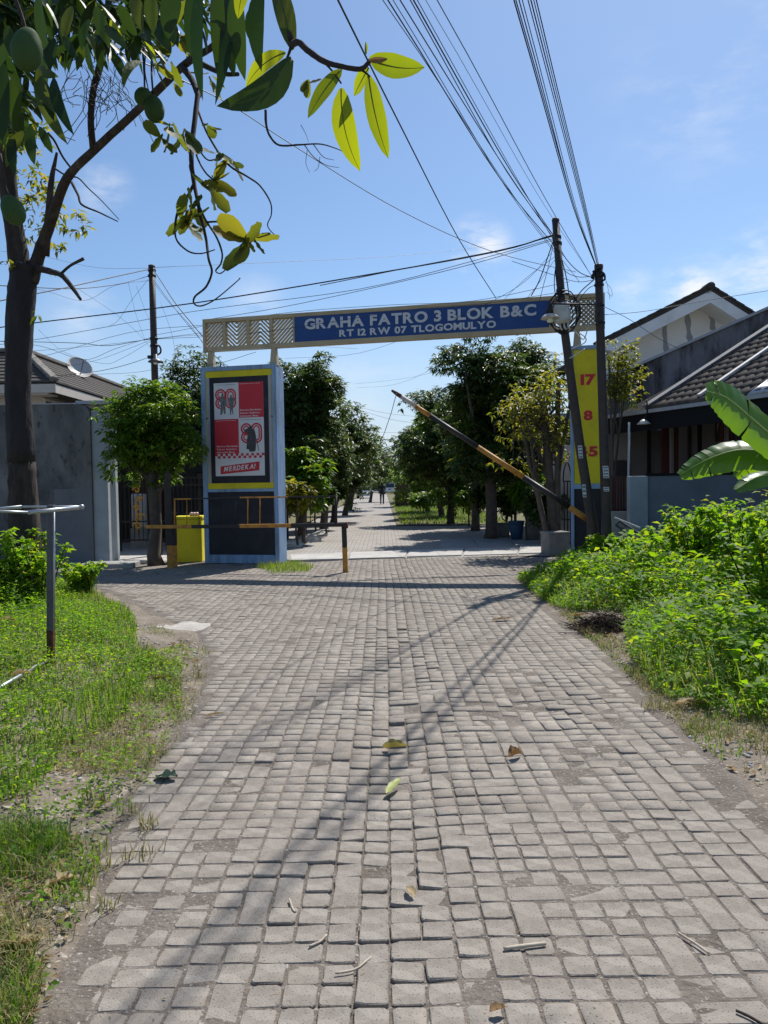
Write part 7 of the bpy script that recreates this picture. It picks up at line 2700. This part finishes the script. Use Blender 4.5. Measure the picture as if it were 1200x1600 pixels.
twig_on_ground([(787, 1489), (815, 1486), (853, 1481)], .006, M_TWIGP, 'straight tan stick lying on the lower right of the paving')
twig_on_ground([(524, 1525), (555, 1518), (580, 1498)], .0035, M_TWIGP, 'thin bent straw on the lower middle of the paving')
twig_on_ground([(483, 1482), (500, 1474), (510, 1463)], .004, M_TWIGP, 'short pale twig left of the thin bent straw')
twig_on_ground([(452, 1408), (458, 1424), (462, 1428)], .004, M_TWIGP, 'tiny pale twig on the left half of the paving')
twig_on_ground([(1060, 1464), (1085, 1480), (1108, 1497)], .004, M_TWIGP, 'brown straw bundle lying on the right of the paving')
twig_on_ground([(1150, 1588), (1175, 1600), (1195, 1612)], .004, M_TWIG, 'dark thin twig at the lower right corner')

# ------------------------------------------------------------------ pots and planters by the right of the street


def pot(px, py, D, r, h, m, label, name='plant_pot', cat='plant pot', sq=False):
    p = at(px, py, D)
    t_ = thing(name, label, cat, (p.x, D, 0))
    if sq:
        MB().box((p.x, D, h / 2), (r * 2, r * 2, h), .2, .01).build('body', m, t_)
        MB().box((p.x, D, h - .01), (r * 2.15, r * 2.15, .05), .2, .008).build('rim', m, t_)
    else:
        MB().lathe((p.x, D, 0), [(r * .72, 0), (r * .95, h * .7), (r, h * .9), (r * 1.08, h * .92), (r * 1.08, h), (r * .9, h), (r * .85, h * .9)], 16).build('body', m, t_)
    return t_


pot(867, 840, 15.9, .22, .46, M_TERRA, 'square grey concrete planter at the foot of the slender tree', sq=True, name='planter', cat='planter')
pot(807, 815, 20.0, .2, .5, M_BLUEPL, 'blue plastic pot under the bush left of the pale pot')
pot(833, 805, 19.8, .22, .85, M_TERRA, 'tall pale pot right of the blue plastic pot')
pot(786, 805, 21.0, .2, .4, M_TERRA, 'dark low pot left of the blue plastic pot')

GR = 'pale rocks by the left street bushes'
for k, (x, y, D, s, lab) in enumerate(((458, 812, 19.0, .20, 'pale rock nearest the wide pillar under the left bushes'), (482, 806, 20.4, .26, 'larger pale rock under the light green bush'),
                                      (500, 800, 22.6, .2, 'pale rock at the street side end of the left bushes'))):
    p = at(x, y, D)
    rk_ = random.Random(k + 40)
    vs, fs = [], []
    for i in range(5):
        for j in range(8):
            a, b_ = 2 * math.pi * j / 8, i / 4 * math.pi / 2
            r_ = s * math.cos(b_) * rk_.uniform(.75, 1.15) + .01
            vs.append((p.x + r_ * math.cos(a) * 1.3, D + r_ * math.sin(a), s * .85 * math.sin(b_) * rk_.uniform(.9, 1.1)))
    for i in range(4):
        for j in range(8):
            fs.append((i * 8 + j, i * 8 + (j + 1) % 8, i * 8 + 8 + (j + 1) % 8, i * 8 + 8 + j))
    fs.append(tuple(range(32, 40)))
    tag(MB().add(vs, fs).build('rock', M_CONCL), lab, 'rock', GR)

# ------------------------------------------------------------------ cars and the person far down the street


def car(name, label, x, y, w, l, h, paint, van):
    root = thing(name, label, 'car', (x, y, 0))
    hb_ = h * .56
    b = MB()
    prof = [(0, .22), (.02, .55), (.06, hb_ / h * 1.0), (.9, hb_ / h), (1, .5), (1, .22)]
    P0 = [(x - w / 2, y + l * f, h * z) for f, z in prof]
    b.prism(P0, (w, 0, 0))
    b.build('body', paint, root)
    b = MB()
    f0, f1, g0, g1 = (.03, .72, .08, .55) if van else (.18, .78, .30, .58)
    i_ = w * .08
    b.hexa([(x - w / 2 + .03, y + l * f0, hb_), (x + w / 2 - .03, y + l * f0, hb_), (x + w / 2 - .03, y + l * f1, hb_), (x - w / 2 + .03, y + l * f1, hb_),
            (x - w / 2 + i_, y + l * g0, h), (x + w / 2 - i_, y + l * g0, h), (x + w / 2 - i_, y + l * g1, h), (x - w / 2 + i_, y + l * g1, h)])
    b.build('cabin', paint, root)
    b = MB()
    e = .012
    za, zb_ = hb_ + .04, h - .09
    fa = f0 + (g0 - f0) * .12
    fb_ = f0 + (g0 - f0) * .8
    b.prism([(x - w / 2 + .14, y + l * fa - e, za), (x + w / 2 - .14, y + l * fa - e, za), (x + w / 2 - i_ - .07, y + l * fb_ - e, zb_), (x - w / 2 + i_ + .07, y + l * fb_ - e, zb_)], (0, -.01, 0))
    b.build('rear_window', M_GLASSD, root)
    for s in (-1, 1):
        MB().box((x + s * (w / 2 - .16), y + .0, h * .47), (.26, .06, .15), bev=.01).build('tail_light', M_TAIL, root)
    MB().box((x, y - .02, h * .27), (w * .98, .12, .16), bev=.02).build('bumper', paint, root)
    MB().box((x, y - .03, h * .44), (.48, .03, .12)).build('number_plate', M_BLACK, root)
    for sx in (-1, 1):
        for fy_ in (.18, .8):
            wh = MB().lathe((x + sx * (w / 2 - .02) - .1 * sx, y + l * fy_, .31), [(.2, -.1), (.31, -.1), (.31, .1), (.2, .1)], 16, (1, 0, 0)).build('wheel', M_TYRE, root)
            MB().lathe((x + sx * (w / 2 - .02), y + l * fy_, .31), [(.19, -.02), (.17, .02)], 12, (1, 0, 0)).build('rim', M_GALV, wh)
    return root


car('silver_car', 'silver sedan parked at the left of the far street, seen from behind', at(569, 770, 84).x, 84, 1.7, 4.4, 1.38, M_SILV, False)
car('white_car', 'white car parked far down the middle of the street beyond the walking person', at(609, 762, 118).x, 118, 1.75, 4.2, 1.75, M_WCAR, True)

pr = thing('person', 'person in black clothes walking away down the middle of the far street', 'person', (at(597, 780, 58).x, 58, 0))
hx, hy = at(597, 780, 58).x, 58.0
sk = bpy.data.meshes.new('person_body')
vs = [(0, 0, .92), (0, .01, 1.12), (0, .01, 1.36), (0, .0, 1.46), (0, -.02, 1.60),
      (-.17, .01, 1.38), (-.23, .03, 1.12), (-.22, -.06, .90), (-.215, -.09, .80),
      (.17, .01, 1.38), (.23, -.02, 1.12), (.22, .06, .90), (.215, .08, .80),
      (-.09, .0, .86), (-.10, -.08, .48), (-.10, .06, .09), (-.11, -.10, .04),
      (.09, .0, .86), (.10, .10, .48), (.10, .18, .09), (.11, .04, .03)]
es = [(0, 1), (1, 2), (2, 3), (3, 4), (2, 5), (5, 6), (6, 7), (7, 8), (2, 9), (9, 10), (10, 11), (11, 12), (0, 13), (13, 14), (14, 15), (15, 16), (0, 17), (17, 18), (18, 19), (19, 20)]
rs_ = [.15, .14, .16, .06, .10, .065, .05, .04, .045, .065, .05, .04, .045, .10, .07, .05, .045, .10, .07, .05, .045]
sk.from_pydata([(hx + a, hy - b_, c) for a, b_, c in vs], es, [])
body = bpy.data.objects.new('body', sk)
COL.objects.link(body)
md = body.modifiers.new('skin', 'SKIN')
md.use_smooth_shade = True
for i, v in enumerate(sk.skin_vertices[0].data):
    v.radius = (rs_[i], rs_[i] * (.72 if i in (0, 1, 2) else 1))
    v.use_root = (i == 0)
ss = body.modifiers.new('sub', 'SUBSURF')
ss.levels = ss.render_levels = 1
bpy.context.view_layer.update()
me = bpy.data.meshes.new_from_object(body.evaluated_get(bpy.context.evaluated_depsgraph_get()))
bpy.data.objects.remove(body)
me.materials.clear()
me.materials.append(M_CLOTH)
o = link('body', me, pr)
MB().lathe((hx, hy - .01 + .02, 1.54), [(.09, 0), (.108, .04), (.105, .09), (.08, .13), (.03, .155), (.005, .16)], 14).build('hair', M_HAIR, pr)
# a motorcycle among the parked things by the left trees
mc = thing('motorcycle', 'dark motorcycle parked under the left street trees before the silver car', 'motorcycle', (at(546, 775, 56).x, 56, 0))
mx_, my_ = at(546, 775, 56).x, 56.0
for dy in (0, 1.2):
    wh = MB()
    ring_ = []
    for k in range(17):
        a = 2 * math.pi * k / 16
        ring_.append((mx_, my_ + dy + .27 * math.cos(a), .3 + .27 * math.sin(a)))
    wh.tube(ring_, .045, 8, cap=False)
    w_ = wh.build('wheel', M_TYRE, mc)
    MB().lathe((mx_ - .04, my_ + dy, .3), [(.06, 0), (.06, .08)], 10, (1, 0, 0)).build('hub', M_GALV, w_)
MB().hexa([(mx_ - .1, my_ + .1, .4), (mx_ + .1, my_ + .1, .4), (mx_ + .1, my_ + .9, .35), (mx_ - .1, my_ + .9, .35), (mx_ - .09, my_ - .15, .72), (mx_ + .09, my_ - .15, .72), (mx_ + .07, my_ + .8, .7), (mx_ - .07, my_ + .8, .7)]).build('body', M_BLACK, mc)
MB().box((mx_, my_ + .2, .78), (.22, .75, .09), bev=.03).build('seat', M_CLOTH, mc)
MB().tube([(mx_, my_ + 1.15, .4), (mx_, my_ + .95, .95)], .04, 8).build('fork', M_GALV, mc)
MB().tube([(mx_ - .33, my_ + .85, 1.02), (mx_, my_ + .95, .98), (mx_ + .33, my_ + .85, 1.02)], .018, 8).build('handlebar', M_BLACK, mc)
MB().box((mx_, my_ - .2, .62), (.1, .06, .09), bev=.01).build('tail_light', M_TAIL, mc)
